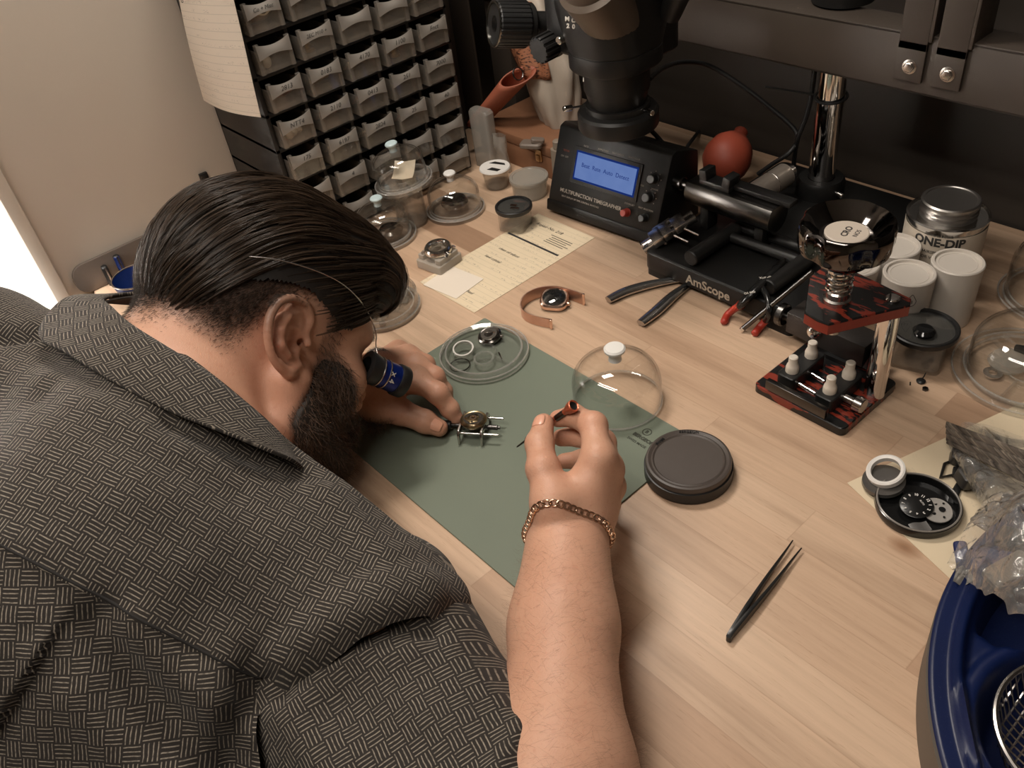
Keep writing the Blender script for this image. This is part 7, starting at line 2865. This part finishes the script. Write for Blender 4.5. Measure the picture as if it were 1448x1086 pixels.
def bdir(idx, rg_):
    n_ = bN[idx]
    dn = HA @ np.array([0.0, 0.35, -0.85])
    return n_ * 0.75 + dn * 0.75 + rg_.normal(size=n_.shape) * 0.26


# solid dark under-layer of the beard, then the hairs
bmask = bf_ > 0.62
vm = np.zeros(len(bV), bool); vm[bmask] = True
fk_ = vm[bF].all(1)
fi = bF[fk_]
used = np.unique(fi)
mp = np.full(len(bV), -1); mp[used] = np.arange(len(used))
jit = np.array([nz(*(p_ * 260)) for p_ in bV[used]]) * 0.0012
bthick = 0.0040 * np.clip((bf_[used] - 0.62) / 0.3, 0, 1) * ss(0.0, 0.03, -hv[used, 2] - 0.02) + 0.0003
beard = np_mesh('beard', bV[used] + bN[used] * (bthick + np.abs(jit))[:, None] - PO, mp[fi], plain('beard_dark', (0.020, 0.014, 0.010), 0.7), person)
part_label(beard, 'full dark brown beard')
o = short_hair('beard_hair', bf_, 21000, 0.010, 0.019, bdir, 0.00013, BEARDM, 6, 0.22, 9)
o.parent = beard
# brows
brow = np.where(inhead, np.exp(-((hv[:, 2] - 0.026) / 0.0045) ** 2) * ss(0.010, 0.016, np.abs(hv[:, 0])) * (1 - ss(0.044, 0.052, np.abs(hv[:, 0]))) * (hv[:, 1] > 0.06), 0)
o = short_hair('eyebrow', brow, 700, 0.006, 0.010, lambda i, r_: bN[i] * 0.4 + np.sign(hv[i, 0])[:, None] * HA[:, 0] * 0.8 + r_.normal(size=(len(i), 3)) * 0.15, 0.00008, SHORTM)
o.parent = person
# fine hair on the right forearm
tt = (bV - WRR) @ (-fd)
am = np.where((tt > -0.02) & (tt < 0.24) & (np.linalg.norm(bV - WRR + fd * tt[:, None], axis=1) < 0.065) & ~inhead, 1.0, 0.0) * ss(-0.03, 0.05, tt)
ARMH = hair_mat('arm_hair', (0.10, 0.055, 0.032), (0.20, 0.12, 0.075), 0.5)
o = short_hair('arm_hair', am, 4800, 0.008, 0.017, lambda i, r_: bN[i] * 0.35 + fd * 0.25 + ROT[0] * r_.choice([0.8, 0.9, -0.5], size=(len(i), 1)) + r_.normal(size=(len(i), 3)) * 0.25, 0.000026, ARMH, 5, 0.15, 4)
o.parent = person

# ------------------------------------------------------------------ loupe on its wire
eyeD = -(ROT @ (H(0.032, 0.092, 0.005) - CAM))[2]
lp0, lp1 = atD(519, 519, eyeD - 0.020), atD(571, 541, eyeD + 0.004)
la = (lp1 - lp0) / np.linalg.norm(lp1 - lp0)
LL = np.linalg.norm(lp1 - lp0)
lo_ = thing('eye_loupe', 'blue and black eye loupe held at the eye by a thin wire', 'loupe', tuple(lp0))
BLUEA = plain('blue_loupe_metal', srgb(16, 38, 110), 0.28, 0.5)
q = orient((0, 0, 0), la)
MB().lathe([(0.0100, -0.002), (0.0160, -0.001), (0.0162, 0.001), (0.0145, 0.009), (0.0138, 0.012), (0.0100, 0.012)], 40, q, closed=True).build('eyecup', BLACK, lo_)
MB().lathe([(0.0110, 0.010), (0.0138, 0.010), (0.0138, LL * 0.80), (0.0110, LL * 0.80)], 40, q, closed=True).build('barrel', BLUEA, lo_)
MB().lathe([(0.0110, LL * 0.74), (0.0150, LL * 0.75), (0.0156, LL * 0.78), (0.0156, LL * 0.97), (0.0148, LL), (0.0110, LL)], 40, q, closed=True).build('front_ring', BLACK, lo_)
MB().lathe([(0, LL * 0.93), (0.0112, LL * 0.93), (0.0112, LL * 0.95), (0, LL * 0.96)], 32, q).build('lens', clear('loupe_lens_glass', (0.9, 0.9, 0.92), (0.4, 0.4, 0.45), refl=2.0), lo_)
for f_ in (0.012, 0.0185):
    MB().ring(la * f_, 0.0143, 0.0007, 36, 6, Vector(la).to_track_quat('Z', 'Y').to_matrix().to_4x4()).build('wire_ring', STEEL, lo_)
toc = tocam(lp0)
tx = la * 1.0
tyv = np.cross(toc, tx); tyv /= np.linalg.norm(tyv)
tzv = np.cross(tx, tyv)
tm_ = Matrix([list(r_) for r_ in np.stack([-tyv, tx, tzv], 1)]).to_euler()
text('lettering', 'x 4', 0.0085, PRINT, lo_, tuple(la * LL * 0.52 + tzv * 0.01395), tm_, depth=0.0003)
wire = []
for (x, y) in [(352, 363), (385, 366), (420, 374), (455, 386), (485, 402), (508, 424)]:
    p_ = march(cap, x, y)
    wire.append(p_ + tocam(p_) * 0.0075)
wire += [atD(523, 448, eyeD - 0.030), atD(532, 472, eyeD - 0.022), atD(532, 492, eyeD - 0.016), lp0 + la * 0.012 + tzv * 0.0135]
MB().tube(spline([Vector(p_ - lp0) for p_ in wire], 50), 0.0006, 6).build('head_wire', STEEL, lo_, smooth=60)

# ------------------------------------------------------------------ bracelet
brc = WRR - fd * 0.003
e1_ = np.cross(fd, ROT[2]); e1_ /= np.linalg.norm(e1_)
e2_ = np.cross(fd, e1_)
br = thing('chain_bracelet', 'rose gold chain bracelet round the right wrist', 'bracelet', tuple(brc))
loopb = []
for i in range(120):
    a = 2 * PI * i / 120
    dv = e1_ * math.cos(a) + e2_ * math.sin(a)
    ray_t = np.linspace(0.012, 0.06, 60)
    X = brc + dv * ray_t[:, None]
    dd_ = body.eval(X, body.near(brc, 0.07))
    j = np.argmax(dd_ > 0.0)
    loopb.append(brc + dv * (ray_t[j] + 0.0016))
loopb = np.array(loopb)
for _ in range(6):
    loopb = 0.5 * loopb + 0.25 * (np.roll(loopb, 1, 0) + np.roll(loopb, -1, 0))
cuml = np.concatenate([[0], np.cumsum(np.linalg.norm(np.roll(loopb, -1, 0) - loopb, axis=1))])
NLK = 44
GOLDB = plain('bracelet_gold', (0.66, 0.45, 0.32), 0.28, 1.0)
for k_ in range(NLK):
    s_ = cuml[-1] * k_ / NLK
    j = min(np.searchsorted(cuml, s_, side='right') - 1, 119)
    p0_ = loopb[j]
    p1_ = loopb[(j + 1) % 120]
    pc_ = p0_ + (p1_ - p0_) * ((s_ - cuml[j]) / max(cuml[j + 1] - cuml[j], 1e-9))
    tg = (p1_ - p0_) / np.linalg.norm(p1_ - p0_)
    nv = pc_ - brc
    nv -= tg * (nv @ tg)
    nv /= np.linalg.norm(nv)
    bv2 = np.cross(tg, nv)
    roll = 0.75
    n2 = nv * math.cos(roll) + bv2 * math.sin(roll)
    b2_ = np.cross(tg, n2)
    pts_ = [Vector(pc_ - brc + tg * 0.0034 * math.cos(an_) + b2_ * 0.0024 * math.sin(an_)) for an_ in np.linspace(0, 2 * PI, 14, endpoint=False)]
    MB().tube(pts_, 0.00085, 6, closed=True).build('link', GOLDB, br, smooth=60)

# ------------------------------------------------------------------ screwdriver in the right hand
s0, s1 = atD(812, 573, 0.700), atD(731, 632, 0.768)
sx = (s1 - s0) / np.linalg.norm(s1 - s0)
SLn = np.linalg.norm(s1 - s0)
sd2 = thing('screwdriver', 'small copper coloured screwdriver with a cupped head held in the right hand', 'screwdriver', tuple(s0))
qm = orient((0, 0, 0), sx)
COPPER = plain('copper_anodised', srgb(186, 104, 76), 0.32, 0.6)
MB().lathe([(0, 0.0035), (0.0028, 0.0030), (0.0038, 0.0006), (0.0046, 0.0), (0.0052, 0.0008), (0.0052, 0.0040), (0.0040, 0.0085), (0.0030, 0.0105), (0.0028, 0.013), (0, 0.013)], 32, qm).build('head', COPPER, sd2)
MB().lathe([(0, 0.0025), (0.0030, 0.0022), (0.0036, 0.0010), (0.0030, 0.0014), (0, 0.0018)], 28, qm).build('cup', BLACK, sd2)
MB().lathe([(0, 0.012), (0.0027, 0.012), (0.0027, SLn * 0.50), (0.0020, SLn * 0.54), (0, SLn * 0.54)], 24, qm).build('handle', COPPER, sd2)
m = MB()
m.lathe([(0.0024, 0.014), (0.00285, 0.0142), (0.00285, 0.026), (0.0024, 0.0262)], 20, qm, closed=True)
m.build('sleeve', DARKM, sd2)
MB().lathe([(0, SLn * 0.52), (0.0019, SLn * 0.52), (0.0019, SLn * 0.74), (0.0026, SLn * 0.76), (0.0026, SLn * 0.80), (0.0010, SLn * 0.84), (0.0008, SLn * 0.97), (0.0005, SLn), (0, SLn)], 16, qm).build('blade', plain('dark_blade', (0.05, 0.045, 0.04), 0.3, 0.8), sd2)

# ------------------------------------------------------------------ lower body and stool, below the bench
TR = SDF()
hipc = SP2 + np.array([0.0, -0.01, -0.30])
TR.cone(SP2 + np.array([0, 0, -0.12]), hipc, 0.135, 0.15, 0.05)
for s_ in (-1, 1):
    hj = hipc + np.array([s_ * 0.09, 0.02, -0.01])
    kn = hj + np.array([s_ * 0.06, 0.40, -0.02])
    an_ = kn + np.array([0, -0.03, -0.42])
    TR.chain([hj, kn, an_], [0.092, 0.068, 0.055], 0.04)
rV, rF = TR.mesh(0.012)
np_mesh('trousers', relax(rV, rF, 2) - PO, rF, plain('dark_trousers', srgb(46, 44, 48), 0.85, 0.0, 0.1, 60), person)
sto = thing('stool', 'round black work stool under the seated person', 'stool', (hipc[0], hipc[1], -LIFT))
zt = hipc[2] + LIFT - 0.155
MB().lathe([(0, zt - 0.06), (0.17, zt - 0.06), (0.185, zt - 0.03), (0.17, zt), (0, zt)], 40).build('seat', BLACK, sto)
MB().cyl((0, 0, 0.05), (0, 0, zt - 0.06), 0.025, n=24).build('post', CHROME, sto)
for i in range(5):
    a = i * 2 * PI / 5
    MB().cyl((0, 0, 0.06), (0.26 * math.cos(a), 0.26 * math.sin(a), 0.035), 0.016, 0.011, n=14).ball((0.26 * math.cos(a), 0.26 * math.sin(a), 0.022), 0.022, 14, 8).build('leg', BLACK, sto)
# ------------------------------------------------------------------ raise everything so the floor is at z = 0
bpy.context.view_layer.update()
for o in list(COL.objects):
    if o.parent is None and o.type not in {'CAMERA', 'LIGHT'}:
        o.location.z += LIFT
